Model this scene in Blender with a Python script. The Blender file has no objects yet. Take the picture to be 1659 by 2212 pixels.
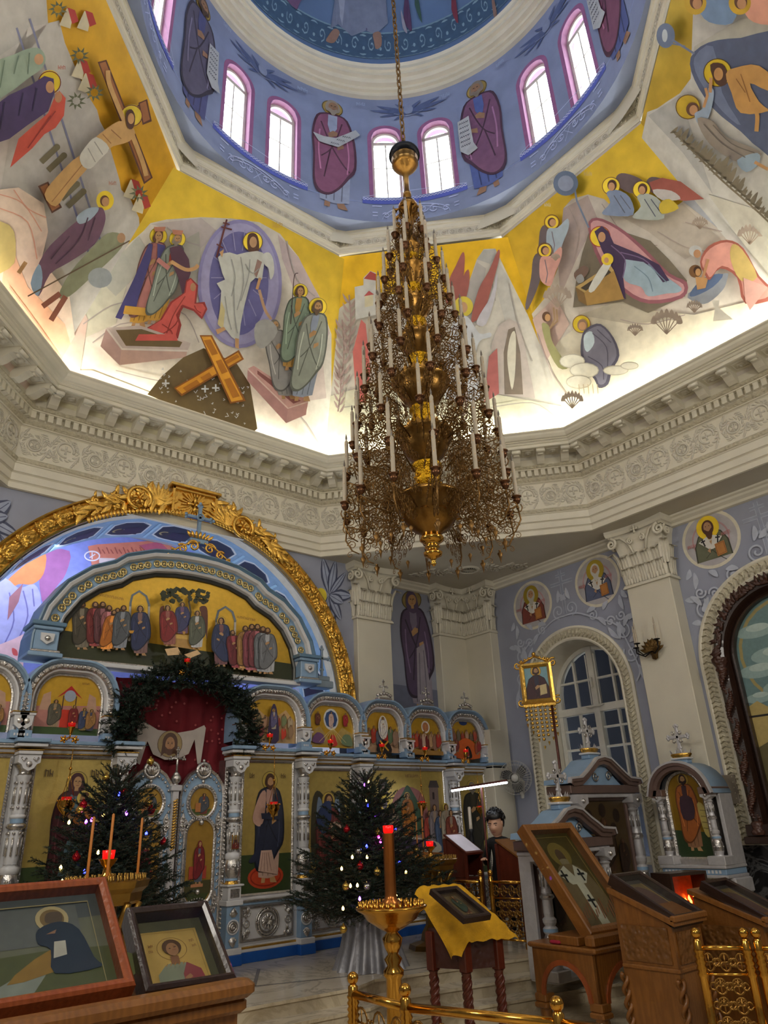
import bpy,math,random
from mathutils import Vector,Matrix
from mathutils import geometry as _geo
random.seed(7)
PI=math.pi
sc=bpy.context.scene
COL=sc.collection
# ------------------------------------------------------------------ camera
F=1534.69
C0=Vector((-4.49852,-4.70772,1.65))
FW=Vector((0.58381307,0.70424448,0.40398268))
RT=Vector((0.78032739,-0.62410959,-0.03970366))
UP=Vector((-0.22416837,-0.33841826,0.91390460))
cd=bpy.data.cameras.new('camera')
cam=bpy.data.objects.new('camera',cd)
COL.objects.link(cam)
cd.sensor_fit='HORIZONTAL'
cd.sensor_width=36.0
cd.lens=36.0*F/1659.0
cd.clip_start=0.05
cd.clip_end=200
cam.matrix_world=Matrix(((RT.x,UP.x,-FW.x,C0.x),(RT.y,UP.y,-FW.y,C0.y),(RT.z,UP.z,-FW.z,C0.z),(0,0,0,1)))
sc.camera=cam
# ------------------------------------------------------------------ world, lights, exposure
EXPOSURE=0.0
COVE_W=95.0
WORLD=9.0
sc.view_settings.view_transform='Standard'
sc.view_settings.look='None'
sc.view_settings.gamma=1.0
sc.view_settings.use_curve_mapping=False
sc.view_settings.exposure=EXPOSURE
w=bpy.data.worlds.new('overcast_sky')
sc.world=w
w.use_nodes=True
bg=w.node_tree.nodes['Background']
bg.inputs['Color'].default_value=(0.86,0.93,1.0,1)
bg.inputs['Strength'].default_value=WORLD
def area(name,loc,target,sx,sy,power,col=(1,1,1),spread=PI):
 d=bpy.data.lights.new(name,'AREA')
 d.shape='RECTANGLE'
 d.size=sx
 d.size_y=sy
 d.energy=power
 d.color=col
 d.spread=spread
 o=bpy.data.objects.new(name,d)
 COL.objects.link(o)
 o.location=loc
 o.rotation_euler=(Vector(target)-Vector(loc)).to_track_quat('-Z','Y').to_euler()
 return o
# invented fill lights high under the unseen arms, added to brighten the room
area('fill_light_west',(-5.2,-5.4,5.9),(-1.0,-1.0,0.0),1.6,1.6,185,(1.0,0.93,0.80))
area('fill_light_north',(-5.6,1.8,5.9),(0.5,2.6,1.0),1.2,1.2,120,(1.0,0.94,0.84))
area('fill_light_south_west',(2.2,-5.6,5.9),(3.5,0.0,1.0),1.2,1.2,135,(1.0,0.94,0.84))
# ------------------------------------------------------------------ helpers
def at(u,v,ax,val):
 """point of the place seen at (u, v) of the 1659 x 2212 frame, on the plane x, y or z = val"""
 d=FW+RT*((u-829.5)/F)-UP*((v-1106)/F)
 i='xyz'.index(ax)
 return C0+d*((val-C0[i])/d[i])
def raydir(u,v):
 return FW+RT*((u-829.5)/F)-UP*((v-1106)/F)
def lin(c):
 return tuple(((x/255.0)/12.92 if x/255.0<=0.04045 else((x/255.0+0.055)/1.055)**2.4)for x in c)
def mat(name,rgb,rough=0.6,metal=0.0,bump=0.0,bscale=30.0,var=0.12,vscale=4.0,emis=0.0,alpha=1.0,trans=0.0,attr=False,spec=0.5,bkind='noise',coat=0.0):
 m=bpy.data.materials.new(name)
 m.use_nodes=True
 nt=m.node_tree
 b=nt.nodes['Principled BSDF']
 c=lin(rgb)
 b.inputs['Roughness'].default_value=rough
 b.inputs['Metallic'].default_value=metal
 b.inputs['Specular IOR Level'].default_value=spec
 b.inputs['Coat Weight'].default_value=coat
 tc=nt.nodes.new('ShaderNodeTexCoord')
 nz=nt.nodes.new('ShaderNodeTexNoise')
 nz.inputs['Scale'].default_value=vscale
 nz.inputs['Detail'].default_value=5
 nt.links.new(tc.outputs['Object'],nz.inputs['Vector'])
 mr=nt.nodes.new('ShaderNodeMapRange')
 mr.inputs['From Min'].default_value=0.3
 mr.inputs['From Max'].default_value=0.7
 mr.inputs['To Min'].default_value=1-var
 mr.inputs['To Max'].default_value=1+var
 nt.links.new(nz.outputs['Fac'],mr.inputs['Value'])
 mx=nt.nodes.new('ShaderNodeMix')
 mx.data_type='RGBA'
 mx.blend_type='MULTIPLY'
 mx.inputs[0].default_value=1.0
 if attr:
  at_=nt.nodes.new('ShaderNodeAttribute')
  at_.attribute_name='Col'
  nt.links.new(at_.outputs['Color'],mx.inputs[6])
 else:
  mx.inputs[6].default_value=(*c,1)
 nt.links.new(mr.outputs['Result'],mx.inputs[7])
 nt.links.new(mx.outputs[2],b.inputs['Base Color'])
 if bump:
  if bkind=='voronoi':
   bt=nt.nodes.new('ShaderNodeTexVoronoi')
   bt.feature='SMOOTH_F1'
   out=bt.outputs['Distance']
  elif bkind=='wave':
   bt=nt.nodes.new('ShaderNodeTexWave')
   bt.inputs['Distortion'].default_value=6
   bt.inputs['Detail'].default_value=2
   out=bt.outputs['Fac']
  else:
   bt=nt.nodes.new('ShaderNodeTexNoise')
   bt.inputs['Detail'].default_value=4
   out=bt.outputs['Fac']
  bt.inputs['Scale'].default_value=bscale
  nt.links.new(tc.outputs['Object'],bt.inputs['Vector'])
  bp=nt.nodes.new('ShaderNodeBump')
  bp.inputs['Strength'].default_value=bump
  bp.inputs['Distance'].default_value=0.02
  nt.links.new(out,bp.inputs['Height'])
  nt.links.new(bp.outputs['Normal'],b.inputs['Normal'])
 if emis:
  b.inputs['Emission Color'].default_value=(*c,1)
  b.inputs['Emission Strength'].default_value=emis
 if trans:
  b.inputs['Transmission Weight'].default_value=trans
 b.inputs['Alpha'].default_value=alpha
 return m
def wood(name,rgb,rough=0.4,scale=3.0,coat=0.2):
 m=mat(name,rgb,rough,0,0.15,40,0.1,4,coat=coat)
 nt=m.node_tree
 wv=nt.nodes.new('ShaderNodeTexWave')
 wv.inputs['Scale'].default_value=scale
 wv.inputs['Distortion'].default_value=9
 wv.inputs['Detail'].default_value=3
 wv.inputs['Detail Scale'].default_value=1.5
 tc=nt.nodes.new('ShaderNodeTexCoord')
 mp=nt.nodes.new('ShaderNodeMapping')
 mp.inputs['Scale'].default_value=(3,3,0.5)
 nt.links.new(tc.outputs['Object'],mp.inputs['Vector'])
 nt.links.new(mp.outputs['Vector'],wv.inputs['Vector'])
 rp=nt.nodes.new('ShaderNodeValToRGB')
 c=lin(rgb)
 rp.color_ramp.elements[0].color=(c[0]*0.8,c[1]*0.76,c[2]*0.7,1)
 rp.color_ramp.elements[1].color=(*c,1)
 nt.links.new(wv.outputs['Fac'],rp.inputs['Fac'])
 mx=[n for n in nt.nodes if n.type=='MIX'][0]
 nt.links.new(rp.outputs['Color'],mx.inputs[6])
 return m
def marble(name,rgb,vein,rough=0.25,scale=1.3,width=0.08):
 m=mat(name,rgb,rough,0,0,var=0.06)
 nt=m.node_tree
 tc=nt.nodes.new('ShaderNodeTexCoord')
 nz=nt.nodes.new('ShaderNodeTexNoise')
 nz.inputs['Scale'].default_value=scale
 nz.inputs['Detail'].default_value=9
 nz.inputs['Roughness'].default_value=0.62
 nz.inputs['Distortion'].default_value=1.6
 nt.links.new(tc.outputs['Object'],nz.inputs['Vector'])
 rp=nt.nodes.new('ShaderNodeValToRGB')
 e=rp.color_ramp.elements
 e[0].position=0.5-width
 e[0].color=(*lin(rgb),1)
 e[1].position=0.5
 e[1].color=(*lin(vein),1)
 x=e.new(0.5+width)
 x.color=(*lin(rgb),1)
 nt.links.new(nz.outputs['Fac'],rp.inputs['Fac'])
 mx=[n for n in nt.nodes if n.type=='MIX'][0]
 nt.links.new(rp.outputs['Color'],mx.inputs[6])
 return m
class MB:
 """collects shapes, then links them as ONE mesh object"""
 def __init__(s,T=None):
  s.v=[];s.f=[];s.m=[];s.s=[];s.c=[]
  s.T=T
  s.col=(1,1,1)
 def add(s,vs,fs,mi=0,sm=False):
  n=len(s.v)
  if s.T is not None:
   vs=[s.T@Vector(p)for p in vs]
  s.v+=[tuple(p)for p in vs]
  s.f+=[tuple(i+n for i in f)for f in fs]
  s.m+=[mi]*len(fs)
  s.s+=[sm]*len(fs)
  s.c+=[s.col]*len(fs)
 def box(s,x0,x1,y0,y1,z0,z1,mi=0):
  s.add([(x0,y0,z0),(x1,y0,z0),(x1,y1,z0),(x0,y1,z0),(x0,y0,z1),(x1,y0,z1),(x1,y1,z1),(x0,y1,z1)],[(0,3,2,1),(4,5,6,7),(0,1,5,4),(1,2,6,5),(2,3,7,6),(3,0,4,7)],mi)
 def bbox(s,x0,x1,y0,y1,z0,z1,b=0.006,mi=0):
  """box with chamfered vertical and front edges"""
  b=min(b,(x1-x0)/3,(y1-y0)/3,(z1-z0)/3)
  def ring(z,i):
   a,c,d,e=x0+i,x1-i,y0+i,y1-i
   return[(a+b,d,z),(c-b,d,z),(c,d+b,z),(c,e-b,z),(c-b,e,z),(a+b,e,z),(a,e-b,z),(a,d+b,z)]
  R=[ring(z0,b),ring(z0+b,0),ring(z1-b,0),ring(z1,b)]
  vs=[p for r in R for p in r]
  fs=[tuple(range(7,-1,-1)),tuple(range(24,32))]
  for k in range(3):
   for j in range(8):
    fs.append((k*8+j,k*8+(j+1)%8,(k+1)*8+(j+1)%8,(k+1)*8+j))
  s.add(vs,fs,mi)
 def beam(s,p,q,w,h,mi=0,up=(0,0,1)):
  p=Vector(p);q=Vector(q)
  d=(q-p).normalized()
  r=d.cross(Vector(up))
  if r.length<1e-4:r=d.cross(Vector((1,0,0)))
  r.normalize()
  u=r.cross(d)
  vs=[]
  for c in(p,q):
   for a,b in((-1,-1),(1,-1),(1,1),(-1,1)):
    vs.append(c+r*(a*w/2)+u*(b*h/2))
  s.add(vs,[(0,1,2,3),(7,6,5,4),(0,4,5,1),(1,5,6,2),(2,6,7,3),(3,7,4,0)],mi)
 def lathe(s,prof,n=16,c=(0,0,0),mi=0,sm=True,a0=0.0,a1=2*PI,sx=1.0,sy=1.0,rot=0.0,flute=0.0,nf=8):
  full=abs(a1-a0-2*PI)<1e-6
  k=n if full else n+1
  vs=[]
  for r,z in prof:
   for i in range(k):
    a=a0+(a1-a0)*i/n+rot
    rr=r*(1+flute*math.cos(nf*a))if flute else r
    vs.append((c[0]+rr*sx*math.cos(a),c[1]+rr*sy*math.sin(a),c[2]+z))
  fs=[]
  for j in range(len(prof)-1):
   for i in range(n):
    i2=(i+1)%k
    fs.append((j*k+i,j*k+i2,(j+1)*k+i2,(j+1)*k+i))
  s.add(vs,fs,mi,sm)
 def tube(s,pts,r,n=6,mi=0,closed=False,sm=True,flat=1.0,nrm=None):
  pts=[Vector(p)for p in pts]
  k=len(pts)
  if k<2:return
  vs=[]
  up=Vector(nrm)if nrm else None
  pu=None
  for i,p in enumerate(pts):
   a=pts[(i-1)%k]if(closed or i>0)else p
   b=pts[(i+1)%k]if(closed or i<k-1)else p
   t=(b-a)
   if t.length<1e-9:t=Vector((0,0,1))
   t.normalize()
   if up is not None:
    u=up-t*up.dot(t)
   elif pu is None:
    u=Vector((0,0,1))-t*t.z
    if u.length<0.1:u=Vector((1,0,0))-t*t.x
   else:
    u=pu-t*pu.dot(t)
   if u.length<1e-6:u=t.orthogonal()
   u.normalize();pu=u
   w_=t.cross(u)
   rr=r[i]if isinstance(r,(list,tuple))else r
   for j in range(n):
    a_=2*PI*j/n+PI/n
    vs.append(p+w_*(rr*math.cos(a_))+u*(rr*flat*math.sin(a_)))
  fs=[]
  for i in range(k if closed else k-1):
   for j in range(n):
    a_,b_=i*n,((i+1)%k)*n
    fs.append((a_+j,a_+(j+1)%n,b_+(j+1)%n,b_+j))
  if not closed:
   fs.append(tuple(range(n-1,-1,-1)))
   fs.append(tuple((k-1)*n+j for j in range(n)))
  s.add(vs,fs,mi,sm)
 def ball(s,c,r,n=10,mi=0,sx=1,sy=1,sz=1):
  m=max(4,n//2)
  prof=[(max(r*math.sin(PI*i/m),1e-4),-r*sz*math.cos(PI*i/m))for i in range(m+1)]
  s.lathe(prof,n,c,mi,True,sx=sx,sy=sy)
 def prism(s,pts,y0,y1,mi=0,back=False):
  """outline pts (x, z) standing in the xz plane, front at y0, back at y1"""
  n=len(pts)
  vs=[(a,y0,b)for a,b in pts]+[(a,y1,b)for a,b in pts]
  fs=[tuple(range(n))]
  if back:fs.append(tuple(range(2*n-1,n-1,-1)))
  for i in range(n):
   j=(i+1)%n
   fs.append((i,n+i,n+j,j))
  s.add(vs,fs,mi)
 def sweep(s,path,prof,mi=0,closed=False,sm=False,out=1.0):
  """profile (outward offset, y) swept along a path of (x, z) in the xz plane (for arch trims).
        offset is measured along the path's left normal"""
  n=len(path)
  rows=[]
  for i in range(n):
   p=path[i]
   a=path[(i-1)%n]if(closed or i>0)else p
   b=path[(i+1)%n]if(closed or i<n-1)else p
   t1=(p[0]-a[0],p[1]-a[1]);t2=(b[0]-p[0],b[1]-p[1])
   l1=math.hypot(*t1);l2=math.hypot(*t2)
   if l1<1e-9:t1,l1=t2,l2
   if l2<1e-9:t2,l2=t1,l1
   n1=(-t1[1]/l1,t1[0]/l1);n2=(-t2[1]/l2,t2[0]/l2)
   m_=(n1[0]+n2[0],n1[1]+n2[1])
   q=max(0.35,(m_[0]*n1[0]+m_[1]*n1[1]))
   m_=(m_[0]/q,m_[1]/q)
   rows.append([(p[0]+m_[0]*o*out,y,p[1]+m_[1]*o*out)for o,y in prof])
  k=len(prof)
  vs=[q for r in rows for q in r]
  fs=[]
  for i in range(n if closed else n-1):
   for j in range(k-1):
    a_,b_=i*k,((i+1)%n)*k
    fs.append((a_+j,b_+j,b_+j+1,a_+j+1))
  s.add(vs,fs,mi,sm)
 def build(s,name,mats,parent=None,label=None):
  me=bpy.data.meshes.new(name)
  me.from_pydata(s.v,[],s.f)
  if not isinstance(mats,(list,tuple)):mats=[mats]
  for m in mats:me.materials.append(m)
  me.polygons.foreach_set('material_index',s.m)
  me.polygons.foreach_set('use_smooth',s.s)
  if any(c!=(1,1,1)for c in s.c):
   ca=me.color_attributes.new('Col','FLOAT_COLOR','CORNER')
   arr=[]
   for p,c in zip(me.polygons,s.c):
    arr+=[c[0],c[1],c[2],1.0]*p.loop_total
   ca.data.foreach_set('color',arr)
  me.update()
  o=bpy.data.objects.new(name,me)
  COL.objects.link(o)
  if parent is not None:o.parent=parent
  if label:o['label']=label
  return o
def structure(o):
 o['kind']='structure'
 return o
def tag(o,label,cat,group=None,kind=None):
 o['label']=label
 o['category']=cat
 if group:o['group']=group
 if kind:o['kind']=kind
 return o
def thing(name,label,cat,loc=(0,0,0),rz=0.0,group=None):
 o=bpy.data.objects.new(name,None)
 o.empty_display_size=0.1
 COL.objects.link(o)
 o.location=loc
 o.rotation_euler=(0,0,rz)
 return tag(o,label,cat,group)
def copy_thing(o,loc=None,rz=None,label=None,parent=None):
 c=o.copy()
 COL.objects.link(c)
 if parent is not None:c.parent=parent
 if loc is not None:c.location=loc
 if rz is not None:c.rotation_euler=(0,0,rz)
 if label:c['label']=label
 for ch in list(o.children):copy_thing(ch,parent=c)
 return c
def spiral(cx,cz,r0,turns=1.6,start=0.0,d=1,n=22,shrink=0.12):
 """2-D volute, from the outside in"""
 out=[]
 for i in range(n+1):
  t=i/n
  r=r0*(1-t*(1-shrink))
  a=start+d*2*PI*turns*t
  out.append((cx+r*math.cos(a),cz+r*math.sin(a)))
 return out
def smooth_pts(P,closed=True,k=4):
 n=len(P)
 out=[]
 rng=range(n)if closed else range(n-1)
 for i in rng:
  if closed:p0,p1,p2,p3=P[(i-1)%n],P[i],P[(i+1)%n],P[(i+2)%n]
  else:p0,p1,p2,p3=P[max(i-1,0)],P[i],P[i+1],P[min(i+2,n-1)]
  for j in range(k):
   t=j/k
   t2,t3=t*t,t*t*t
   out.append(tuple(0.5*((2*p1[c])+(-p0[c]+p2[c])*t+(2*p0[c]-5*p1[c]+4*p2[c]-p3[c])*t2+(-p0[c]+3*p1[c]-3*p2[c]+p3[c])*t3)for c in(0,1)))
 if not closed:out.append(tuple(P[-1]))
 return out
def arc2(cx,cz,r,a0,a1,n=16,rz=None):
 rz=r if rz is None else rz
 return[(cx+r*math.cos(a0+(a1-a0)*i/n),cz+rz*math.sin(a0+(a1-a0)*i/n))for i in range(n+1)]
# ------------------------------------------------------------------ painter: flat colours of murals and icons
class Paint:
 """one painted surface; f(a, b, k) gives the point of the surface for layer k"""
 def __init__(s,f,up=1,strip=None):
  s.f=f;s.mb=MB();s.k=0;s.up=up;s.strip=strip
 def _face(s,pts,mi):
  if len(pts)<3:return
  s.mb.add([s.f(a,b,s.k)for a,b in pts],[tuple(range(len(pts)))],mi)
 def poly(s,col,pts,sm=False,gold=False):
  if isinstance(pts,str):
   pts=[tuple(float(q)for q in t.split(','))for t in pts.split()]
  if sm:pts=smooth_pts(pts,True,3)
  s.k+=1
  s.mb.col=lin(col)
  mi=1 if gold else 0
  if not s.strip:
   s._face(pts,mi);return
  x0=min(p[0]for p in pts);x1=max(p[0]for p in pts)
  i=math.floor(x0/s.strip)
  while i*s.strip<x1:
   q=pts
   for lim,sg in((i*s.strip,1),((i+1)*s.strip,-1)):
    r=[]
    for j in range(len(q)):
     a,b=q[j],q[(j+1)%len(q)]
     ia,ib=(a[0]-lim)*sg>=0,(b[0]-lim)*sg>=0
     if ia:r.append(a)
     if ia!=ib:
      t=(lim-a[0])/(b[0]-a[0])
      r.append((lim,a[1]+(b[1]-a[1])*t))
    q=r
    if not q:break
   s._face(q,mi)
   i+=1
 def line(s,col,pts,wd,sm=False,closed=False,gold=False):
  if isinstance(pts,str):
   pts=[tuple(float(q)for q in t.split(','))for t in pts.split()]
  if sm:pts=smooth_pts(pts,closed,4)
  if closed:pts=list(pts)+[pts[0]]
  s.k+=1
  s.mb.col=lin(col)
  L=[]
  for i,p in enumerate(pts):
   a=pts[max(i-1,0)];b=pts[min(i+1,len(pts)-1)]
   if closed and i in(0,len(pts)-1):a,b=pts[-2],pts[1]
   dx,dy=b[0]-a[0],b[1]-a[1]
   l=math.hypot(dx,dy)or 1
   L.append((p,(-dy/l*wd/2,dx/l*wd/2)))
  for i in range(len(L)-1):
   (p,n),(q,m)=L[i],L[i+1]
   s.mb.add([s.f(p[0]+n[0],p[1]+n[1],s.k),s.f(p[0]-n[0],p[1]-n[1],s.k),s.f(q[0]-m[0],q[1]-m[1],s.k),s.f(q[0]+m[0],q[1]+m[1],s.k)],[(0,1,2,3)],1 if gold else 0)
 def disc(s,col,c,r,ry=None,gold=False,n=20,ang=0.0):
  ry=ry or r
  ca,sa=math.cos(ang),math.sin(ang)
  s.poly(col,[(c[0]+r*math.cos(2*PI*i/n)*ca-ry*math.sin(2*PI*i/n)*sa,c[1]+r*math.cos(2*PI*i/n)*sa+ry*math.sin(2*PI*i/n)*ca)for i in range(n)],gold=gold)
 def ring(s,col,c,r,wd,ry=None,gold=False,n=24):
  ry=ry or r
  s.line(col,[(c[0]+r*math.cos(2*PI*i/n),c[1]+ry*math.sin(2*PI*i/n))for i in range(n)],wd,closed=True,gold=gold)
 def marks(s,col,c,h,n=4,tilt=0.0):
  """the small painted lettering beside a saint: uprights and bars"""
  rs=random.Random(int(c[0]*13+c[1]*7))
  for i in range(n):
   x=c[0]+i*h*0.62;y=c[1]+tilt*i*h
   s.line(col,[(x,y),(x,y+s.up*h)],h*0.13)
   k=rs.random()
   s.line(col,[(x,y+s.up*h*k),(x+h*0.36,y+s.up*h*rs.random())],h*0.12)
   s.line(col,[(x+h*0.36,y),(x+h*0.36,y+s.up*h*0.8)],h*0.12)
 def saint(s,x,y,h,robe=(70,60,110),inner=(150,90,70),halo=(225,195,60),skin=(176,136,92),hair=(70,45,30),lean=0.0,beard=False,veil=False,w=1.0,hem=None,feet=True,mir=1,gold=False,outline=None,hand=True,bust=False,folds=True,hr=0.085):
  """standing figure: x, y = feet, h = height; lean shears it"""
  u=s.up
  def q(a,b):return(x+mir*(a*w*h)+lean*b*h,y+u*b*h)
  def P(*l):return[q(a,b)for a,b in l]
  dk=tuple(int(v*0.62)for v in robe);lt=tuple(min(255,int(v*1.25+18))for v in robe)
  hc=q(0,0.90)
  if halo:
   s.disc(halo,hc,h*hr,gold=gold)
   s.ring(tuple(int(v*0.6)for v in halo),hc,h*hr,h*0.007)
  if feet and not bust:
   s.poly(skin,P((-0.07,0),(-0.03,0.0),(-0.02,0.09),(-0.06,0.09)))
   s.poly(skin,P((0.03,0.0),(0.10,-0.005),(0.05,0.09),(0.01,0.09)))
  if not bust:
   s.poly(hem or inner,P((-0.10,0.05),(0.0,0.035),(0.11,0.055),(0.13,0.42),(0.09,0.78),(-0.08,0.78),(-0.13,0.42)))
   if folds:
    d2=tuple(int(v*0.7)for v in(hem or inner))
    for a in(-0.055,0.0,0.055):s.line(d2,P((a,0.06),(a*1.1+0.01,0.3)),h*0.008)
   s.poly(dk,P((-0.150,0.42),(-0.152,0.20),(-0.12,0.105),(-0.04,0.095),(0.04,0.16),(0.11,0.26),(0.168,0.36),(0.165,0.60),(0.115,0.80),(0.03,0.845),(-0.045,0.84),(-0.125,0.79),(-0.16,0.62)),True)
   s.poly(robe,P((-0.136,0.44),(-0.138,0.22),(-0.108,0.13),(-0.04,0.115),(0.035,0.18),(0.10,0.285),(0.152,0.38),(0.147,0.60),(0.10,0.79),(0.03,0.83),(-0.045,0.825),(-0.11,0.78),(-0.145,0.62)),True)
  else:
   s.poly(dk,P((-0.2,0.38),(-0.19,0.62),(-0.13,0.78),(-0.04,0.84),(0.04,0.84),(0.13,0.78),(0.19,0.62),(0.2,0.38)),False)
   s.poly(robe,P((-0.185,0.38),(-0.175,0.62),(-0.12,0.77),(-0.04,0.825),(0.04,0.825),(0.12,0.77),(0.175,0.62),(0.185,0.38)),False)
  if folds:
   s.line(dk,P((-0.09,0.74),(-0.02,0.55),(0.06,0.40),(0.12,0.32)),h*0.011,True)
   s.line(dk,P((0.07,0.76),(0.03,0.62),(-0.02,0.50),(-0.09,0.42)),h*0.009,True)
   if not bust:
    s.line(dk,P((-0.02,0.5),(-0.05,0.35),(-0.07,0.24)),h*0.009,True)
    s.line(lt,P((-0.10,0.66),(-0.11,0.48),(-0.095,0.3)),h*0.010,True)
    s.line(lt,P((0.10,0.64),(0.115,0.46),(0.10,0.3)),h*0.009,True)
  s.poly(inner,P((-0.035,0.82),(0.035,0.82),(0.03,0.70),(-0.015,0.62),(-0.04,0.72)))
  if hand:
   s.poly(skin,P((-0.03,0.60),(0.03,0.635),(0.035,0.665),(0.0,0.675),(-0.04,0.64)))
   s.poly(skin,P((0.03,0.50),(0.08,0.53),(0.075,0.56),(0.03,0.545)))
  hd=h*0.046
  if veil:
   s.poly(robe,P((-0.058,0.83),(-0.06,0.91),(-0.03,0.968),(0.025,0.968),(0.058,0.91),(0.06,0.82),(0.0,0.79)),True)
  else:
   s.poly(hair,P((-0.05,0.855),(-0.052,0.92),(-0.025,0.962),(0.022,0.962),(0.05,0.92),(0.048,0.855)),True)
  s.poly(skin,P((-0.014,0.83),(0.016,0.83),(0.016,0.87),(-0.014,0.87)))
  s.disc(skin,q(0.004,0.898),hd*0.74,hd*1.02)
  if beard:
   s.poly(hair,P((-0.03,0.885),(-0.026,0.85),(0.0,0.815),(0.028,0.85),(0.034,0.885),(0.004,0.872)),True)
  e=h*0.0045
  s.disc((50,32,22),q(-0.010,0.907),e*1.6,e,n=6)
  s.disc((50,32,22),q(0.018,0.907),e*1.6,e,n=6)
  s.line((120,84,58),P((0.006,0.908),(0.009,0.888)),h*0.004)
  s.line((130,66,50),P((-0.006,0.874),(0.016,0.874)),h*0.004)
 def build(s,name,mats,parent,label=None):
  return s.mb.build(name,mats,parent,label)
STEP=0.0012
def fplane(p0,n,off=0.004,step=STEP):
 """map frame coordinates onto the plane through p0 with normal n (towards the room)"""
 p0=Vector(p0);n=Vector(n).normalized()
 def f(u,v,k):
  d=raydir(u,v)
  q=p0+n*(off+step*k)
  return C0+d*((q-C0).dot(n)/d.dot(n))
 return f
def flocal(T=None,y=0.0,step=0.0004):
 def f(a,b,k):
  p=Vector((a,y-0.0008-step*k,b))
  return T@p if T else p
 return f
PAL={}
M={}
M['plaster']=mat('plaster_warm_white',(206,200,182),0.7,0,0.12,60,0.04,2)
M['plaster2']=mat('plaster_cornice',(214,208,190),0.65,0,0.1,80,0.05,3)
M['relief']=mat('plaster_relief',(205,199,184),0.7,0,0.5,45,0.10,14)
M['leafmould']=mat('plaster_leaf_moulding',(190,182,158),0.7,0,0.9,28,0.12,20,bkind='voronoi')
M['blue']=mat('lavender_blue_wall_paint',(146,150,166),0.75,0,0.08,50,0.07,1.6)
M['drumblue']=mat('drum_blue_fresco',(132,144,178),0.75,0,0.05,40,0.12,1.8)
M['domeblue']=mat('dome_blue_fresco',(96,122,164),0.75,0,0.05,40,0.10,1.5)
M['covewhite']=mat('fresco_ground',(206,200,192),0.7,0,0.04,40,0.06,1.4)
M['paint']=mat('fresco_colours',(255,255,255),0.62,0,0,var=0.10,vscale=7,attr=True)
M['goldpaint']=mat('gold_leaf_ground',(255,255,255),0.36,0.55,0.08,12,0.16,3.0,attr=True)
M['icon']=mat('icon_colours',(255,255,255),0.4,0,0,var=0.08,vscale=20,attr=True)
M['icongold']=mat('icon_gold_ground',(255,255,255),0.33,0.5,0.05,60,0.08,14,attr=True)
M['gilt']=mat('carved_gilding',(222,176,84),0.27,0.95,0.25,30,0.12,12)
M['giltrel']=mat('carved_gilding_relief',(214,166,74),0.28,0.95,0.9,26,0.2,16,bkind='voronoi')
M['brass']=mat('polished_brass',(214,160,70),0.16,1.0,0.05,30,0.08,8)
M['bronze']=mat('aged_brass_chandelier',(150,112,58),0.30,1.0,0.1,40,0.2,12)
M['bronze2']=mat('dark_brass_filigree',(124,92,50),0.42,0.8,0.1,40,0.2,12)
M['silver']=mat('silvered_relief',(196,192,188),0.24,0.9,0.35,45,0.15,18)
M['silverw']=mat('pale_silvered_wood',(196,194,196),0.35,0.35,0.2,40,0.08,12)
M['iblue']=mat('pale_blue_lacquer',(132,160,188),0.4,0,0.05,40,0.08,6)
M['iwhite']=mat('white_lacquer',(206,206,208),0.4,0,0.04,40,0.05,6)
M['ivory']=mat('ivory_plastic_candle',(176,164,146),0.45,0,0,var=0.06)
M['wax']=mat('honey_wax',(190,116,40),0.5,0,0,var=0.06)
M['wood']=wood('honey_oak',(132,84,34))
M['wood2']=wood('red_brown_wood',(92,36,20),0.35)
M['wood3']=wood('dark_walnut',(46,28,20),0.35)
M['wood4']=wood('orange_cherry_frame',(150,76,38),0.3)
M['black']=mat('black_matte',(16,16,18),0.6)
M['glass']=mat('window_glass',(30,34,38),0.03,0,0,var=0,alpha=0.12)
M['marble']=marble('pale_marble',(196,186,168),(160,152,138),0.16,1.0,0.035)
M['marblew']=marble('cream_marble_step',(204,192,166),(184,170,142),0.3,1.6,0.06)
M['marbleb']=marble('black_marble',(26,26,28),(84,84,86),0.15,2.2,0.06)
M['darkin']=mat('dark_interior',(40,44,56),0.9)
M['whitewood']=mat('white_painted_wood',(206,203,192),0.5,0,0.15,30,0.08,6)
M['pink']=mat('mauve_reveal_paint',(176,128,160),0.75)
# ------------------------------------------------------------------ octagon geometry
RIM=[(-2.391,5.2),(2.391,5.2),(5.323,1.887),(5.323,-1.887),(2.391,-5.2),(-2.391,-5.2),(-5.323,-1.887),(-5.323,1.887)]
UPO=[(-1.585,3.62),(1.585,3.62),(3.716,1.466),(3.716,-1.466),(1.585,-3.62),(-1.585,-3.62),(-3.716,-1.466),(-3.716,1.466)]
def offpoly(P,d):
 n=len(P)
 E=[]
 for i in range(n):
  p=Vector(P[i]);q=Vector(P[(i+1)%n])
  t=(q-p).normalized()
  nn=Vector((-t.y,t.x))
  E.append((nn,nn.dot(p)+d))
 out=[]
 for i in range(n):
  (a,da),(b,db)=E[i-1],E[i]
  det=a.x*b.y-a.y*b.x
  out.append(((da*b.y-db*a.y)/det,(a.x*db-b.x*da)/det))
 return out
def octring(mb,base,prof,mi=0,sm=False):
 """prof: (outward offset, z)"""
 rows=[[(x,y,z)for x,y in offpoly(base,d)]for d,z in prof]
 n=len(base)
 for a,b in zip(rows[:-1],rows[1:]):
  for i in range(n):
   j=(i+1)%n
   mb.add([a[i],a[j],b[j],b[i]],[(0,1,2,3)],mi,sm)
def edge_frame(base,d,i):
 P=offpoly(base,d)
 p=Vector((*P[i],0));q=Vector((*P[(i+1)%len(P)],0))
 t=(q-p).normalized()
 return p,q,t,Vector((-t.y,t.x,0))
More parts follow.
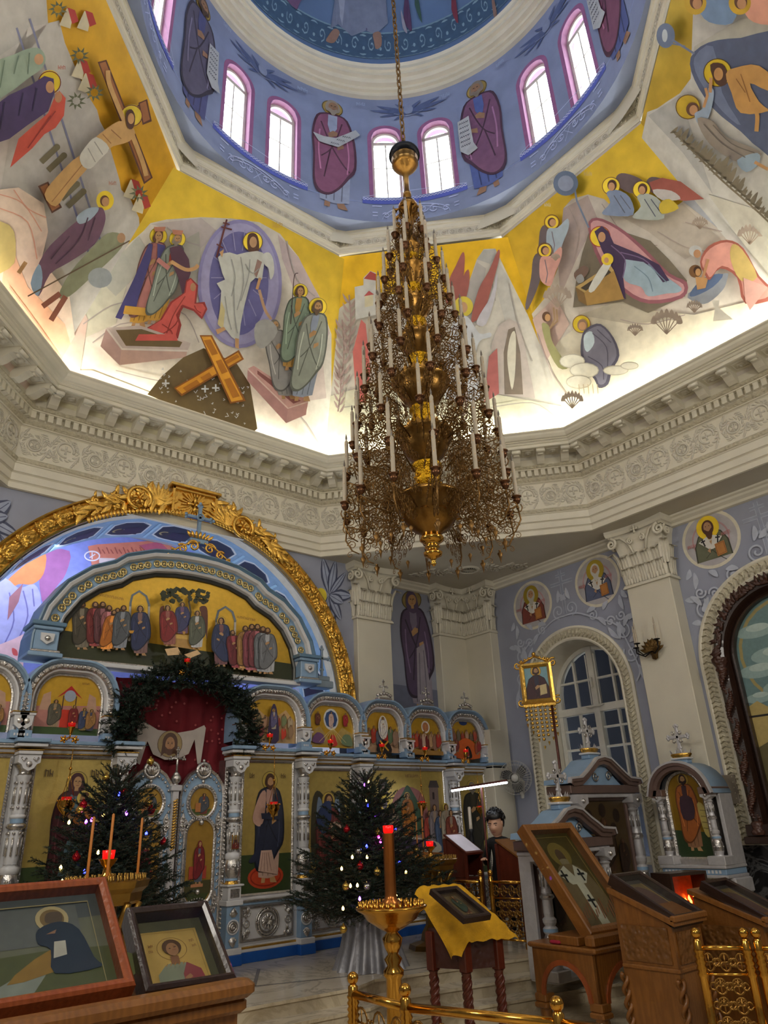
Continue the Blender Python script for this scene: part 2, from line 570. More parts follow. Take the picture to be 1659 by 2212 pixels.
# ---- great entablature under the octagon
mb=MB()
octring(mb,RIM,[(0.80,8.03),(0.24,8.03),(0.22,8.20),(0.0,8.207),(0.0,8.185),(0.03,8.165),(0.045,8.13),(0.085,8.085),(0.12,8.075),(0.12,8.06),(0.15,8.05),(0.155,8.035),(0.165,8.03),(0.165,8.022),(0.188,8.02),(0.188,7.962),(0.215,7.955),(0.215,7.975),(0.62,7.975)],0)
octring(mb,RIM,[(0.62,7.975),(0.62,7.80),(0.60,7.795)],0)
octring(mb,RIM,[(0.645,7.745),(0.645,7.725),(0.735,7.725),(0.735,7.61),(0.745,7.60)],0)
octring(mb,RIM,[(0.79,7.535),(0.80,7.52),(0.825,7.52),(0.83,7.513),(0.84,7.505),(0.84,7.0),(0.825,6.995),(0.82,6.98)],0)
octring(mb,RIM,[(0.79,6.885),(0.80,6.87),(0.815,6.865),(0.815,6.735),(0.832,6.73),(0.85,6.715),(0.85,6.60),(0.872,6.59),(0.885,6.575),(0.885,6.472),(0.885,6.47),(0.9,6.47)],0)
entab=structure(mb.build('trim_1',M['plaster2']))
mb=MB()
octring(mb,RIM,[(0.60,7.795),(0.60,7.775),(0.625,7.75),(0.645,7.745)],0)
octring(mb,RIM,[(0.745,7.60),(0.75,7.57),(0.775,7.545),(0.79,7.535)],0)
octring(mb,RIM,[(0.82,6.98),(0.785,6.96),(0.765,6.93),(0.775,6.90),(0.79,6.885)],0)
mb.build('leaf_moulding',M['leafmould'],entab)
VIS=(7,0,1,2,3)
# dentils and modillions, one mesh per side of the octagon
for i in VIS:
 p,q,t,o=edge_frame(RIM,0.735,i)
 L=(q-p).length
 n=int(L/0.125)
 md=MB()
 for k in range(n):
  s_=(k+0.5)*L/n
  c=p+t*s_
  a=c-t*0.040;b=c+t*0.040
  for z0,z1 in((7.605,7.735),):
   vs=[]
   for z in(z0,z1):
    for w_,oo in((a,0.0),(b,0.0),(b,-0.075),(a,-0.075)):
     v=w_+o*oo;vs.append((v.x,v.y,z))
   md.add(vs,[(0,1,2,3),(4,7,6,5),(0,4,5,1),(1,5,6,2),(2,6,7,3),(3,7,4,0)])
 md.build('dentil_course',M['plaster2'],entab)
 p,q,t,o=edge_frame(RIM,0.60,i)
 L=(q-p).length
 n=max(3,int((L-0.1)/0.42))
 md=MB()
 for k in range(n):
  c=p+t*((k+0.5)*L/n)
  prof=[(0.02,7.80),(-0.05,7.785),(-0.12,7.815),(-0.20,7.88),(-0.26,7.90),(-0.31,7.88),(-0.355,7.875),(-0.385,7.90),(-0.385,7.93),(-0.37,7.95),(-0.37,7.974),(0.02,7.974)]
  m_=len(prof)
  for wd,sc_ in((0.072,1.0),):
   vs=[(c+t*wd+o*a)for a,z in prof]
   vs=[(v.x,v.y,z)for v,(a,z)in zip(vs,prof)]
   v2=[(c-t*wd+o*a)for a,z in prof]
   v2=[(v.x,v.y,z)for v,(a,z)in zip(v2,prof)]
   md.add(vs+v2,[tuple(range(m_)),tuple(range(2*m_-1,m_-1,-1))]+[(j,m_+j,m_+(j+1)%m_,(j+1)%m_)for j in range(m_)])
# front roll
  e=c+o*-0.375
  md.tube([(e.x-t.x*0.08,e.y-t.y*0.08,7.905),(e.x+t.x*0.08,e.y+t.y*0.08,7.905)],0.032,8)
  e=c+o*-0.31
  md.tube([(e.x-t.x*0.05,e.y-t.y*0.05,7.868),(e.x+t.x*0.05,e.y+t.y*0.05,7.868)],0.02,6)
# rosette between modillions
  if k<n-1:
   g=p+t*((k+1)*L/n)+o*-0.19
   md.lathe([(0.0,7.935),(0.02,7.935),(0.03,7.955),(0.05,7.945),(0.062,7.96),(0.07,7.976)],10,(g.x,g.y,0),0,flute=0.08,nf=5)
   for aa,bb in((-0.1,0.1),):
    for s1 in(-1,1):
     a_=g+t*(0.105*s1)
     md.beam((a_.x-o.x*0.1,a_.y-o.y*0.1,7.968),(a_.x+o.x*0.1,a_.y+o.y*0.1,7.968),0.012,0.016)
    a1_=g+o*0.1;a2_=g-o*0.1
    for q_ in(a1_,a2_):
     md.beam((q_.x-t.x*0.1,q_.y-t.y*0.1,7.968),(q_.x+t.x*0.1,q_.y+t.y*0.1,7.968),0.012,0.016)
 md.build('modillion_course',M['plaster2'],entab)
# frieze relief: chi-rho roundels, crosses and acanthus scrolls
def frieze(i):
 p,q,t,o=edge_frame(RIM,0.84,i)
 L=(q-p).length
 mbf=MB(Matrix(((t.x,o.x,0,p.x),(t.y,o.y,0,p.y),(0,0,1,7.255),(0,0,0,1))))
 n=max(1,round(L/0.86))
 W_=L/n
 rs=random.Random(5)
 def tb(pts,r,fl=0.7):mbf.tube([(a,-0.006,b)for a,b in pts],r*1.3,5,0,nrm=(0,-1,0),flat=fl*1.3)
 def leaf(a,b,an,l,w_=0.3):
  pts=[]
  for j in range(7):
   u=j/6
   pts.append((a+l*u*math.cos(an+0.5*u),b+l*u*math.sin(an+0.5*u)))
  r=[max(0.004,l*w_*0.62*math.sin(PI*min(1,(j+0.4)/6.5)))for j in range(7)]
  mbf.tube([(x,-0.004,z)for x,z in pts],r,5,0,nrm=(0,-1,0),flat=0.7)
 for k in range(n):
  x=k*W_
# roundel with chi-rho
  cx=x+W_*0.25;cz=-0.02
  tb(arc2(cx,cz,0.098,0,2*PI,20),0.014,1.0)
  tb(arc2(cx,cz,0.068,0,2*PI,16),0.006,1.0)
  tb([(cx-0.045,cz-0.05),(cx+0.045,cz+0.05)],0.009)
  tb([(cx+0.045,cz-0.05),(cx-0.045,cz+0.05)],0.009)
  tb([(cx,cz-0.062),(cx,cz+0.062)],0.009)
  tb(arc2(cx+0.012,cz+0.042,0.018,-PI/2,PI/2,6),0.006)
# cross inside a scroll
  dx=x+W_*0.75;dz=0.03
  for an in range(4):
   a_=an*PI/2
   tb([(dx,dz),(dx+0.068*math.cos(a_),dz+0.068*math.sin(a_))],0.012)
   tb([(dx+0.068*math.cos(a_+0.25),dz+0.068*math.sin(a_+0.25)),(dx+0.068*math.cos(a_-0.25),dz+0.068*math.sin(a_-0.25))],0.009)
  tb(arc2(dx,dz,0.125,-0.3,4.9,22),0.014,1.0)
  for(ax_,az_,r_)in((cx,cz,0.135),(dx,dz,0.155)):
   m_=15
   for j in range(m_):
    a_=2*PI*j/m_+0.1*rs.random()
    leaf(ax_+r_*math.cos(a_),az_+r_*math.sin(a_),a_+0.7,0.075+0.02*rs.random(),0.34)
# acanthus branches
  for s_,x0 in((1,x+W_*0.5),(-1,x+W_*0.5),(1,x+0.02),(-1,x+W_-0.02)):
   for zz in(-1,1):
    for j in range(5):
     leaf(x0+s_*0.015*j,zz*(0.02+0.043*j),(PI/2*zz)-s_*zz*(0.5+0.14*j)*1.0,0.10,0.28)
  sp=spiral(x+W_*0.5,-0.13,0.075,1.3,0.4,1,14)
  tb(sp,0.009)
  sp=spiral(x+W_*0.02+0.06,0.13,0.07,1.3,0.4,-1,14)
  tb(sp,0.009)
 mbf.build('frieze_relief',M['relief'],entab)
for i in VIS:frieze(i)
# ---- slanting cove panels above the entablature
bot=offpoly(RIM,0.60)
mbn=('north_east','east','south_east','south','south_west','west','north_west','north')
order=[7,0,1,2,3,4,5,6]
COVE={}
covew={}
for nm,i in(('upper_east',0),('upper_south_east',1),('upper_south',2),('upper_south_west',3),('upper_west_a',4),('upper_west',5),('upper_north',6),('upper_north_east',7)):
 j=(i+1)%8
 a,b=bot[i],bot[j];c,d=UPO[j],UPO[i]
 mb=MB()
 g_=.10 if i%2 else 0
 ox,oy=[(x_/math.hypot(*x_[:2])if 0 else x_)for x_ in((a[0]+b[0])/2,(a[1]+b[1])/2)]
 l_=math.hypot(ox,oy);ox,oy=ox/l_*g_,oy/l_*g_
 mb.add([(q[0]+ox,q[1]+oy,z_)for q,z_ in((a,8.0),(b,8.0),(c,11.56),(d,11.56))],[(0,1,2,3)])
# solid thickness behind the plaster
 covew[i]=structure(mb.build('wall_'+nm,M['covewhite']))
 p0=Vector(((a[0]+b[0])/2,(a[1]+b[1])/2,8.0))
 p1=Vector(((c[0]+d[0])/2,(c[1]+d[1])/2,11.56))
 tt=Vector((b[0]-a[0],b[1]-a[1],0)).normalized()
 nn=tt.cross(p1-p0).normalized()
 if nn.dot(Vector((0,0,9))-p0)<0:nn=-nn
 COVE[i]=(p0,nn)
# cove lighting: LED strips lying on the ledge behind the cornice rim
for i in range(8):
 p,q,t,o=edge_frame(RIM,0.36,i)
 L=(q-p).length
 c=(p+q)/2
 ld=area('cove_light_strip',(c.x,c.y,8.06),(c.x+o.x*0.5,c.y+o.y*0.5,10.0),L*0.96,0.05,COVE_W*L/4.8*(1.5 if i in(1,2)else 1.0),(1.0,0.98,0.86))
 ld.rotation_euler=Matrix(((t.x,0,0),(t.y,0,0),(0,0,1))).to_euler()if False else ld.rotation_euler
 z=(Vector((c.x,c.y,8.06))-Vector((c.x+o.x*0.5,c.y+o.y*0.5,10.0))).normalized()
 y_=z.cross(Vector(t)).normalized()
 ld.matrix_world=Matrix(((t.x,y_.x,z.x,c.x),(t.y,y_.y,z.y,c.y),(t.z,y_.z,z.z,8.06),(0,0,0,1)))
# ---- upper octagonal cornice
mb=MB()
octring(mb,UPO,[(0.06,11.56),(0.0,11.54),(-0.012,11.56),(-0.012,11.61),(-0.035,11.635),(-0.04,11.66),(-0.05,11.665)],0)
octring(mb,UPO,[(-0.053,11.80),(-0.065,11.81),(-0.065,11.83),(-0.072,11.835),(-0.078,11.91),(-0.10,11.925),(-0.10,11.94),(-0.105,12.006),(0.55,12.006)],0)
up=structure(mb.build('trim_2',M['plaster2']))
mb=MB()
octring(mb,UPO,[(-0.05,11.665),(-0.046,11.70),(-0.05,11.80),(-0.053,11.80)],0)
mb.build('carved_band',M['relief'],up)
mb=MB()
for i in(7,0,1,2,3):
 p,q,t,o=edge_frame(UPO,-0.052,i)
 L=(q-p).length
 n=int(L/0.155)
 mb.T=Matrix(((t.x,o.x,0,p.x),(t.y,o.y,0,p.y),(0,0,1,11.735),(0,0,0,1)))
 for k in range(n):
  x=(k+0.5)*L/n
  mb.tube([(a,-0.002,b)for a,b in arc2(x,0,0.042,0,2*PI,12)],0.008,4,nrm=(0,-1,0))
  mb.ball((x,-0.002,0.0),0.02,6)
  mb.tube([(x+0.077,-0.002,-0.045),(x+0.077,-0.002,0.045)],0.007,4,nrm=(0,-1,0))
mb.build('carved_ornament',M['relief'],up)
# ---- drum with pairs of arched windows
R=3.5
PAIR=[-54.8,-4.3,46.1,96.5,147.5,198.5,251.5]
WIN=[c+s_*8.2 for c in PAIR for s_ in(-1,1)]
HW=4.75
Z0,ZS,ZR,ZT=12.0,12.62,0.29,15.42
ZSP=14.52-ZR
def cyl(r,deg,z):
 a=math.radians(deg)
 return(r*math.sin(a),r*math.cos(a),z)
mb=MB();rv=MB();
def win_top(dx):return ZSP+math.sqrt(max(0,ZR*ZR-(math.radians(dx)*R)**2))
edges=sorted([(c-HW,c+HW)for c in WIN])
segs=[]
for k,(a,b)in enumerate(edges):
 nx=edges[(k+1)%len(edges)][0]+(360 if k==len(edges)-1 else 0)
 n=max(1,int((nx-b)/3))
 for j in range(n):
  d0=b+(nx-b)*j/n;d1=b+(nx-b)*(j+1)/n
  mb.add([cyl(R,d0,Z0),cyl(R,d1,Z0),cyl(R,d1,ZT),cyl(R,d0,ZT)],[(0,1,2,3)],0,False)
 c=(a+b)/2
 m_=10
 for j in range(m_):
  d0=a+(b-a)*j/m_;d1=a+(b-a)*(j+1)/m_
  mb.add([cyl(R,d0,Z0),cyl(R,d1,Z0),cyl(R,d1,ZS),cyl(R,d0,ZS)],[(0,1,2,3)])
  t0,t1=win_top(d0-c),win_top(d1-c)
  mb.add([cyl(R,d0,t0),cyl(R,d1,t1),cyl(R,d1,ZT),cyl(R,d0,ZT)],[(0,1,2,3)])
  rv.add([cyl(R,d0,t0),cyl(R,d1,t1),cyl(R+0.3,d1,t1),cyl(R+0.3,d0,t0)],[(0,1,2,3)])
  rv.add([cyl(R,d0,ZS),cyl(R,d1,ZS),cyl(R+0.3,d1,ZS-0.1),cyl(R+0.3,d0,ZS-0.1)],[(0,1,2,3)])
 for dd in(a,b):
  rv.add([cyl(R,dd,ZS),cyl(R,dd,ZSP),cyl(R+0.3,dd,ZSP),cyl(R+0.3,dd,ZS-0.1)],[(0,1,2,3)])
for d0 in range(0,360,5):
 mb.add([cyl(R,d0,Z0),cyl(R,d0+5,Z0),cyl(4.15,d0+5,Z0+.004),cyl(4.15,d0,Z0+.004)],[(0,1,2,3)])
drum=structure(mb.build('wall_drum',M['drumblue']))
rv.build('window_reveal',M['pink'],drum)
# blank outer face of the drum so that daylight only enters by the windows
mb=MB()
for k,(a,b)in enumerate(edges):
 nx=edges[(k+1)%len(edges)][0]+(360 if k==len(edges)-1 else 0)
 n=max(1,int((nx-b)/3))
 for j in range(n):
  d0=b+(nx-b)*j/n;d1=b+(nx-b)*(j+1)/n
  mb.add([cyl(R+0.3,d0,Z0-0.3),cyl(R+0.3,d1,Z0-0.3),cyl(R+0.3,d1,ZT),cyl(R+0.3,d0,ZT)],[(0,1,2,3)])
 mb.add([cyl(R+0.3,a,Z0-0.3),cyl(R+0.3,b,Z0-0.3),cyl(R+0.3,b,ZS-0.1),cyl(R+0.3,a,ZS-0.1)],[(0,1,2,3)])
 mb.add([cyl(R+0.3,a,ZSP+ZR),cyl(R+0.3,b,ZSP+ZR),cyl(R+0.3,b,ZT),cyl(R+0.3,a,ZT)],[(0,1,2,3)])
 c=(a+b)/2
 for j in range(m_):
  d0=a+(b-a)*j/m_;d1=a+(b-a)*(j+1)/m_
  mb.add([cyl(R+0.3,d0,win_top(d0-c)),cyl(R+0.3,d1,win_top(d1-c)),cyl(R+0.3,d1,ZSP+ZR),cyl(R+0.3,d0,ZSP+ZR)],[(0,1,2,3)])
mb.add([cyl(R+0.3,d,Z0-0.3)for d in range(0,360,10)],[tuple(range(36))])
del mb.f[-1];del mb.m[-1];del mb.s[-1];del mb.c[-1]
mb.build('outer_masonry',M['plaster'],drum)
# roof slab between the slanting coves and the drum, closing the outside
mb=MB()
for i in range(8):
 j=(i+1)%8
 mb.add([(UPO[i][0],UPO[i][1],11.56),(UPO[j][0],UPO[j][1],11.56),(UPO[j][0]*1.5,UPO[j][1]*1.5,11.6),(UPO[i][0]*1.5,UPO[i][1]*1.5,11.6)],[(0,1,2,3)])
mb.build('roof_slab',M['plaster'],drum)
# drum window joinery
for k,c in enumerate(WIN):
 if not(-75<c<165):continue
 a=math.radians(c)
 rr=R+0.12
 T=Matrix(((math.cos(a),math.sin(a),0,rr*math.sin(a)),(-math.sin(a),math.cos(a),0,rr*math.cos(a)),(0,0,1,0),(0,0,0,1)))
 hw=0.295
 fr=MB(T)
 outer=[(-hw,ZS-0.06),(hw,ZS-0.06)]+arc2(0,ZSP,hw,0,PI,14)
 fr.sweep(outer,[(0.0,0.0),(0.055,0.0),(0.055,0.05),(0.0,0.05)],0,closed=True)
 fr.box(-hw,hw,0,0.05,ZSP-0.05,ZSP+0.03)
 fr.box(-0.012,0.012,0.01,0.04,ZS,ZSP)
 fr.box(-hw,hw,0.015,0.035,ZS+0.93,ZS+0.945)
 fo=structure(fr.build('window_%d'%(k+1),M['whitewood']))
 gl=MB(T)
 gl.prism([(-hw,ZS-0.06),(hw,ZS-0.06)]+arc2(0,ZSP,hw,0,PI,14),0.02,0.026,back=True)
 gl.build('window_pane',M['glass'],fo)
# painted mauve band around every opening, twisted cord sill and panel of knotwork
def dcyl(off=0.004):
 def f(deg,z,k):
  return Vector(cyl(R-off-0.0012*k,deg,z))
 return f
dp=Paint(dcyl(),1,3.0)
D2=math.degrees(1/R)
for c in WIN:
 if not(-75<c<165):continue
 ed=[(c-HW-0.5,ZS)]+[(c-HW-0.5,ZSP)]+[(c+(ZR+0.03)*D2*math.cos(t_),ZSP+(ZR+0.03)*math.sin(t_))for t_ in[PI-PI*j/12 for j in range(13)]]+[(c+HW+0.5,ZSP),(c+HW+0.5,ZS)]
 for j in range(len(ed)-1):
  (x0,z0),(x1,z1)=ed[j],ed[j+1]
  def ou(x,z,s_):
   dx=(x-c)/D2;dz=max(0,z-ZSP)
   l=math.hypot(dx,dz)or 1
   return(x+dx/l*s_*D2,z+(dz/l*s_))
  dp.k=0
  dp.mb.col=lin((150,96,140))
  dp.mb.add([dp.f(*ou(x0,z0,-0.035),1),dp.f(*ou(x1,z1,-0.035),1),dp.f(*ou(x1,z1,0.045),1),dp.f(*ou(x0,z0,0.045),1)],[(0,1,2,3)])
for c in PAIR:
 if not(-75<c<165):continue
 dp.k=2
 L0,L1=c-16.5,c+16.5
 dp.poly((84,98,186),[(L0,12.44),(L1,12.44),(L1,12.60),(L0,12.60)])
 n=30
 for s_ in(0,PI):
  dp.k=5
  dp.line((196,204,232),[(L0+(L1-L0)*j/(n*4),12.565+0.025*math.sin(j/4*PI+s_))for j in range(n*4+1)],0.02)
 dp.k=6
 dp.line((190,198,228),[(L0,12.60),(L1,12.60)],0.012)
# knotwork panel
 c_=(188,200,236)
 P0,P1=c-13.5,c+13.5
 for pts in([(P0,12.03),(P0,12.14),(P0+1.6,12.14),(P0+1.6,12.22),(P0,12.22),(P0,12.38),(P0+3,12.38)],[(P1,12.03),(P1,12.14),(P1-1.6,12.14),(P1-1.6,12.22),(P1,12.22),(P1,12.38),(P1-3,12.38)]):
  dp.line(c_,pts,0.022)
 dp.line(c_,[(P0+3+(P1-P0-6)*j/40,12.05+0.33*math.sin(PI*j/40)**0.5)for j in range(41)],0.022)
 dp.line(c_,[(P0+4.5+(P1-P0-9)*j/40,12.05+0.27*math.sin(PI*j/40)**0.5)for j in range(41)],0.014)
 for s_ in(-1,1):
  for(ox,oz,rr,dd)in((5.6,12.2,0.11,1),(2.6,12.23,0.08,-1),(9.4,12.14,0.07,1)):
   sp=[(c+s_*(ox+(x_*D2)),oz+z_)for x_,z_ in spiral(0,0,rr,1.5,0.5,dd,20)]
   dp.line(c_,sp,0.026)
 dp.line(c_,[(c-1.5,12.06),(c+1.2,12.3),(c,12.36),(c-1.2,12.3),(c+1.5,12.06)],0.016)
# line at the level of the sills
dp.k=1
dp.line((150,166,214),[(d,12.48)for d in range(-75,165,2)],0.012)
DRUMPAINT=dp
# ---- ring cornice and dome
mb=MB()
mb.lathe([(3.52,15.36),(3.42,15.37),(3.42,15.47),(3.36,15.475),(3.36,15.55),(3.27,15.56),(3.25,15.62),(3.25,15.66),(3.18,15.665),(3.18,15.75),(3.13,15.76),(3.13,15.84),(3.10,15.90),(3.26,15.93)],96,sm=False)
structure(mb.build('trim_3',M['plaster2']))
mb=MB()
DR=3.24
mb.lathe([(DR*math.cos(PI/2*j/24)+1e-4,15.9+DR*math.sin(PI/2*j/24))for j in range(25)],72)
mb.lathe([(4.0,15.42),(3.9,17),(3.4,18.6),(2.0,19.6),(0.01,19.9)],24)
structure(mb.build('ceiling_dome',M['domeblue']))
# ------------------------------------------------------------------ walls, pilasters, arches
FL=-0.45
def soffit_wall(mb,pts,mi=0):mb.add(pts,[tuple(range(len(pts)))],mi)
YE,XS=6.40,6.95
YS=6.13
AC,ZC,RO,RI=0.06,3.50,3.48,3.16
AXIS_N,YN='y',YE
# east wall with the great arch opening; it stands flush with the architrave up to the pilaster
mb=MB()
arc=arc2(AC,ZC,RI,0,PI,48)
xl,xr=-7.2,3.7
ztop=6.475
for(a,b),(c,d)in zip(arc[:-1],arc[1:]):
 mb.add([(a,YS,b),(c,YS,d),(c,YS,max(d,ztop)),(a,YS,max(b,ztop))],[(0,1,2,3)])
 mb.add([(a,YS,b),(c,YS,d),(c,YE+0.95,d),(a,YE+0.95,b)],[(0,1,2,3)],1,True)
mb.add([(AC+RI,YS,FL),(xr,YS,FL),(xr,YS,ztop),(AC+RI,YS,ztop)],[(0,1,2,3)])
mb.add([(xl,YS,FL),(AC-RI,YS,FL),(AC-RI,YS,ztop),(xl,YS,ztop)],[(0,1,2,3)])
mb.add([(xr,YE,FL),(XS,YE,FL),(XS,YE,ztop),(xr,YE,ztop)],[(0,1,2,3)])
for x in(AC+RI,AC-RI):
 mb.add([(x,YS,FL),(x,YE+0.95,FL),(x,YE+0.95,ZC),(x,YS,ZC)],[(0,1,2,3)],1)
wall_e=structure(mb.build('wall_east',[M['blue'],M['iwhite']]))
# apse behind the arch
mb=MB()
mb.add([(-3.4,YE+1.7,FL),(3.5,YE+1.7,FL),(3.5,YE+1.7,6.9),(-3.4,YE+1.7,6.9)],[(0,1,2,3)])
mb.add([(-3.4,YE+0.9,FL),(-3.4,YE+1.7,FL),(-3.4,YE+1.7,6.9),(-3.4,YE+0.9,6.9)],[(0,1,2,3)])
mb.add([(3.5,YE+0.9,FL),(3.5,YE+1.7,FL),(3.5,YE+1.7,6.9),(3.5,YE+0.9,6.9)],[(0,1,2,3)])
mb.add([(-3.4,YE+.9,6.9),(3.5,YE+.9,6.9),(3.5,YE+1.7,6.9),(-3.4,YE+1.7,6.9)],[(0,1,2,3)])
apse=structure(mb.build('wall_apse',M['blue']))
area('altar_light',(-1.6,7.0,6.05),(-2.0,8.1,4.4),1.6,0.2,20,(0.9,0.92,1.0))
# south wall with the arched window and the niche of the carved icon case
WY,WZ,WR=3.62,3.82,0.98
mb=MB()
def swall(y0,y1,z0,z1):mb.add([(XS,y0,z0),(XS,y1,z0),(XS,y1,z1),(XS,y0,z1)],[(0,1,2,3)])
ztop=6.47
Z_SILL=0.9
swall(WY+WR,YE,FL,ztop);swall(-7.2,WY-WR,FL,ztop)
swall(WY-WR,WY+WR,FL,Z_SILL)
ar=arc2(WY,WZ,WR,0,PI,24)
for(a,b),(c,d)in zip(ar[:-1],ar[1:]):
 mb.add([(XS,a,b),(XS,c,d),(XS,c,ztop),(XS,a,ztop)],[(0,1,2,3)])
 mb.add([(XS,a,b),(XS,c,d),(XS+0.75,WY+(c-WY)*.95,WZ+(d-WZ)*.95),(XS+0.75,WY+(a-WY)*.95,WZ+(b-WZ)*.95)],[(0,1,2,3)],1,True)
for s_ in(-1,1):
 y=WY+s_*WR;y2=WY+s_*WR*.95
 mb.add([(XS,y,Z_SILL),(XS,y,WZ),(XS+.75,y2,WZ),(XS+.75,y2,Z_SILL)],[(0,1,2,3)],1)
mb.add([(XS,WY-WR,Z_SILL),(XS,WY+WR,Z_SILL),(XS+.75,WY+WR*.95,Z_SILL),(XS+.75,WY-WR*.95,Z_SILL)],[(0,1,2,3)],1)
wall_s=structure(mb.build('wall_south',[M['blue'],M['plaster']]))
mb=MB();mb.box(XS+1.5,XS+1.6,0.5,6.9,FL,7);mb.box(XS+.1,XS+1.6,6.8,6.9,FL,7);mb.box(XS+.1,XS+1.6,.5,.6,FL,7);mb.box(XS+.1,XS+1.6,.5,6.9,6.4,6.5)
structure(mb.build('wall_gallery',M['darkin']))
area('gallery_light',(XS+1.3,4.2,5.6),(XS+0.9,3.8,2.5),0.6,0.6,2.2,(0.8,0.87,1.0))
# west and north walls, beyond the frame
mb=MB();mb.add([(-7.2,-7.2,FL),(XS,-7.2,FL),(XS,-7.2,6.47),(-7.2,-7.2,6.47)],[(0,1,2,3)])
structure(mb.build('wall_west',M['blue']))
mb=MB();mb.add([(-7.2,-7.2,FL),(-7.2,YE,FL),(-7.2,YE,6.47),(-7.2,-7.2,6.47)],[(0,1,2,3)])
structure(mb.build('wall_north',M['blue']))
# flat soffits outside the octagon
mb=MB()
O=offpoly(RIM,0.86)
sq=[(-7.2,YE),(XS,YE),(XS,-7.2),(-7.2,-7.2)]
zz=6.474
mb.add([(O[1][0],O[1][1],zz),(XS,YE,zz),(O[2][0],O[2][1],zz)],[(0,1,2)])
mb.add([(O[0][0],O[0][1],zz),(O[1][0],O[1][1],zz),(3.2,YS,zz),(-3.2,YS,zz)],[(0,1,2,3)])
mb.add([(O[1][0],O[1][1],zz),(3.2,YS,zz),(3.7,YS,zz),(3.7,YE,zz),(XS,YE,zz)],[(0,1,2,3,4)])
mb.add([(O[0][0],O[0][1],zz),(-3.2,YS,zz),(-7.2,YS,zz),(-7.2,YE,zz)],[(0,1,2)])
mb.add([(O[2][0],O[2][1],zz),(XS,YE,zz),(XS,-7.2,zz),(O[3][0],O[3][1],zz)],[(0,1,2,3)])
mb.add([(O[3][0],O[3][1],zz),(XS,-7.2,zz),(O[4][0],O[4][1],zz)],[(0,1,2)])
mb.add([(O[4][0],O[4][1],zz),(XS,-7.2,zz),(-7.2,-7.2,zz),(O[5][0],O[5][1],zz)],[(0,1,2,3)])
mb.add([(O[5][0],O[5][1],zz),(-7.2,-7.2,zz),(O[6][0],O[6][1],zz)],[(0,1,2)])
mb.add([(O[6][0],O[6][1],zz),(-7.2,-7.2,zz),(-7.2,YE,zz),(O[7][0],O[7][1],zz)],[(0,1,2,3)])
mb.add([(O[7][0],O[7][1],zz),(-7.2,YE,zz),(O[0][0],O[0][1],zz)],[(0,1,2)])
ceil=structure(mb.build('ceiling',M['plaster']))
# back of the entablature so that no light leaks
mb=MB()
octring(mb,RIM,[(0.9,6.48),(0.9,8.1),(0.62,8.1)],0)
structure(mb.build('wall_octagon_back',M['plaster']))
# moulding between soffit and walls
mb=MB()
pr=[(0.17,6.47),(0.16,6.44),(0.12,6.42),(0.12,6.38),(0.07,6.34),(0.06,6.30),(0.03,6.29),(0.0,6.285)]
for(d0,z0),(d1,z1)in zip(pr[:-1],pr[1:]):
 mb.add([(3.0,YE-d0,z0),(XS-d0,YE-d0,z0),(XS-d1,YE-d1,z1),(3.0,YE-d1,z1)],[(0,1,2,3)])
 mb.add([(XS-d0,YE-d0,z0),(XS-d0,-7.0,z0),(XS-d1,-7.0,z1),(XS-d1,YE-d1,z1)],[(0,1,2,3)])
structure(mb.build('trim_4',M['plaster2']))
# vent rosette and stucco foliage in the corner soffit
vc=at(1012,1231,'z',6.47)
mb=MB()
mb.lathe([(0.16,0.0),(0.17,-0.02),(0.20,-0.03),(0.23,-0.02),(0.25,0.0)],28,(vc.x,vc.y,6.472))
ven=mb.build('ceiling_vent',M['plaster2'])
tag(ven,'round plaster ceiling vent with a black openwork grille over the corner column','vent')
mb=MB()
mb.lathe([(0.0,0.0),(0.16,0.0)],20,(vc.x,vc.y,6.466))
mb.build('vent_hole',M['black'],ven)
mb=MB()
for k in range(16):
 a=2*PI*k/16
 mb.tube([(vc.x+0.02*math.cos(a),vc.y+0.02*math.sin(a),6.458),(vc.x+0.1*math.cos(a+.3),vc.y+0.1*math.sin(a+.3),6.458),(vc.x+0.16*math.cos(a),vc.y+0.16*math.sin(a),6.458)],0.008,5)
mb.build('grille',M['plaster'],ven)
mb=MB()
rs=random.Random(3)
dv=Vector((1,-1,0)).normalized();dn=Vector((-1,-1,0)).normalized()
for s_ in(-1,1):
 for k in range(26):
  u=0.26+k*0.036
  for w_ in(-1,0,1):
   b=vc+dv*(s_*u)+dn*(w_*(0.15-0.10*k/26)+0.10*math.sin(k*0.5))
   an=rs.random()*6.3
   pts=[(b.x+0.03*j*math.cos(an+0.4*j),b.y+0.03*j*math.sin(an+0.4*j),6.468-0.008*math.sin(j))for j in range(5)]
   mb.tube(pts,[0.008,0.017,0.02,0.015,0.005],5)
mb.build('stucco_foliage',M['relief'],ceil)
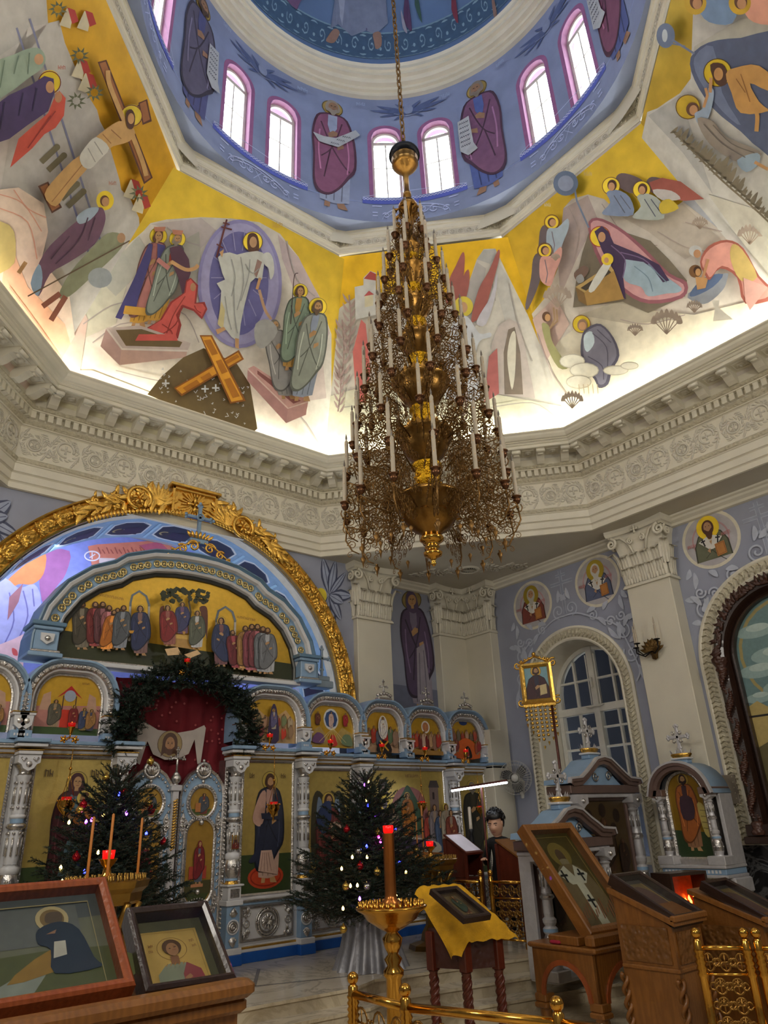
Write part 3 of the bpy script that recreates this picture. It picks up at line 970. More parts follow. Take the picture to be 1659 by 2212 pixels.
# ---- pilasters with composite capitals
def capital(w_,d_,name='capital',corner=False):
 """local frame: faces -y, bottom centre front at origin; height 1.07"""
 c=MB()
 h=1.06
 c.bbox(-w_/2-.03,w_/2+.03,-.03,d_,-0.03,0.0);c.bbox(-w_/2-.045,w_/2+.045,-.045,d_,-0.06,-0.03)
# bell
 prof=[(0.0,0.0),(0.0,0.45),(0.02,0.6),(0.06,0.78),(0.10,0.88)]
 for(o0,z0),(o1,z1)in zip(prof[:-1],prof[1:]):
  for(a0,b0,a1,b1)in(((-w_/2-o0),-o0,(w_/2+o0),-o0),):
   c.add([(-w_/2-o0,-o0,z0),(w_/2+o0,-o0,z0),(w_/2+o1,-o1,z1),(-w_/2-o1,-o1,z1)],[(0,1,2,3)])
   for s_ in(-1,1):
    c.add([(s_*(w_/2+o0),-o0,z0),(s_*(w_/2+o0),d_,z0),(s_*(w_/2+o1),d_,z1),(s_*(w_/2+o1),-o1,z1)],[(0,1,2,3)])
# acanthus leaves: two rows, curling out at the tips
 def leaf(x,y,ux,uy,h0,h1,wd,out_):
  n=7
  vs=[]
  for j in range(n):
   t=j/(n-1)
   z=h0+(h1-h0)*(t if t<0.86 else 0.86-(t-.86)*0.9)
   o_=out_*(t**3)+0.02+(0.03 if t>0.9 else 0)
   ww=wd*(0.85+0.3*math.sin(t*PI))*(1 if t<0.8 else 1-(t-.8)*2.6)
   for s_,rel in((-1,0),(-.5,0.022),(0,0.012),(.5,0.022),(1,0)):
    vs.append((x+(-uy)*s_*ww/2+ux*(o_+rel),y+ux*s_*ww/2+uy*(o_+rel),z))
  fs=[(j*5+i,j*5+i+1,(j+1)*5+i+1,(j+1)*5+i)for j in range(n-1)for i in range(4)]
  c.add(vs,fs,0,True)
  for s_ in(-.55,0,.55):
   c.tube([(x+(-uy)*s_*wd*.5+ux*(.035+out_*(t**3)),y+ux*s_*wd*.5+uy*(.035+out_*(t**3)),h0+(h1-h0)*t)for t in(0,.3,.6,.84)],[.014,.012,.011,.009],4)
 for k in range(5):
  leaf(-w_/2+w_*(k+.5)/5,0,0,-1,0,0.36,w_/4.6,0.075)
 for k in range(4):
  leaf(-w_/2+w_*(k+.5+.0)/4,0,0,-1,0.1,0.62,w_/4.2,0.11)
 for s_ in(-1,1):
  leaf(s_*w_/2,d_*.45,s_,0,0,0.36,d_*.7,0.075)
  leaf(s_*w_/2,d_*.45,s_,0,0.1,0.62,d_*.6,0.11)
  leaf(s_*w_/2,0,s_*.7,-.7,0.2,0.70,0.16,0.18)
# corner volutes and inner helices
 for s_ in(-1,1):
  sp=[(s_*(w_/2+0.06)+(x_),z_)for x_,z_ in spiral(0,0.79,0.105,1.7,PI/2,s_,26)]
  c.tube([(a,-0.13-0.02*(1-j/26),b)for j,(a,b)in enumerate(sp)],[0.030-0.014*j/26 for j in range(27)],6,nrm=(0,-1,0))
  c.tube([(s_*w_*.14,-.05,.52),(s_*w_*.22,-.07,.74),(s_*w_*.36,-.1,.87),(s_*(w_/2+.05),-.13,.895)],[.02,.024,.028,.03],6)
  sp=spiral(s_*w_*.14,0.76,0.06,1.5,PI/2,-s_,20)
  c.tube([(a,-0.10,b)for a,b in sp],[0.020-0.008*j/20 for j in range(21)],6,nrm=(0,-1,0))
  sp=spiral(0,0.79,0.10,1.6,PI/2,1,22)
  c.tube([(s_*(w_/2+0.12),0.02+a,b)for a,b in sp],0.024,6,nrm=(s_,0,0))
# abacus with concave face
 n=10
 top=[]
 for z,e in((0.895,0.10),(0.93,0.12),(0.945,0.15),(1.0,0.165),(1.06,0.165)):
  row=[]
  for j in range(n+1):
   t=j/n*2-1
   row.append((t*(w_/2+e),-e+0.09*(1-t*t),z))
  row.append((w_/2+e,d_,z));row.insert(0,(-w_/2-e,d_,z))
  top.append(row)
 k=n+3
 vs=[p for r in top for p in r]
 c.add(vs,[(j*k+i,j*k+i+1,(j+1)*k+i+1,(j+1)*k+i)for j in range(len(top)-1)for i in range(k-1)])
# fleuron with a cross
 for a_ in range(4):
  an=a_*PI/2
  c.tube([(0,-0.10,0.95),(0.075*math.cos(an),-0.11,0.95+0.075*math.sin(an))],[0.012,0.026],6,nrm=(0,-1,0))
 c.ball((0,-.11,.95),.024,8)
 return c
def pilaster(name,lab,loc,rz,w_,d_,z0,z1=5.41,base=None):
 """base stays structure: pilasters are part of the walls"""
 T=Matrix.Translation(loc)@Matrix.Rotation(rz,4,'Z')
 s_=MB(T)
 s_.bbox(-w_/2,w_/2,0,d_,z0,z1,0.012)
 o=structure(s_.build('trim_%d'%name,M['plaster']))
 cp=capital(w_,d_)
 cp.T=None
 cp.v=[tuple(T@(Vector(v)+Vector((0,0,z1))))for v in cp.v]
 cp.build('capital',M['plaster2'],o)
 return o
pilaster(5,'',(4.01,6.0,0),0,0.84,0.40,0.0)
pilaster(6,'',(6.65,1.60,0),-PI/2,0.84,0.32,FL)
pilaster(7,'',(-3.95,6.0,0),0,0.84,0.2,0.0)
pilaster(8,'',(6.65,-2.6,0),-PI/2,0.84,0.32,FL)
# corner pier: two half pilasters folded into the corner
s_=MB()
s_.bbox(5.95,6.74,6.2,6.42,0.0,5.41,0.012)
s_.bbox(6.72,6.97,5.45,6.42,0.0,5.41,0.012)
s_.bbox(6.30,6.80,5.35,6.42,0.0,3.32,0.012)
pier=structure(s_.build('trim_9',M['plaster']))
for loc,rz,w_ in(((6.33,6.2,5.41),0,0.76),((6.72,5.84,5.41),-PI/2,0.76)):
 cp=capital(w_,0.22)
 T=Matrix.Translation(loc)@Matrix.Rotation(rz,4,'Z')
 cp.v=[tuple(T@Vector(v))for v in cp.v]
 cp.build('capital',M['plaster2'],pier)
# ---- white carved trim round window and icon niche (south wall)
TS=Matrix(((0,1,0,XS),(-1,0,0,0),(0,0,1,0),(0,0,0,1)))
def arch_trim(num,cy,cz,r,zb,w_):
 s_=MB(TS)
 path=[(-cy-r,zb)]+[(-cy+x_,z_)for x_,z_ in[(r*math.cos(a),cz+r*math.sin(a))for a in[PI-PI*j/40 for j in range(41)]]]+[(-cy+r,zb)]
 s_.sweep(path,[(0.0,0.02),(0.0,-0.04),(0.03,-0.06),(0.05,-0.045)],0)
 s_.sweep(path,[(w_-.06,-0.045),(w_-.04,-0.06),(w_,-0.04),(w_,0.02)],0)
 o=structure(s_.build('trim_%d'%num,M['plaster2']))
 s_=MB(TS)
 s_.sweep(path,[(0.05,-0.045),(w_/2,-0.062),(w_-.06,-0.045)],1*0)
 L=[]
 tot=0
 for a,b in zip(path[:-1],path[1:]):
  l=math.hypot(b[0]-a[0],b[1]-a[1]);m_=max(1,int(l/0.075))
  for j in range(m_):
   t=(j+.5)/m_
   x_,z_=a[0]+(b[0]-a[0])*t,a[1]+(b[1]-a[1])*t
   tx,tz=(b[0]-a[0])/l,(b[1]-a[1])/l
   nx,nz=-tz,tx
   e=w_/2
   s_.tube([(x_+nx*(e-.07)-tx*.02,-.055,z_+nz*(e-.07)-tz*.02),(x_+nx*e+tx*.025,-.075,z_+nz*e+tz*.025),(x_+nx*(e+.07)-tx*.02,-.055,z_+nz*(e+.07)-tz*.02)],[.010,.02,.010],5,nrm=(0,-1,0))
 s_.build('leaf_band',M['leafmould'],o)
 return o
arch_trim(10,WY,WZ,WR,.6,0.27)
NY,NZ,NR=-0.38,3.82,1.22
arch_trim(11,NY,NZ,NR,1.23,0.27)
# window joinery
T=Matrix(((0,1,0,XS+0.62),(-1,0,0,WY),(0,0,1,0),(0,0,0,1)))
s_=MB(T)
r=0.93
outer=[(-r,Z_SILL),(r,Z_SILL)]+arc2(0,WZ+.02,r,0,PI,22)
s_.sweep(outer,[(0.0,-.06),(0.09,-.06),(0.09,0.06),(0.0,.06)],0,closed=True)
s_.bbox(-.065,.065,-.09,.06,Z_SILL,WZ+r)
for z in(3.56,2.2):s_.bbox(-r,r,-.075,.06,z-.07,z+.07)
for sx in(-1,1):
 s_.bbox(sx*.44-.022,sx*.44+.022,-.05,.03,Z_SILL,WZ+.70)
 for z in(4.12,2.85,3.2):s_.bbox(min(0,sx*r),max(0,sx*r),-.045,.03,z-.02,z+.02)
 s_.sweep([(sx*.10,3.64),(sx*.10,4.6)],[(0,-.05),(.03,-.05)],0)
w1=structure(s_.build('window_20',M['whitewood']))
g=MB(T)
g.prism(outer,0.0,0.006,back=True)
g.build('window_pane',M['glass'],w1)
s_=MB(T)
s_.bbox(-.02,.02,-.15,-.09,3.95,4.14);s_.tube([(-.2,-.12,3.6),(-.1,-.12,3.58),(0,-.12,3.6),(.08,-.12,3.585),(.2,-.12,3.61)],.012,5)
s_.build('window_latch',M['whitewood'],w1)
# dado of black marble under the icon case
mb=MB();mb.box(XS-.06,XS,-7.0,1.17,FL,1.18,0);mb.box(XS-.10,XS,-7.0,1.17,1.18,1.23,1)
structure(mb.build('baseboard_south',[M['marbleb'],M['marble']]))
# ---- floor: nave, soleas and its steps
mb=MB()
mb.add([(-7.3,-7.3,FL),(7.2,-7.3,FL),(7.2,7,FL),(-7.3,7,FL)],[(0,1,2,3)])
fl=structure(mb.build('floor',M['marblew']))
SO=[(-7,3.5),(-1.6,3.5),(-1.25,3.08),(0,3.06),(1.1,2.97),(1.55,3.16),(2.15,3.02),(3.7,2.67),(4.5,2.45),(6.95,2.4)]
for k in range(3):
 mb=MB()
 d=-.30*k
 P=[(x,y+d)for x,y in SO]+[(6.95,6.4),(-7,6.4)]
 z1=-.15*k
 n_=len(P)
 for zz,e in((z1,.025),(z1-.03,.025)):
  pass
 Q=[(x,y-.025)if i<10 else(x,y)for i,(x,y)in enumerate(P)]
 mb.add([(x,y,z1)for x,y in Q],[tuple(range(n_))],0)
 for i in range(9):
  (a,b),(c,e)=Q[i],Q[i+1]
  mb.add([(a,b,z1),(c,e,z1),(c,e,z1-.03),(a,b,z1-.03)],[(0,1,2,3)],1)
  mb.add([(a,b,z1-.03),(c,e,z1-.03),(c,e+.025,z1-.03),(a,b+.025,z1-.03)],[(0,1,2,3)],1)
  mb.add([(a,b+.025,z1-.03),(c,e+.025,z1-.03),(c,e+.025,z1-.15),(a,b+.025,z1-.15)],[(0,1,2,3)],1)
 mb.build('soleas_step',[M['marble'],M['marblew']],fl)
mb=MB()
for(p,q)in(((.4,3.95),(2.2,3.25)),((.4,3.95),(1.0,4.9)),((-1.3,3.5),(.4,3.95)),((2.2,3.25),(3.6,3.0))):
 mb.beam((p[0],p[1],.0015),(q[0],q[1],.0015),.045,.002)
mb.build('marble_inlay',mat('grey_marble_inlay',(110,104,98),.25),fl)
# ------------------------------------------------------------------ gilded arch over the iconostasis
def W(parent):
 l=parent.location
 return MB(Matrix.Translation((-l[0],-l[1],-l[2])))
ga=thing('gilded_arch','carved gilded arch with acanthus crest and rayed keystone box above the iconostasis','arch',(AC,6.1,ZC))
mb=W(ga)
mb.T=mb.T@Matrix(((1,0,0,0),(0,1,0,0),(0,0,1,0),(0,0,0,1)))
path=[(AC+3.16*math.cos(a),ZC+3.16*math.sin(a))for a in[PI+0.02-(PI+0.04)*j/72 for j in range(73)]]
mb.sweep(path,[(0.0,6.13),(0.0,6.04),(0.03,6.015),(0.06,6.03)],0)
mb.sweep(path,[(0.28,6.03),(0.31,6.01),(0.34,6.03),(0.34,6.13)],0)
mb.build('arch_rim',M['gilt'],ga)
mb=W(ga)
mb.sweep(path,[(0.06,6.03),(0.12,5.995),(0.17,5.985),(0.22,5.995),(0.28,6.03)],0)
def gleaf(mb,x,z,an,l,wd,y=6.2,curl=0.6,mi=0):
 n=7
 vs=[]
 for j in range(n):
  t=j/(n-1)
  a=an+curl*t
  cx=x+l*t*math.cos(an+curl*t*.5);cz=z+l*t*math.sin(an+curl*t*.5)
  w_=wd*math.sin(PI*min(1,t*.88+.14))**.7
  nx,nz=-math.sin(a),math.cos(a)
  h=0.035*math.sin(PI*t)+0.03*t
  for s_,hh in((-1,0),(-.45,h*.7),(0,h*.35),(.45,h*.7),(1,0)):
   vs.append((cx+nx*w_*s_/2,y-hh-.01,cz+nz*w_*s_/2))
 mb.add(vs,[(j*5+i,j*5+i+1,(j+1)*5+i+1,(j+1)*5+i)for j in range(n-1)for i in range(4)],mi,True)
for j in range(34):
 a=PI*(j+.5)/34
 if 1.22<a<1.85:continue
 x,z=AC+3.33*math.cos(a),ZC+3.33*math.sin(a)
 sg=1 if a<PI/2 else-1
 for q,l_ in((0,.2),(.55,.17),(-.55,.17),(1.1,.12),(-1.1,.12)):
  gleaf(mb,x,z,a+sg*PI/2+q,l_,.07,5.975,q*.6)
 if j%2:mb.ball((x,5.97,z),.035,8)
mb.build('arch_foliage',M['giltrel'],ga)
# crest of acanthus
mb=W(ga)
rs=random.Random(11)
def rosette(mb,x,z,r,y):
 for k in range(6):
  an=k*PI/3
  mb.tube([(x,y,z),(x+r*.6*math.cos(an),y-.03,z+r*.6*math.sin(an)),(x+r*math.cos(an),y,z+r*math.sin(an))],[r*.12,r*.24,r*.1],6,nrm=(0,-1,0),flat=.6)
 mb.ball((x,y-.02,z),r*.22,8)
for s_,xs,zs,k_ in((-1,-0.78,6.80,1.0),(1,0.92,6.72,1.0)):
# shell fan, rosette and tumbling leaves
 for k in range(11):
  an=PI/2+s_*(-1.25+0.25*k)*-1
  gleaf(mb,xs+s_*-.22,zs-.10,an,.40,.085,5.94,.15)
 rosette(mb,xs+s_*.10,zs-.08,.13,5.90)
 mb.tube([(xs+s_*.10+x_,5.91,zs-.08+z_)for x_,z_ in arc2(0,0,.19,-.6,4.6,20)],.035,6,nrm=(0,-1,0))
 for k in range(34):
  t=k/33
  a=PI/2-s_*(0.10+0.46*t)
  rr=3.30+0.26*(1-t)*rs.random()
  x,z=AC+rr*math.cos(a),ZC+rr*math.sin(a)
  gleaf(mb,x,z,a-s_*(PI/2-.9+1.8*rs.random()),.20+.1*rs.random(),.10,5.98-.06*rs.random(),(rs.random()-.5)*2.4)
 for t,r_ in((.28,.11),(.62,.085),(.85,.06)):
  a=PI/2-s_*(0.10+0.46*t)
  x,z=AC+3.42*math.cos(a),ZC+3.42*math.sin(a)
  sp=spiral(x,z,r_,1.5,a,-s_,20)
  mb.tube([(p,5.95,q)for p,q in sp],[.03-.012*j/20 for j in range(21)],6,nrm=(0,-1,0))
  gleaf(mb,x,z+.05,a,r_*2.0,r_*.8,5.95,.8*s_)
 for k in range(26):
  a=PI/2-s_*(0.06+0.5*k/25)
  x,z=AC+3.17*math.cos(a),ZC+3.17*math.sin(a)
  gleaf(mb,x,z+.04,a+PI+.5*s_,.12,.06,5.96,.4)
mb.build('acanthus_crest',M['gilt'],ga)
mb=W(ga)
x0,x1,z0,z1=-0.33,0.50,6.62,7.10
mb.bbox(x0-.05,x1+.05,5.86,6.2,z1,z1+.06,.01)
mb.bbox(x0,x1,5.95,6.2,z0,z1,.01)
for(a,b,c,d)in((x0,x1,z1-.05,z1),(x0,x0+.05,z0,z1),(x1-.05,x1,z0,z1)):mb.bbox(a,b,5.90,5.96,c,d,.008)
cx,cz=.085,6.84
for k in range(24):
 an=2*PI*k/24+.1
 mb.beam((cx+.08*math.cos(an),5.93,cz+.08*math.sin(an)),(cx+(.23+.06*(k%2))*math.cos(an),5.93,cz+(.23+.06*(k%2))*math.sin(an)),.022,.02,up=(0,1,0))
for an in(0,PI/2,PI,1.5*PI):mb.tube([(cx,5.91,cz),(cx+.14*math.cos(an),5.90,cz+.14*math.sin(an))],[.02,.04],6,nrm=(0,-1,0),flat=.5)
mb.build('keystone_box',M['gilt'],ga)
# cream ring and painted panels of the arch soffit
ip=Paint(lambda a,y,k:Vector((AC+(RI-.014-.0015*k)*math.cos(a),y,ZC+(RI-.014-.0015*k)*math.sin(a))),1,0.09)
ip.poly((196,190,172),[(0,6.14),(PI,6.14),(PI,6.34),(0,6.34)])
ip.poly((128,160,190),[(0,6.34),(PI,6.34),(PI,7.34),(0,7.34)])
for k in range(12):
 a=0.10+k*0.268
 ip.k=3
 for cc,e in(((200,206,208),.0),((52,62,84),.018),((34,40,58),.03)):
  y0,y1,a0,a1=6.50+e*2,7.22-e*2,a+e*.5,a+.21-e*.5
  m_=.05
  ip.poly(cc,[(a0,y0+.12),(a0+m_,y0),(a1-m_,y0),(a1,y0+.12),(a1,y1-.12),(a1-m_,y1),(a0+m_,y1),(a0,y1-.12)])
 sg=1
 ip.disc((150,138,92),(a+.15,6.94),.034,.105)
 ip.disc((44,40,46),(a+.148,6.94),.024,.07)
 ip.poly((38,32,58),[(a+.03,6.74),(a+.125,6.80),(a+.125,7.08),(a+.03,7.14)])
 ip.line((150,190,214),[(a+.235,6.5),(a+.235,7.26)],.016)
ip.build('painted_arch_soffit',[M['paint'],M['goldpaint']],wall_e)
# ------------------------------------------------------------------ iconostasis
ic=thing('iconostasis','white, silver and pale blue carved iconostasis with blue plinth across the sanctuary','iconostasis',(0,5.75,0))
YI,YW=5.60,5.68
MI=[M['iwhite'],M['iblue'],M['silver'],M['gilt'],mat('plinth_blue',(22,84,168),0.45)]
# plinth and pedestal
mb=W(ic)
def bay(x0,x1,y,dz=0.0,ped=True):
 mb.bbox(x0,x1,y-.16,y+.3,0.0,0.13,.006,4)
 mb.bbox(x0,x1,y-.155,y+.3,0.13,0.165,.006,0)
 mb.bbox(x0,x1,y-.12,y+.3,0.165,0.19,.005,3)
 mb.bbox(x0,x1,y-.11,y+.3,0.19,0.215,.005,0)
 mb.bbox(x0,x1,y-.09,y+.3,0.215,0.72,.005,0)
 mb.bbox(x0,x1,y-.13,y+.3,0.70,0.735,.006,1)
 mb.bbox(x0,x1,y-.15,y+.3,0.735,0.765,.006,2)
 mb.bbox(x0,x1,y-.12,y+.3,0.765,0.80,.006,0)
 mb.bbox(x0,x1,y-.02,y+.3,0.80,2.66+dz,.004,0)
def cornice(x0,x1,y,dz):
 for a,b,z0,z1,m_ in((.02,0,2.64,2.67,2),(.06,0,2.67,2.685,3),(.08,0,2.685,2.72,0),(.09,0,2.72,2.735,3),(.15,0,2.735,2.765,0),(.175,0,2.765,2.785,2),(.19,0,2.785,2.83,1)):
  mb.bbox(x0-a*.4,x1+a*.4,y-a,y+.3,z0+dz,z1+dz,.004,m_)
CX=[-3.3,-2.08,-0.86,0.86,2.06,3.26,5.43,6.48]
BAYS=[(-3.3,-2.08,YI,0),(-2.08,-.86,YI,0),(.86,2.06,YI,0),(2.06,3.26,YW,-.04),(3.26,5.43,YW,-.10),(5.43,6.55,YW,-.14)]
for x0,x1,y,dz in BAYS:
 bay(x0,x1,y,dz);cornice(x0,x1,y,dz)
mb.bbox(-4.6,-3.3,YI,YI+.3,0,2.66,.004,0)
mb.build('carcass',MI,ic)
# pedestal panels
for x0,x1,y,dz in BAYS:
 mb=W(ic)
 a,b=x0+.17,x1-.17
 mb.box(a,b,y-.095,y-.09,.25,.68,0)
 mb.sweep([(a,.25),(a,.68),(b,.68),(b,.25)],[(0,y-.09),(0,y-.115),(-.025,y-.115),(-.03,y-.09)],2,closed=True)
 c,zc=(a+b)/2,.465
 for r_,t_ in((.185,.014),(.15,.02),(.125,.008)):
  mb.tube([(c+r_*math.cos(q),y-.105,zc+r_*math.sin(q))for q in[2*PI*j/28 for j in range(28)]],t_,5,2,closed=True,nrm=(0,-1,0))
 for k in range(20):
  q=2*PI*k/20
  mb.ball((c+.167*math.cos(q),y-.105,zc+.167*math.sin(q)),.012,6,2)
 mb.ball((c,y-.09,zc),.10,12,2,sy=.35)
 for k in range(8):
  q=2*PI*k/8
  gleaf(mb,c,zc,q,.11,.05,y-.115,.4,2)
 for sx in(-1,1):
  w_=(b-a)/2
  mb.tube([(c+sx*(w_-.09)+.045*math.cos(q),y-.10,zc+.045*math.sin(q))for q in[2*PI*j/14 for j in range(14)]],.012,5,2,closed=True,nrm=(0,-1,0))
  mb.ball((c+sx*(w_-.09),y-.1,zc),.02,8,2)
  for sz in(-1,1):
   sp=spiral(c+sx*(w_-.10),zc+sz*.135,.055,1.4,0.5,sx*sz,16)
   mb.tube([(p,y-.10,q)for p,q in sp],.011,5,2,nrm=(0,-1,0))
   for k in range(6):
    q=rs.random()*6.3
    gleaf(mb,c+sx*(w_-.10),zc+sz*.135,q,.08,.035,y-.095,.8,2)
   if w_>.8:
    for kk in(0.3,.55):
     sp=spiral(c+sx*(.25+kk*.6),zc+sz*.09,.07,1.4,0.5,sx*sz,16)
     mb.tube([(p,y-.10,q)for p,q in sp],.011,5,2,nrm=(0,-1,0))
 mb.build('pedestal_panel',MI,ic)
# columns
def column(x,y,dz=0.0,icon=False):
 mb=W(ic)
 yc=y-.10
 mb.bbox(x-.13,x+.13,y-.26,y+.02,0.0,.13,.006,4)
 mb.bbox(x-.125,x+.125,y-.25,y+.02,.13,.21,.008,0)
 mb.bbox(x-.10,x+.10,y-.20,y+.02,.21,.72,.006,1)
# round boss with beads on the pedestal
 mb.lathe([(0.0,-.03),(.05,-.025),(.055,-.01),(.09,-.012),(.10,0)],16,(0,0,0),2)if False else None
 for r_,t_ in((.085,.012),(.055,.018),(.02,.022)):
  mb.tube([(x+r_*math.cos(q),y-.205,.46+r_*math.sin(q))for q in[2*PI*j/18 for j in range(18)]],t_,5,0 if r_>.06 else 2,closed=True,nrm=(0,-1,0))
 for sz in(-1,1):
  for k in range(4):mb.ball((x+(k-1.5)*.03,y-.205,.46+sz*.16),.02,6,2)
  gleaf(mb,x,.46+sz*.12,sz*PI/2,.12,.1,y-.2,0,2)
 mb.bbox(x-.13,x+.13,y-.24,y+.02,.72,.79,.008,0)
 mb.bbox(x-.10,x+.10,y-.22,y+.02,.79,.96,.006,0)
 mb.bbox(x-.07,x+.07,y-.235,y-.2,.82,.93,.004,2)
 mb.bbox(x-.13,x+.13,y-.25,y+.02,.96,.985,.006,0)
 d=dz*.5
 prof=[(.10,.985),(.10,1.0),(.085,1.01),(.088,1.03)]
 mb.lathe(prof,14,(x,yc,0),3)
 mb.lathe([(.088,1.03),(.088,1.05),(.08,1.06)],14,(x,yc,0),1)
 mb.lathe([(.08,1.06),(.105,1.10),(.118,1.17),(.118,1.24),(.10,1.29),(.095,1.30)],16,(x,yc,0),2,flute=.04,nf=8)
 for k in range(10):
  q=2*PI*k/10
  mb.ball((x+.115*math.cos(q),yc+.115*math.sin(q),1.17+.05*(k%2)),.022,6,2)
 mb.lathe([(.095,1.30),(.108,1.32),(.105,1.37),(.07,1.40),(.085,1.41)],16,(x,yc,0),0,flute=.06,nf=10)
 if icon:
  mb.bbox(x-.075,x+.075,yc-.075,yc+.06,1.40,1.66,.005,2)
  mb.box(x-.055,x+.055,yc-.08,yc-.07,1.43,1.62,3)
 mb.lathe([(.075,1.40),(.072,1.43),(.080,1.46),(.076,1.74),(.07,1.78)],16,(x,yc,0),0,flute=.09,nf=8)
 for k in range(8):
  q=2*PI*k/8+.4
  mb.tube([(x+.085*math.cos(q),yc+.085*math.sin(q),1.50),(x+.085*math.cos(q),yc+.085*math.sin(q),1.70)],.013,5,2)
  mb.ball((x+.085*math.cos(q),yc+.085*math.sin(q),1.745),.02,6,2)
 mb.lathe([(.07,1.78),(.11,1.81),(.112,1.84),(.08,1.86)],16,(x,yc,0),2,flute=.05,nf=10)
 mb.lathe([(.08,1.86),(.078,1.91)],14,(x,yc,0),1)
 mb.lathe([(.078,1.91),(.095,1.925),(.09,1.945),(.074,1.96)],14,(x,yc,0),0)
 mb.lathe([(.074,1.96),(.078,2.0),(.074,2.36+d),(.09,2.39+d),(.09,2.41+d)],16,(x,yc,0),0,flute=.09,nf=8)
 for k in range(8):
  q=2*PI*k/8+.4
  mb.tube([(x+.083*math.cos(q),yc+.083*math.sin(q),2.08),(x+.083*math.cos(q),yc+.083*math.sin(q),2.27)],.013,5,2)
  for zz in(2.035,2.32):mb.ball((x+.083*math.cos(q),yc+.083*math.sin(q),zz),.02,6,2)
 mb.lathe([(.09,2.41+d),(.07,2.43+d),(.07,2.46+d),(.10,2.50+d),(.12,2.53+d)],16,(x,yc,0),2)
 z=2.50+dz
 mb.prism([(x-.13,z+.14),(x-.13,z+.05),(x-.09,z+.03),(x-.06,z-.02),(x,z-.05),(x+.06,z-.02),(x+.09,z+.03),(x+.13,z+.05),(x+.13,z+.14)],y-.27,y+.0,0)
 mb.ball((x,y-.27,z+.03),.04,8,2,sy=.5)
 for s_ in(-1,1):mb.tube([(x+s_*.10,y-.275,z+.11),(x+s_*.07,y-.28,z+.07),(x+s_*.04,y-.28,z+.10)],.012,5,2)
 mb.bbox(x-.14,x+.14,y-.29,y+.02,2.645+dz,2.69+dz,.006,0)
 mb.bbox(x-.15,x+.15,y-.30,y+.02,2.69+dz,2.705+dz,.004,3)
 mb.bbox(x-.18,x+.18,y-.33,y+.02,2.735+dz,2.775+dz,.006,0)
 mb.bbox(x-.20,x+.20,y-.36,y+.02,2.785+dz,2.835+dz,.008,1)
 return mb.build('column',MI,ic)
for k,x in enumerate(CX):
 y=YI if k<5 else YW
 dz=(0,0,0,0,0,-.06,-.10,-.14)[k]
 column(x,y,dz,k==3)
# rope edging beside the royal doors
for s_ in(-1,1):
 mb=W(ic)
 mb.bbox(s_*.76-.03,s_*.76+.03,YI-.02,YI+.2,0,2.66,.004,2)
 for k in range(44):mb.ball((s_*.76,YI-.03,.1+k*.058),.022,6,2)
 mb.build('door_jamb',MI,ic)
# ---- icons of the local tier: one thing each
def icon_frame(mbx,x0,x1,z0,z1,y,w_=.045):
 mbx.sweep([(x0,z0),(x0,z1),(x1,z1),(x1,z0)],[(-.002,y),(0,y-.03),(w_*.5,y-.045),(w_,y-.03),(w_,y+.01)],0,closed=True)
def local_icon(lab,x0,x1,z0,z1,y,draw):
 t=thing('panel_icon',lab,'icon',((x0+x1)/2,y,z0))
 mbx=W(t);icon_frame(mbx,x0,x1,z0,z1,y)
 n=int((z1-z0)/.035)
 for s_ in(x0-.022,x1+.022):
  for k in range(n):mbx.ball((s_,y-.045,z0+(z1-z0)*(k+.5)/n),.012,4)
 mbx.build('icon_frame',M['silver'],t)
 p=Paint(lambda a,b,k:Vector((a-t.location.x,-.012-.0006*k,b-t.location.z)))
 p.poly((190,166,92),[(x0,z0),(x1,z0),(x1,z1),(x0,z1)],gold=True)
 draw(p,x0,x1,z0,z1)
 p.build('icon_painting',[M['icon'],M['icongold']],t)
 return t
Z0I,Z1I=.84,2.62
def ground(p,x0,x1,z0,h,col=(52,66,34)):p.poly(col,[(x0,z0),(x1,z0),(x1,z0+h),(x0,z0+h)])
def d_mother(p,x0,x1,z0,z1):
 ground(p,x0,x1,z0,.52)
 c=x0+.53
 p.disc((176,60,34),(c,z0+.12),.34,.12)
 p.saint(c,z0+.10,1.55,(66,28,32),(84,108,116),(190,165,75),veil=True,w=1.05,hem=(84,110,120))
 p.poly((84,108,118),[(c-.10,z0+.15),(c+.2,z0+.15),(c+.16,z0+.75),(c-.02,z0+.85)],True)
 p.line((50,66,80),[(c+.02,z0+.2),(c+.04,z0+.7)],.012);p.line((50,66,80),[(c+.1,z0+.2),(c+.09,z0+.6)],.012)
 p.poly((178,104,30),[(c+.02,z0+.95),(c+.20,z0+.93),(c+.24,z0+1.16),(c+.14,z0+1.24),(c+.03,z0+1.18)],True)
 p.disc((198,172,80),(c+.12,z0+1.30),.10);p.disc((160,120,80),(c+.11,z0+1.30),.05,.06);p.disc((90,54,30),(c+.12,z0+1.34),.05,.03)
 p.poly((66,28,32),[(c-.2,z0+.9),(c+.0,z0+.8),(c+.22,z0+.86),(c+.10,z0+.95),(c-.1,z0+1.0)],True)
 p.marks((80,60,30),(x0+.12,z1-.22),.09,2);p.marks((80,60,30),(x1-.24,z1-.22),.09,2)
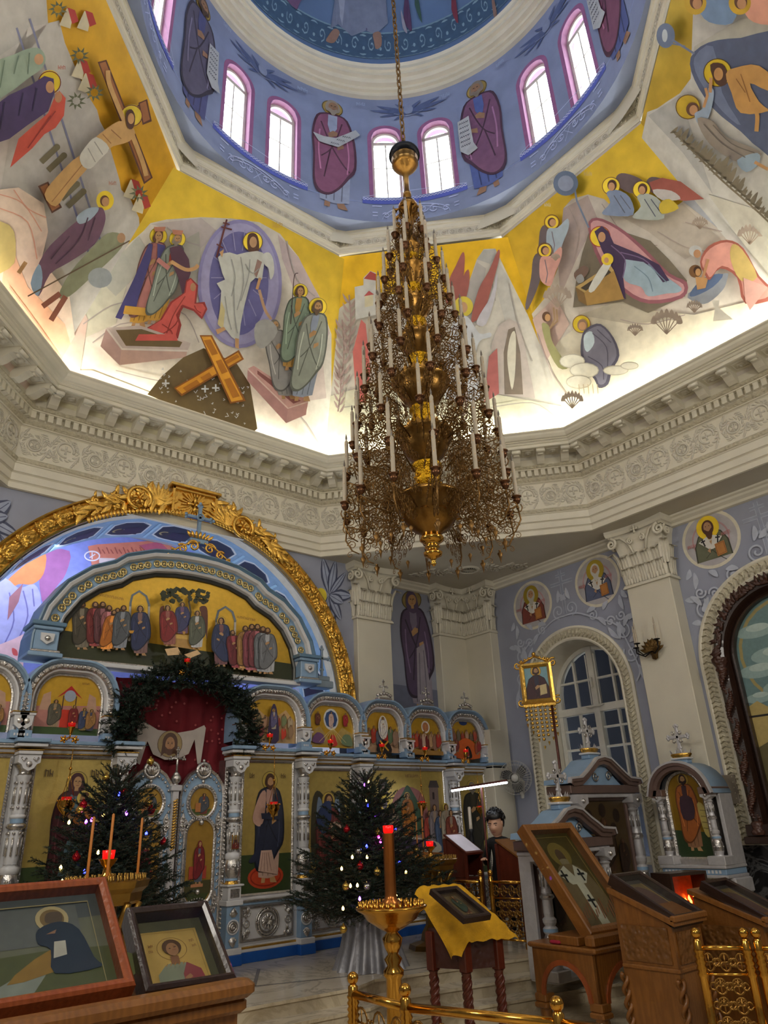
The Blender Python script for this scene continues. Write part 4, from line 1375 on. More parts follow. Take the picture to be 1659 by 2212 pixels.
def d_christ(p,x0,x1,z0,z1):
 ground(p,x0,x1,z0,.50)
 c=(x0+x1)/2+.0
 p.disc((178,62,32),(c+.0,z0+.20),.30,.16);p.ring((140,40,24),(c,z0+.20),.25,.02,.12)
 p.saint(c+.03,z0+.12,1.56,(40,44,62),(172,136,122),(190,165,75),hem=(184,152,136),w=1.0)
 p.poly((176,140,124),[(c-.26,z0+1.0),(c-.14,z0+1.33),(c-.04,z0+1.35),(c-.07,z0+.96),(c-.16,z0+.88)],True)
 p.poly((36,40,58),[(c-.30,z0+.42),(c-.16,z0+.6),(c-.12,z0+.9),(c-.02,z0+.85),(c-.1,z0+.5),(c-.22,z0+.40)],True)
 p.poly((186,154,138),[(c-.14,z0+.28),(c+.18,z0+.22),(c+.08,z0+.55),(c-.1,z0+.55)])
 for k in range(4):p.line((140,108,98),[(c-.1+k*.06,z0+.27),(c-.07+k*.03,z0+.52)],.01)
 p.poly((46,50,70),[(c-.12,z0+1.06),(c+.2,z0+1.06),(c+.22,z0+.96),(c-.1,z0+.98)])
 p.disc((70,44,28),(c+.03,z0+1.50),.085,.10);p.disc((170,130,90),(c+.03,z0+1.50),.05,.07)
 p.poly((80,50,30),[(c-.02,z0+1.47),(c+.03,z0+1.38),(c+.08,z0+1.47),(c+.03,z0+1.45)],True)
 p.poly((170,132,60),[(c+.05,z0+1.0),(c+.17,z0+1.02),(c+.16,z0+1.17),(c+.05,z0+1.15)])
 p.marks((80,60,30),(x0+.09,z1-.22),.07,2);p.marks((80,60,30),(x1-.2,z1-.22),.07,2)
def d_angel(p,x0,x1,z0,z1):
 ground(p,x0,x1,z0,.34,(46,58,34))
 c=(x0+x1)/2-.02
 for s_ in(-1,1):
  p.poly((58,52,30),[(c+s_*.08,z1-.42),(c+s_*.22,z1-.30),(c+s_*.32,z1-.5),(c+s_*.34,z0+.75),(c+s_*.27,z0+.45),(c+s_*.17,z1-.7)],True)
  p.poly((112,128,150),[(c+s_*.12,z1-.50),(c+s_*.20,z1-.40),(c+s_*.24,z1-.75),(c+s_*.17,z1-.70)],True)
 p.saint(c,z0+.10,1.46,(104,40,36),(34,48,82),(196,168,74),hem=(36,48,84),w=1.1)
 p.poly((36,50,88),[(c-.24,z1-.75),(c-.12,z1-.5),(c+.04,z1-.48),(c+.02,z1-.8),(c-.12,z1-.95)],True)
 p.disc((176,150,130),(c+.13,z0+.98),.11);p.disc((150,112,96),(c+.13,z0+.98),.07);p.disc((180,150,120),(c+.13,z0+.99),.03)
 p.marks((70,56,30),(x1-.22,z1-.22),.06,3)
def d_dorm(p,x0,x1,z0,z1):
 w_=x1-x0
 p.poly((150,118,110),[(x0,z0),(x1,z0),(x1,z0+1.05),(x0,z0+.9)])
 for bx,bw,bh in((x0+.20,.2,1.62),(x1-.34,.22,1.60)):
  p.poly((118,100,94),[(bx,z0+.8),(bx+bw,z0+.8),(bx+bw,z0+bh-.12),(bx,z0+bh-.12)])
  p.poly((70,62,62),[(bx-.02,z0+bh-.12),(bx+bw+.03,z0+bh-.12),(bx+bw-.02,z0+bh),(bx+.03,z0+bh)])
  p.poly((52,40,40),[(bx+.07,z0+bh-.32),(bx+.12,z0+bh-.32),(bx+.12,z0+bh-.2),(bx+.07,z0+bh-.2)])
 p.poly((150,98,96),[(x0+.5,z0+.9),(x0+.55,z0+1.35),(x0+w_*.5,z0+1.5),(x1-.5,z0+1.35),(x1-.45,z0+.9)],True)
 c=x0+w_*.5
 p.poly((62,88,66),[(c-.34,z0+.72),(c-.32,z0+1.1),(c-.1,z0+1.42),(c,z0+1.52),(c+.12,z0+1.4),(c+.3,z0+1.1),(c+.3,z0+.72)],True)
 p.saint(c-.02,z0+.62,.80,(168,104,34),(140,84,32),(206,176,80),w=1.2)
 for k,(dx,col)in enumerate(((-.8,(120,104,130)),(-.66,(150,134,150)),(-.52,(112,96,120)),(-.40,(140,124,104)),(.42,(150,60,48)),(.54,(120,110,112)),(.66,(70,84,110)),(.80,(150,140,120)),(.90,(130,66,50)))):
  p.saint(c+dx,z0+.30+.1*(k%2),.82,col,(150,130,110),(210,186,80)if k in(1,7)else None,w=1.15,feet=False)
 p.disc((226,202,78),(c-.64,z0+1.24),.11,.14);p.disc((120,110,120),(c-.64,z0+1.22),.06,.09)
 p.poly((176,168,150),[(c-.55,z0+.50),(c+.50,z0+.40),(c+.55,z0+.56),(c+.1,z0+.66),(c-.5,z0+.70)],True)
 p.poly((66,52,76),[(c-.5,z0+.52),(c+.42,z0+.48),(c+.40,z0+.60),(c,z0+.64),(c-.4,z0+.66)],True)
 p.poly((150,90,40),[(c-.7,z0+.36),(c+.6,z0+.28),(c+.62,z0+.40),(c-.68,z0+.50)])
 ground(p,x0,x1,z0,.26,(60,70,44))
 p.marks((120,90,50),(c-.15,z1-.12),.06,8)
def d_monk(p,x0,x1,z0,z1):
 ground(p,x0,x1,z0,.4)
 p.saint((x0+x1)/2,z0+.15,1.50,(44,42,34),(58,52,40),(196,168,74),beard=True,hair=(120,112,100),w=1.15,hem=(52,48,36))
ICX=[(-1.94,-1.00,YI),(1.03,1.87,YI),(2.24,3.06,YW),(3.48,5.20,YW),(5.64,6.28,YW)]
local_icon('tall gold icon of a maroon veiled woman holding a child, left of royal doors',-1.94,-1.00,Z0I,Z1I,YI-.03,d_mother)
local_icon('tall gold icon of a bearded dark blue robed figure standing on a red disc',1.03,1.87,Z0I,Z1I,YI-.03,d_christ)
local_icon('tall gold icon of a winged angel holding a round medallion, on the side door',2.24,3.06,.66,Z1I-.10,YW-.03,d_angel)
local_icon('wide gold icon with a crowd round a bier and a golden standing figure',3.48,5.20,.78,2.54,YW-.03,d_dorm)
local_icon('narrow gold icon of a dark robed monk at the right end of the iconostasis',5.64,6.28,.76,2.48,YW-.03,d_monk)
local_icon('gold icon at the far left edge of the frame, left of the veiled woman',-3.14,-2.26,Z0I,Z1I,YI-.03,lambda p,a,b,c,d:p.saint((a+b)/2,c+.1,1.5,(90,60,40),(120,100,80)))
mbx=Paint(lambda a,b,k:Vector((a,YI-.10-.083-.0006*k,b))-ic.location)
mbx.poly((176,140,60),[(.86-.05,1.435),(.86+.05,1.435),(.86+.05,1.615),(.86-.05,1.615)],gold=True)
mbx.saint(.86,1.34,.26,(110,44,36),(60,60,50),(200,170,90),bust=True,w=1.1)
mbx.build('small_icon',[M['icon'],M['icongold']],ic)
# ---- feast tier: arched icons
def feast(lab,u0,u1,vb,vt,y,draw,dz=0.0,crest=0):
 a=at(u0,(vb+vt)/2,'y',y);b=at(u1,(vb+vt)/2,'y',y)
 x0,x1=a.x,b.x
 if u0<0:x0=-3.2
 z0=2.92+dz
 z1=at((u0+u1)/2,vt,'y',y).z
 t=thing('arched_icon',lab,'icon',((x0+x1)/2,y,z0))
 cx,hw=(x0+x1)/2,(x1-x0)/2
 H=z1-z0
 cr=min(hw*.95,H*.62)
 L=[(cx-hw,z0-.02),(cx-hw,z1-cr*.9)]+[(cx-hw*math.cos(q),z1-cr*.9+cr*.9*math.sin(q))for q in[PI/2*j/8 for j in range(1,8)]]
 L=[(p,q)for p,q in L]
# flatten the crown of the arch
 L=[(cx-hw,z0)]+[(cx-hw,z1-cr*.85)]+[(cx-hw+(hw-hw*.35)*(1-math.cos(q)),z1-cr*.85+cr*.85*math.sin(q))for q in[PI/2*j/8 for j in range(1,9)]]
 path=L+[(2*cx-p,q)for p,q in reversed(L)]
 m_=W(t)
 m_.sweep(path,[(-.01,y-.01),(0,y-.05),(.02,y-.055),(.035,y-.03)],2)
 m_.sweep(path,[(.035,y-.03),(.055,y-.10),(.075,y-.11)],0)
 m_.sweep(path,[(.075,y-.11),(.10,y-.135),(.14,y-.135),(.165,y-.11)],2)
 m_.sweep(path,[(.165,y-.11),(.19,y-.16),(.215,y-.16),(.22,y+.25)],1)
 m_.build('arch_frame',MI,t)
 m_=W(t)
 tot=[]
 for p,q in zip(path[:-1],path[1:]):
  l=math.hypot(q[0]-p[0],q[1]-p[1]);k_=max(1,int(l/.05))
  for j in range(k_):
   s_=(j+.5)/k_
   nx,nz=-(q[1]-p[1])/l,(q[0]-p[0])/l
   X,Z=p[0]+(q[0]-p[0])*s_+nx*.12,p[1]+(q[1]-p[1])*s_+nz*.12
   m_.tube([(X-nx*.03,y-.135,Z-nz*.03),(X,y-.15,Z),(X+nx*.03,y-.135,Z+nz*.03)],[.008,.017,.008],5,0,nrm=(0,-1,0))
 m_.build('leaf_carving',M['silver'],t)
 if crest:
  m_=W(t)
  zc=z1+.24
  m_.bbox(cx-.16,cx+.16,y-.17,y-.05,zc-.03,zc+.01,.01,2)
  for j in range(6):
   m_.ball((cx+(j-2.5)*.058,y-.13-.02*(2.5-abs(j-2.5)),zc+.05+.012*(2.5-abs(j-2.5))),.034,8,2)
  m_.tube([(cx,y-.12,zc+.05),(cx,y-.12,zc+.30)],.014,6,2)
  m_.tube([(cx-.07,y-.12,zc+.21),(cx+.07,y-.12,zc+.21)],.014,6,2)
  for(ax_,az_)in((0,.31),(-.08,.21),(.08,.21),(0,.13)):
   for q in range(3):
    an=q*2.1+PI/2
    m_.ball((cx+ax_+.018*math.cos(an),y-.12,zc+az_+.018*math.sin(an)),.016,6,2)
  m_.build('crest',MI,t)
 p=Paint(lambda a_,b_,k:Vector((a_,y-.02-.0006*k,b_))-t.location)
 p.poly((206,164,56),path,gold=True)
 p.poly((206,164,56),[(cx-hw,z0),(cx+hw,z0),(cx+hw,z0+H*.5),(cx-hw,z0+H*.5)],gold=True)
 draw(p,cx,hw,z0,H)
 p.build('icon_painting',[M['icon'],M['icongold']],t)
# shield bracket between the arches
 m_=W(t)
 for s_ in((-1,1)if crest!=2 else(-1,1)):
  X=cx+s_*(hw+.115)
  m_.bbox(X-.085,X+.085,y-.18,y,z0-.08,z0+.02,.006,1)
  for k in range(3):m_.box(X-.05+.035*k,X-.03+.035*k,y-.184,y-.175,z0-.05,z0-.02,0)
  m_.prism([(X-.075,z0+.20),(X-.065,z0+.08),(X,z0+.03),(X+.065,z0+.08),(X+.075,z0+.20)],y-.19,y,0)
  m_.ball((X,y-.18,z0+.13),.045,8,2,sy=.5)
  m_.bbox(X-.10,X+.10,y-.20,y,z0+.20,z0+.235,.006,0)
  m_.bbox(X-.105,X+.105,y-.21,y,z0+.235,z0+.25,.004,3)
 m_.build('bracket',MI,t)
 return t
def crowd(p,cx,hw,z0,H,cols,z=.06,h=.42,halos=False):
 n=len(cols)
 for k,c in enumerate(cols):
  x=cx-hw*.86+hw*1.72*(k+.5)/n
  p.saint(x,z0+H*(z+.05*(k%2)),H*h,c,(150,120,90),(214,178,84)if halos else None,w=1.3,feet=False,folds=False,hand=False)
def f_presentation(p,cx,hw,z0,H):
 p.poly((60,84,44),[(cx-hw,z0),(cx+hw,z0),(cx+hw,z0+H*.12),(cx-hw,z0+H*.12)])
 p.poly((176,120,110),[(cx-hw,z0+H*.12),(cx+hw,z0+H*.12),(cx+hw,z0+H*.52),(cx-hw,z0+H*.46)])
 for s_ in(-1,1):
  p.poly((180,144,120),[(cx+s_*hw*.55,z0+H*.4),(cx+s_*hw*.9,z0+H*.4),(cx+s_*hw*.82,z0+H*.66),(cx+s_*hw*.6,z0+H*.72)])
 p.poly((168,30,26),[(cx-hw*.4,z0+H*.62),(cx,z0+H*.84),(cx+hw*.4,z0+H*.62),(cx,z0+H*.76)])
 for s_ in(-1,1):p.line((60,40,40),[(cx+s_*hw*.2,z0+H*.2),(cx+s_*hw*.2,z0+H*.66)],.012)
 p.disc((150,160,176),(cx,z0+H*.66),hw*.18,H*.10)
 p.poly((186,50,30),[(cx-hw*.22,z0+H*.12),(cx+hw*.1,z0+H*.12),(cx+hw*.1,z0+H*.42),(cx-hw*.22,z0+H*.42)])
 p.saint(cx-hw*.42,z0+H*.10,H*.50,(88,84,70),(150,130,100),w=1.4,feet=False)
 p.saint(cx+hw*.16,z0+H*.08,H*.44,(120,36,34),(110,40,40),w=1.2,feet=False)
 p.saint(cx+hw*.48,z0+H*.06,H*.42,(60,70,100),(140,120,70),w=1.3,feet=False)
 p.saint(cx+hw*.70,z0+H*.06,H*.40,(150,110,60),(70,70,90),w=1.4,feet=False)
 p.marks((120,80,30),(cx+hw*.3,z0+H*.86),.03,5)
def f_hill(p,cx,hw,z0,H):
 p.poly((196,160,110),[(cx-hw,z0),(cx+hw,z0),(cx+hw,z0+H*.5),(cx+hw*.6,z0+H*.78),(cx+hw*.2,z0+H*.6),(cx-hw*.2,z0+H*.6),(cx-hw*.6,z0+H*.8),(cx-hw,z0+H*.5)])
 crowd(p,cx,hw,z0,H,[(150,110,90),(110,100,70),(190,150,120),(70,90,70),(160,70,50),(120,130,90),(180,160,130)],.30,.34)
 crowd(p,cx,hw,z0,H,[(170,120,100),(140,60,60),(200,160,130),(90,80,60),(190,60,40),(150,120,90)],.04,.34)
 p.poly((58,44,74),[(cx-hw*.22,z0+H*.05),(cx+hw*.22,z0+H*.05),(cx+hw*.1,z0+H*.8),(cx-hw*.1,z0+H*.8)],True)
 p.saint(cx,z0+H*.28,H*.5,(96,92,130),(180,170,150),(214,176,80),w=1.1,feet=False)
def f_mandorla(p,cx,hw,z0,H):
 for s_ in(-1,1):p.poly((178,150,84),[(cx,z0+H*.1),(cx+s_*hw,z0),(cx+s_*hw,z0+H*.34),(cx+s_*hw*.5,z0+H*.5)])
 p.disc((206,206,200),(cx,z0+H*.68),hw*.34,H*.26);p.disc((52,78,128),(cx,z0+H*.68),hw*.29,H*.22,n=8)
 p.saint(cx,z0+H*.46,H*.42,(200,170,160),(200,180,170),None,w=1.2)
 p.saint(cx-hw*.62,z0+H*.50,H*.36,(110,60,44),(90,60,40),w=1.4,feet=False);p.saint(cx+hw*.62,z0+H*.50,H*.36,(168,44,52),(150,50,50),w=1.4,feet=False)
 p.poly((112,76,120),[(cx-hw*.9,z0+H*.12),(cx-hw*.4,z0+H*.1),(cx-hw*.4,z0+H*.28),(cx-hw*.7,z0+H*.34)],True)
 p.poly((190,54,44),[(cx-hw*.12,z0+H*.05),(cx+hw*.2,z0+H*.05),(cx+hw*.14,z0+H*.24),(cx-hw*.04,z0+H*.3)],True)
 p.poly((110,130,100),[(cx+hw*.4,z0+H*.1),(cx+hw*.9,z0+H*.05),(cx+hw*.8,z0+H*.3),(cx+hw*.5,z0+H*.3)],True)
 for k in range(7):p.line((232,214,150),[(cx,z0+H*.46),(cx+(k-3)*hw*.2,z0+H*.12)],.006)
def f_anastasis(p,cx,hw,z0,H):
 p.poly((186,150,116),[(cx-hw,z0),(cx+hw,z0),(cx+hw,z0+H*.4),(cx,z0+H*.55),(cx-hw,z0+H*.44)])
 crowd(p,cx-hw*.5,hw*.5,z0,H,[(110,100,70),(170,60,44),(90,96,110)],.12,.5)
 crowd(p,cx+hw*.5,hw*.5,z0,H,[(190,50,40),(90,110,80),(150,120,100)],.12,.5)
 p.disc((216,212,206),(cx,z0+H*.62),hw*.3,H*.3);p.disc((150,150,190),(cx,z0+H*.62),hw*.22,H*.24)
 p.saint(cx,z0+H*.34,H*.56,(216,210,200),(220,214,200),(226,190,80),w=1.2)
 p.poly((30,22,22),[(cx-hw*.45,z0),(cx+hw*.45,z0),(cx+hw*.25,z0+H*.26),(cx-hw*.25,z0+H*.26)],True)
 for s_ in(-1,1):p.line((206,150,40),[(cx-s_*hw*.26,z0+H*.04),(cx+s_*hw*.26,z0+H*.28)],.03)
def f_ascension(p,cx,hw,z0,H):
 p.disc((220,216,208),(cx+hw*.08,z0+H*.76),hw*.28,H*.17);p.disc((176,116,80),(cx+hw*.08,z0+H*.76),hw*.2,H*.13)
 p.saint(cx+hw*.08,z0+H*.65,H*.22,(196,130,70),(200,150,90),None,feet=False,folds=False)
 crowd(p,cx,hw,z0,H,[(172,40,50),(196,80,60),(120,50,50),(200,170,150),(112,40,40),(190,150,110),(150,110,90),(170,60,50)],.10,.5,True)
 p.poly((160,120,60),[(cx-hw,z0),(cx+hw,z0),(cx+hw,z0+H*.1),(cx-hw,z0+H*.14)])
def f_pentecost(p,cx,hw,z0,H):
 p.disc((40,60,110),(cx,z0+H*.98),hw*.3,H*.08)
 for s_ in(-1,1):p.poly((156,120,96),[(cx+s_*hw*.6,z0+H*.5),(cx+s_*hw,z0+H*.5),(cx+s_*hw,z0+H*.78),(cx+s_*hw*.7,z0+H*.8)])
 crowd(p,cx,hw,z0,H,[(150,100,80),(120,110,90),(170,70,50),(190,150,120),(110,90,70),(180,80,60)],.38,.36,True)
 p.poly((206,96,40),[(cx-hw*.9,z0),(cx+hw*.9,z0),(cx+hw*.7,z0+H*.36),(cx,z0+H*.54),(cx-hw*.7,z0+H*.36)],True)
 crowd(p,cx-hw*.8,hw*.2,z0,H,[(170,50,50),(130,60,60)],.08,.4);crowd(p,cx+hw*.8,hw*.2,z0,H,[(160,80,60),(150,50,50)],.08,.4)
 p.poly((26,20,22),[(cx-hw*.26,z0),(cx+hw*.26,z0),(cx+hw*.2,z0+H*.22),(cx,z0+H*.32),(cx-hw*.2,z0+H*.22)],True)
 p.saint(cx,z0,H*.28,(150,40,40),(200,170,120),None,feet=False,folds=False)
feast('arched gold icon with a red canopy over a courtyard, left of the wreath',78,217,1565,1462,YI-.05,f_presentation)
feast('arched gold icon at the left edge of the frame with a brown building',-60,24,1550,1452,YI-.05,f_presentation)
feast('arched gold icon with a dark purple figure between two hills, first right of the wreath',529,636,1608,1512,YI-.05,f_hill)
feast('arched gold icon with a dark blue star medallion over three fallen figures',665,760,1612,1526,YW-.05,f_mandorla,-.03)
feast('arched gold icon with a white figure over crossed golden gates and silver crest',788,857,1622,1540,YW-.05,f_anastasis,-.08,1)
feast('arched gold icon with a small round medallion above a red robed crowd and silver crest',883,948,1632,1552,YW-.05,f_ascension,-.10,1)
feast('arched gold icon with a crowned figure in a black doorway, rightmost of the upper tier',972,1030,1640,1560,YW-.05,f_pentecost,-.13,1)
# ---- great lunette icon
lu=thing('lunette_icon','large gold lunette icon of haloed groups either side of three angels under a tree','icon',(0,5.62,3.88))
YL=5.62
half=[(-1.88,3.93),(-1.88,4.14),(-1.80,4.46),(-1.63,4.74),(-1.41,4.93),(-1.16,5.045),(-1.10,5.07),(-.95,5.20),(-.62,5.32),(-.30,5.365),(0,5.375)]
LP=[(a+.01,b)for a,b in half]+[(-a+.01,b)for a,b in reversed(half[:-1])]
m_=W(lu)
m_.sweep(LP,[(-.01,YL),(0,YL-.05),(.03,YL-.06),(.06,YL-.04)],4)
m_.sweep(LP,[(.06,YL-.04),(.075,YL-.10),(.10,YL-.12),(.11,YL-.11)],0)
m_.sweep(LP,[(.11,YL-.11),(.13,YL-.08),(.25,YL-.08),(.27,YL-.11)],1)
m_.sweep(LP,[(.27,YL-.11),(.29,YL-.17),(.33,YL-.19),(.345,YL-.17)],0)
m_.sweep(LP,[(.345,YL-.17),(.38,YL-.21),(.40,YL-.20),(.41,YL+.35)],2)
m_.bbox(-1.95,1.97,YL-.16,YL+.1,3.84,3.90,.008,0);m_.bbox(-1.93,1.95,YL-.12,YL+.1,3.90,3.93,.006,3)
ml=[M['iwhite'],M['iblue'],mat('slate_blue_lacquer',(92,122,146),.4),M['silver'],mat('dark_silver_moulding',(70,70,66),.3,.6)]
m_.build('arch_frame',ml,lu)
m_=W(lu)
tot=0;nxt=0.04
for p,q in zip(LP[:-1],LP[1:]):
 l=math.hypot(q[0]-p[0],q[1]-p[1])
 nx,nz=-(q[1]-p[1])/l,(q[0]-p[0])/l
 while nxt<=tot+l:
  s_=(nxt-tot)/l
  X,Z=p[0]+(q[0]-p[0])*s_+nx*.19,p[1]+(q[1]-p[1])*s_+nz*.19
  m_.tube([(X+.048*math.cos(t_),YL-.095,Z+.048*math.sin(t_))for t_ in[2*PI*j/12 for j in range(12)]],.013,5,0,closed=True,nrm=(0,-1,0))
  m_.ball((X,YL-.09,Z),.024,7)
  for j in range(4):m_.ball((X+.032*math.cos(j*PI/2),YL-.09,Z+.032*math.sin(j*PI/2)),.011,5)
  nxt+=.112
 tot+=l
m_.build('gilt_rosettes',mat('pale_gilding',(206,186,130),.3,.85,.3,40,.1,14),lu)
pf=fplane((0,YL-.012,4),(0,-1,0),0.002,.0006)
lp=Paint(lambda u,v,k:pf(u,v,k)-lu.location,-1)
ll=lambda a,b,k:Vector((a,YL-.012-.0006*k,b))-lu.location
lp2=Paint(ll)
lp2.poly((214,172,62),LP,gold=True)
lp2.poly((56,60,36),[(-1.87,3.93),(1.89,3.93),(1.89,4.22),(-1.87,4.32)])
lp2.build('gold_ground',[M['icon'],M['icongold']],lu)
lp.k=4
# portico arches
for u,v in((301,1280),(487,1314)):
 lp.line((110,120,128),[(u-22,v+105),(u-19,v+22),(u-15,v+6),(u,v-3),(u+15,v+8),(u+21,v+26),(u+19,v+110)],5,False)
 lp.line((192,186,170),[(u-22,v+105),(u-20,v+30)],4);lp.line((192,186,170),[(u+19,v+110),(u+21,v+30)],4)
AP=[(176,1403,108,(74,68,56),.02),(206,1400,104,(110,40,40),.0),(222,1400,104,(96,56,60),0),(236,1402,98,(150,92,96),0),(250,1400,90,(98,108,128),.05),(228,1406,92,(176,104,34),.22),(258,1404,100,(84,88,94),.10)]
for x,y,h,c,ln in AP:lp.saint(x,y,h,c,tuple(min(255,int(v*1.3+30))for v in c),None,lean=ln,w=1.25,beard=True,folds=True)
lp.saint(303,1416,112,(46,54,88),(130,100,96),(220,184,70),w=1.2)
lp.poly((206,150,50),'278,1362 290,1362 287,1368 281,1368')
lp.saint(478,1440,110,(46,56,92),(120,80,84),(220,184,70),w=1.15,mir=-1)
for x,y,h,c,ln in((512,1446,88,(104,34,42),-.12),(530,1448,100,(150,110,60),0),(544,1452,108,(126,62,72),0),(556,1452,108,(118,60,66),0),(568,1455,106,(104,108,112),0),(578,1456,104,(110,112,116),0)):
 lp.saint(x,y,h,c,tuple(min(255,int(v*1.3+30))for v in c),None,lean=ln,w=1.2,beard=True)
# three angels at table beneath the tree
lp.line((70,58,30),'408,1346 412,1322 408,1300 412,1290',4)
rs=random.Random(4)
for k in range(70):
 u=396+rs.uniform(-47,54);v=1281+rs.uniform(-12,16)+abs(u-396)*.12
 lp.poly((44,48,24),[(u-6,v),(u-2,v-4),(u+5,v-1),(u+2,v+5),(u-3,v+4)])
for s_,x in((-1,352),(1,441)):
 lp.poly((92,50,36),[(x-s_*10,1312),(x+s_*4,1310),(x+s_*8,1330),(x+s_*6,1380),(x+s_*2,1360),(x-s_*6,1332)],True)
lp.poly((206,168,84),'352,1368 436,1374 430,1396 356,1388');lp.poly((176,136,70),'352,1376 432,1384 430,1404 354,1394')
lp.saint(394,1372,74,(58,60,100),(110,80,110),(220,184,70),w=1.4,feet=False)
lp.saint(366,1396,92,(126,30,32),(150,90,80),(220,184,70),w=1.3,lean=-.05)
lp.saint(424,1402,86,(84,88,74),(190,190,190),(220,184,70),w=1.3,lean=.03)
lp.poly((214,178,130),'356,1402 384,1398 392,1414 362,1416');lp.poly((214,178,130),'398,1414 426,1404 434,1412 410,1422')
lp.poly((190,140,60),'394,1364 401,1364 399,1371 396,1371')
lp.marks((150,110,40),(216,1288),7,12,.12);lp.marks((150,110,40),(512,1335),6,11,.12)
lp.build('painted_scene',[M['icon'],M['icongold']],lu)
# side blocks, scrollwork, cross
for x,dz in((-2.08,0),(2.10,0)):
 m_=W(lu)
 for a,z0,z1,mi in((.22,4.30,4.36,2),(.19,4.25,4.30,1),(.155,3.98,4.25,1),(.19,3.94,3.98,3),(.22,3.88,3.94,1)):
  m_.bbox(x-a,x+a,YL-.05-a,YL+.25,z0,z1,.01,mi)
 m_.prism([(x-.09,4.2),(x-.08,4.1),(x,4.05),(x+.08,4.1),(x+.09,4.2)],YL-.24,YL-.2,0)
 m_.ball((x,YL-.24,4.13),.04,8,3)
 m_.build('side_block',ml,lu)
m_=W(lu)
for s_ in(-1,1):
 for(ox,oz,r_,st)in((.14,5.90,.10,0),(.33,5.82,.08,.6),(.48,5.74,.05,.9)):
  sp=spiral(.06+s_*ox,oz,r_,1.5,st if s_>0 else PI-st,s_,22)
  m_.tube([(a,YL-.16,b)for a,b in sp],[.022-.008*j/22 for j in range(23)],6,nrm=(0,-1,0))
 m_.tube([(.06+s_*.04,YL-.16,5.98),(.06+s_*.2,YL-.16,5.95),(.06+s_*.42,YL-.16,5.80),(.06+s_*.58,YL-.16,5.66)],.016,6)
m_.build('gilt_scrollwork',M['gilt'],lu)
cr=thing('lunette_cross','pale blue trefoil cross with gilded foot standing on top of the lunette icon','cross',(.03,5.55,6.0))
m_=W(cr)
X=.03
m_.bbox(X-.16,X+.16,5.50,5.62,5.98,6.06,.01);m_.bbox(X-.11,X+.11,5.50,5.62,6.06,6.12,.01)
m_.bbox(X-.028,X+.028,5.53,5.59,6.12,6.66,.008);m_.bbox(X-.20,X+.20,5.53,5.59,6.42,6.475,.008)
for ax_,az_ in((0,.68),(-.22,.45),(.22,.45)):
 for q in range(3):
  an=q*2*PI/3+(PI/2 if ax_==0 else 0)
  m_.ball((X+ax_+.032*math.cos(an),5.56,6.0+az_+.032*math.sin(an)),.03,8,sy=.6)
m_.tube([(X+.06*math.cos(t_),5.52,6.45+.06*math.sin(t_))for t_ in[2*PI*j/16 for j in range(16)]],.014,6,closed=True)
m_.build('cross_body',mat('blue_grey_cross',(124,150,176),.35,.3),cr)
m_=W(cr)
for k in range(7):gleaf(m_,X-.15+.05*k,6.06,PI/2+(3-k)*.25,.12,.05,5.5,0)
m_.build('gilded_foot',M['gilt'],cr)
# right-hand finial with cross behind
cr2=thing('finial_cross','small silver blue cross on a block at the right foot of the lunette','cross',(2.5,5.62,3.9))
m_=W(cr2)
m_.bbox(2.32,2.68,5.52,5.75,3.86,3.98,.01);m_.bbox(2.38,2.62,5.54,5.72,3.98,4.06,.01)
m_.bbox(2.48,2.52,5.6,5.64,4.06,4.55,.006);m_.bbox(2.36,2.64,5.6,5.64,4.36,4.40,.006)
for ax_,az_ in((0,.56+4.0),(-.15,4.38),(.15,4.38),(0,4.2)):
 for q in range(3):
  an=q*2*PI/3+PI/2
  m_.ball((2.5+ax_+.028*math.cos(an),5.62,az_+.028*math.sin(an)),.026,7,sy=.6)
m_.build('cross_body',mat('silver_blue',(150,166,180),.3,.6),cr2)
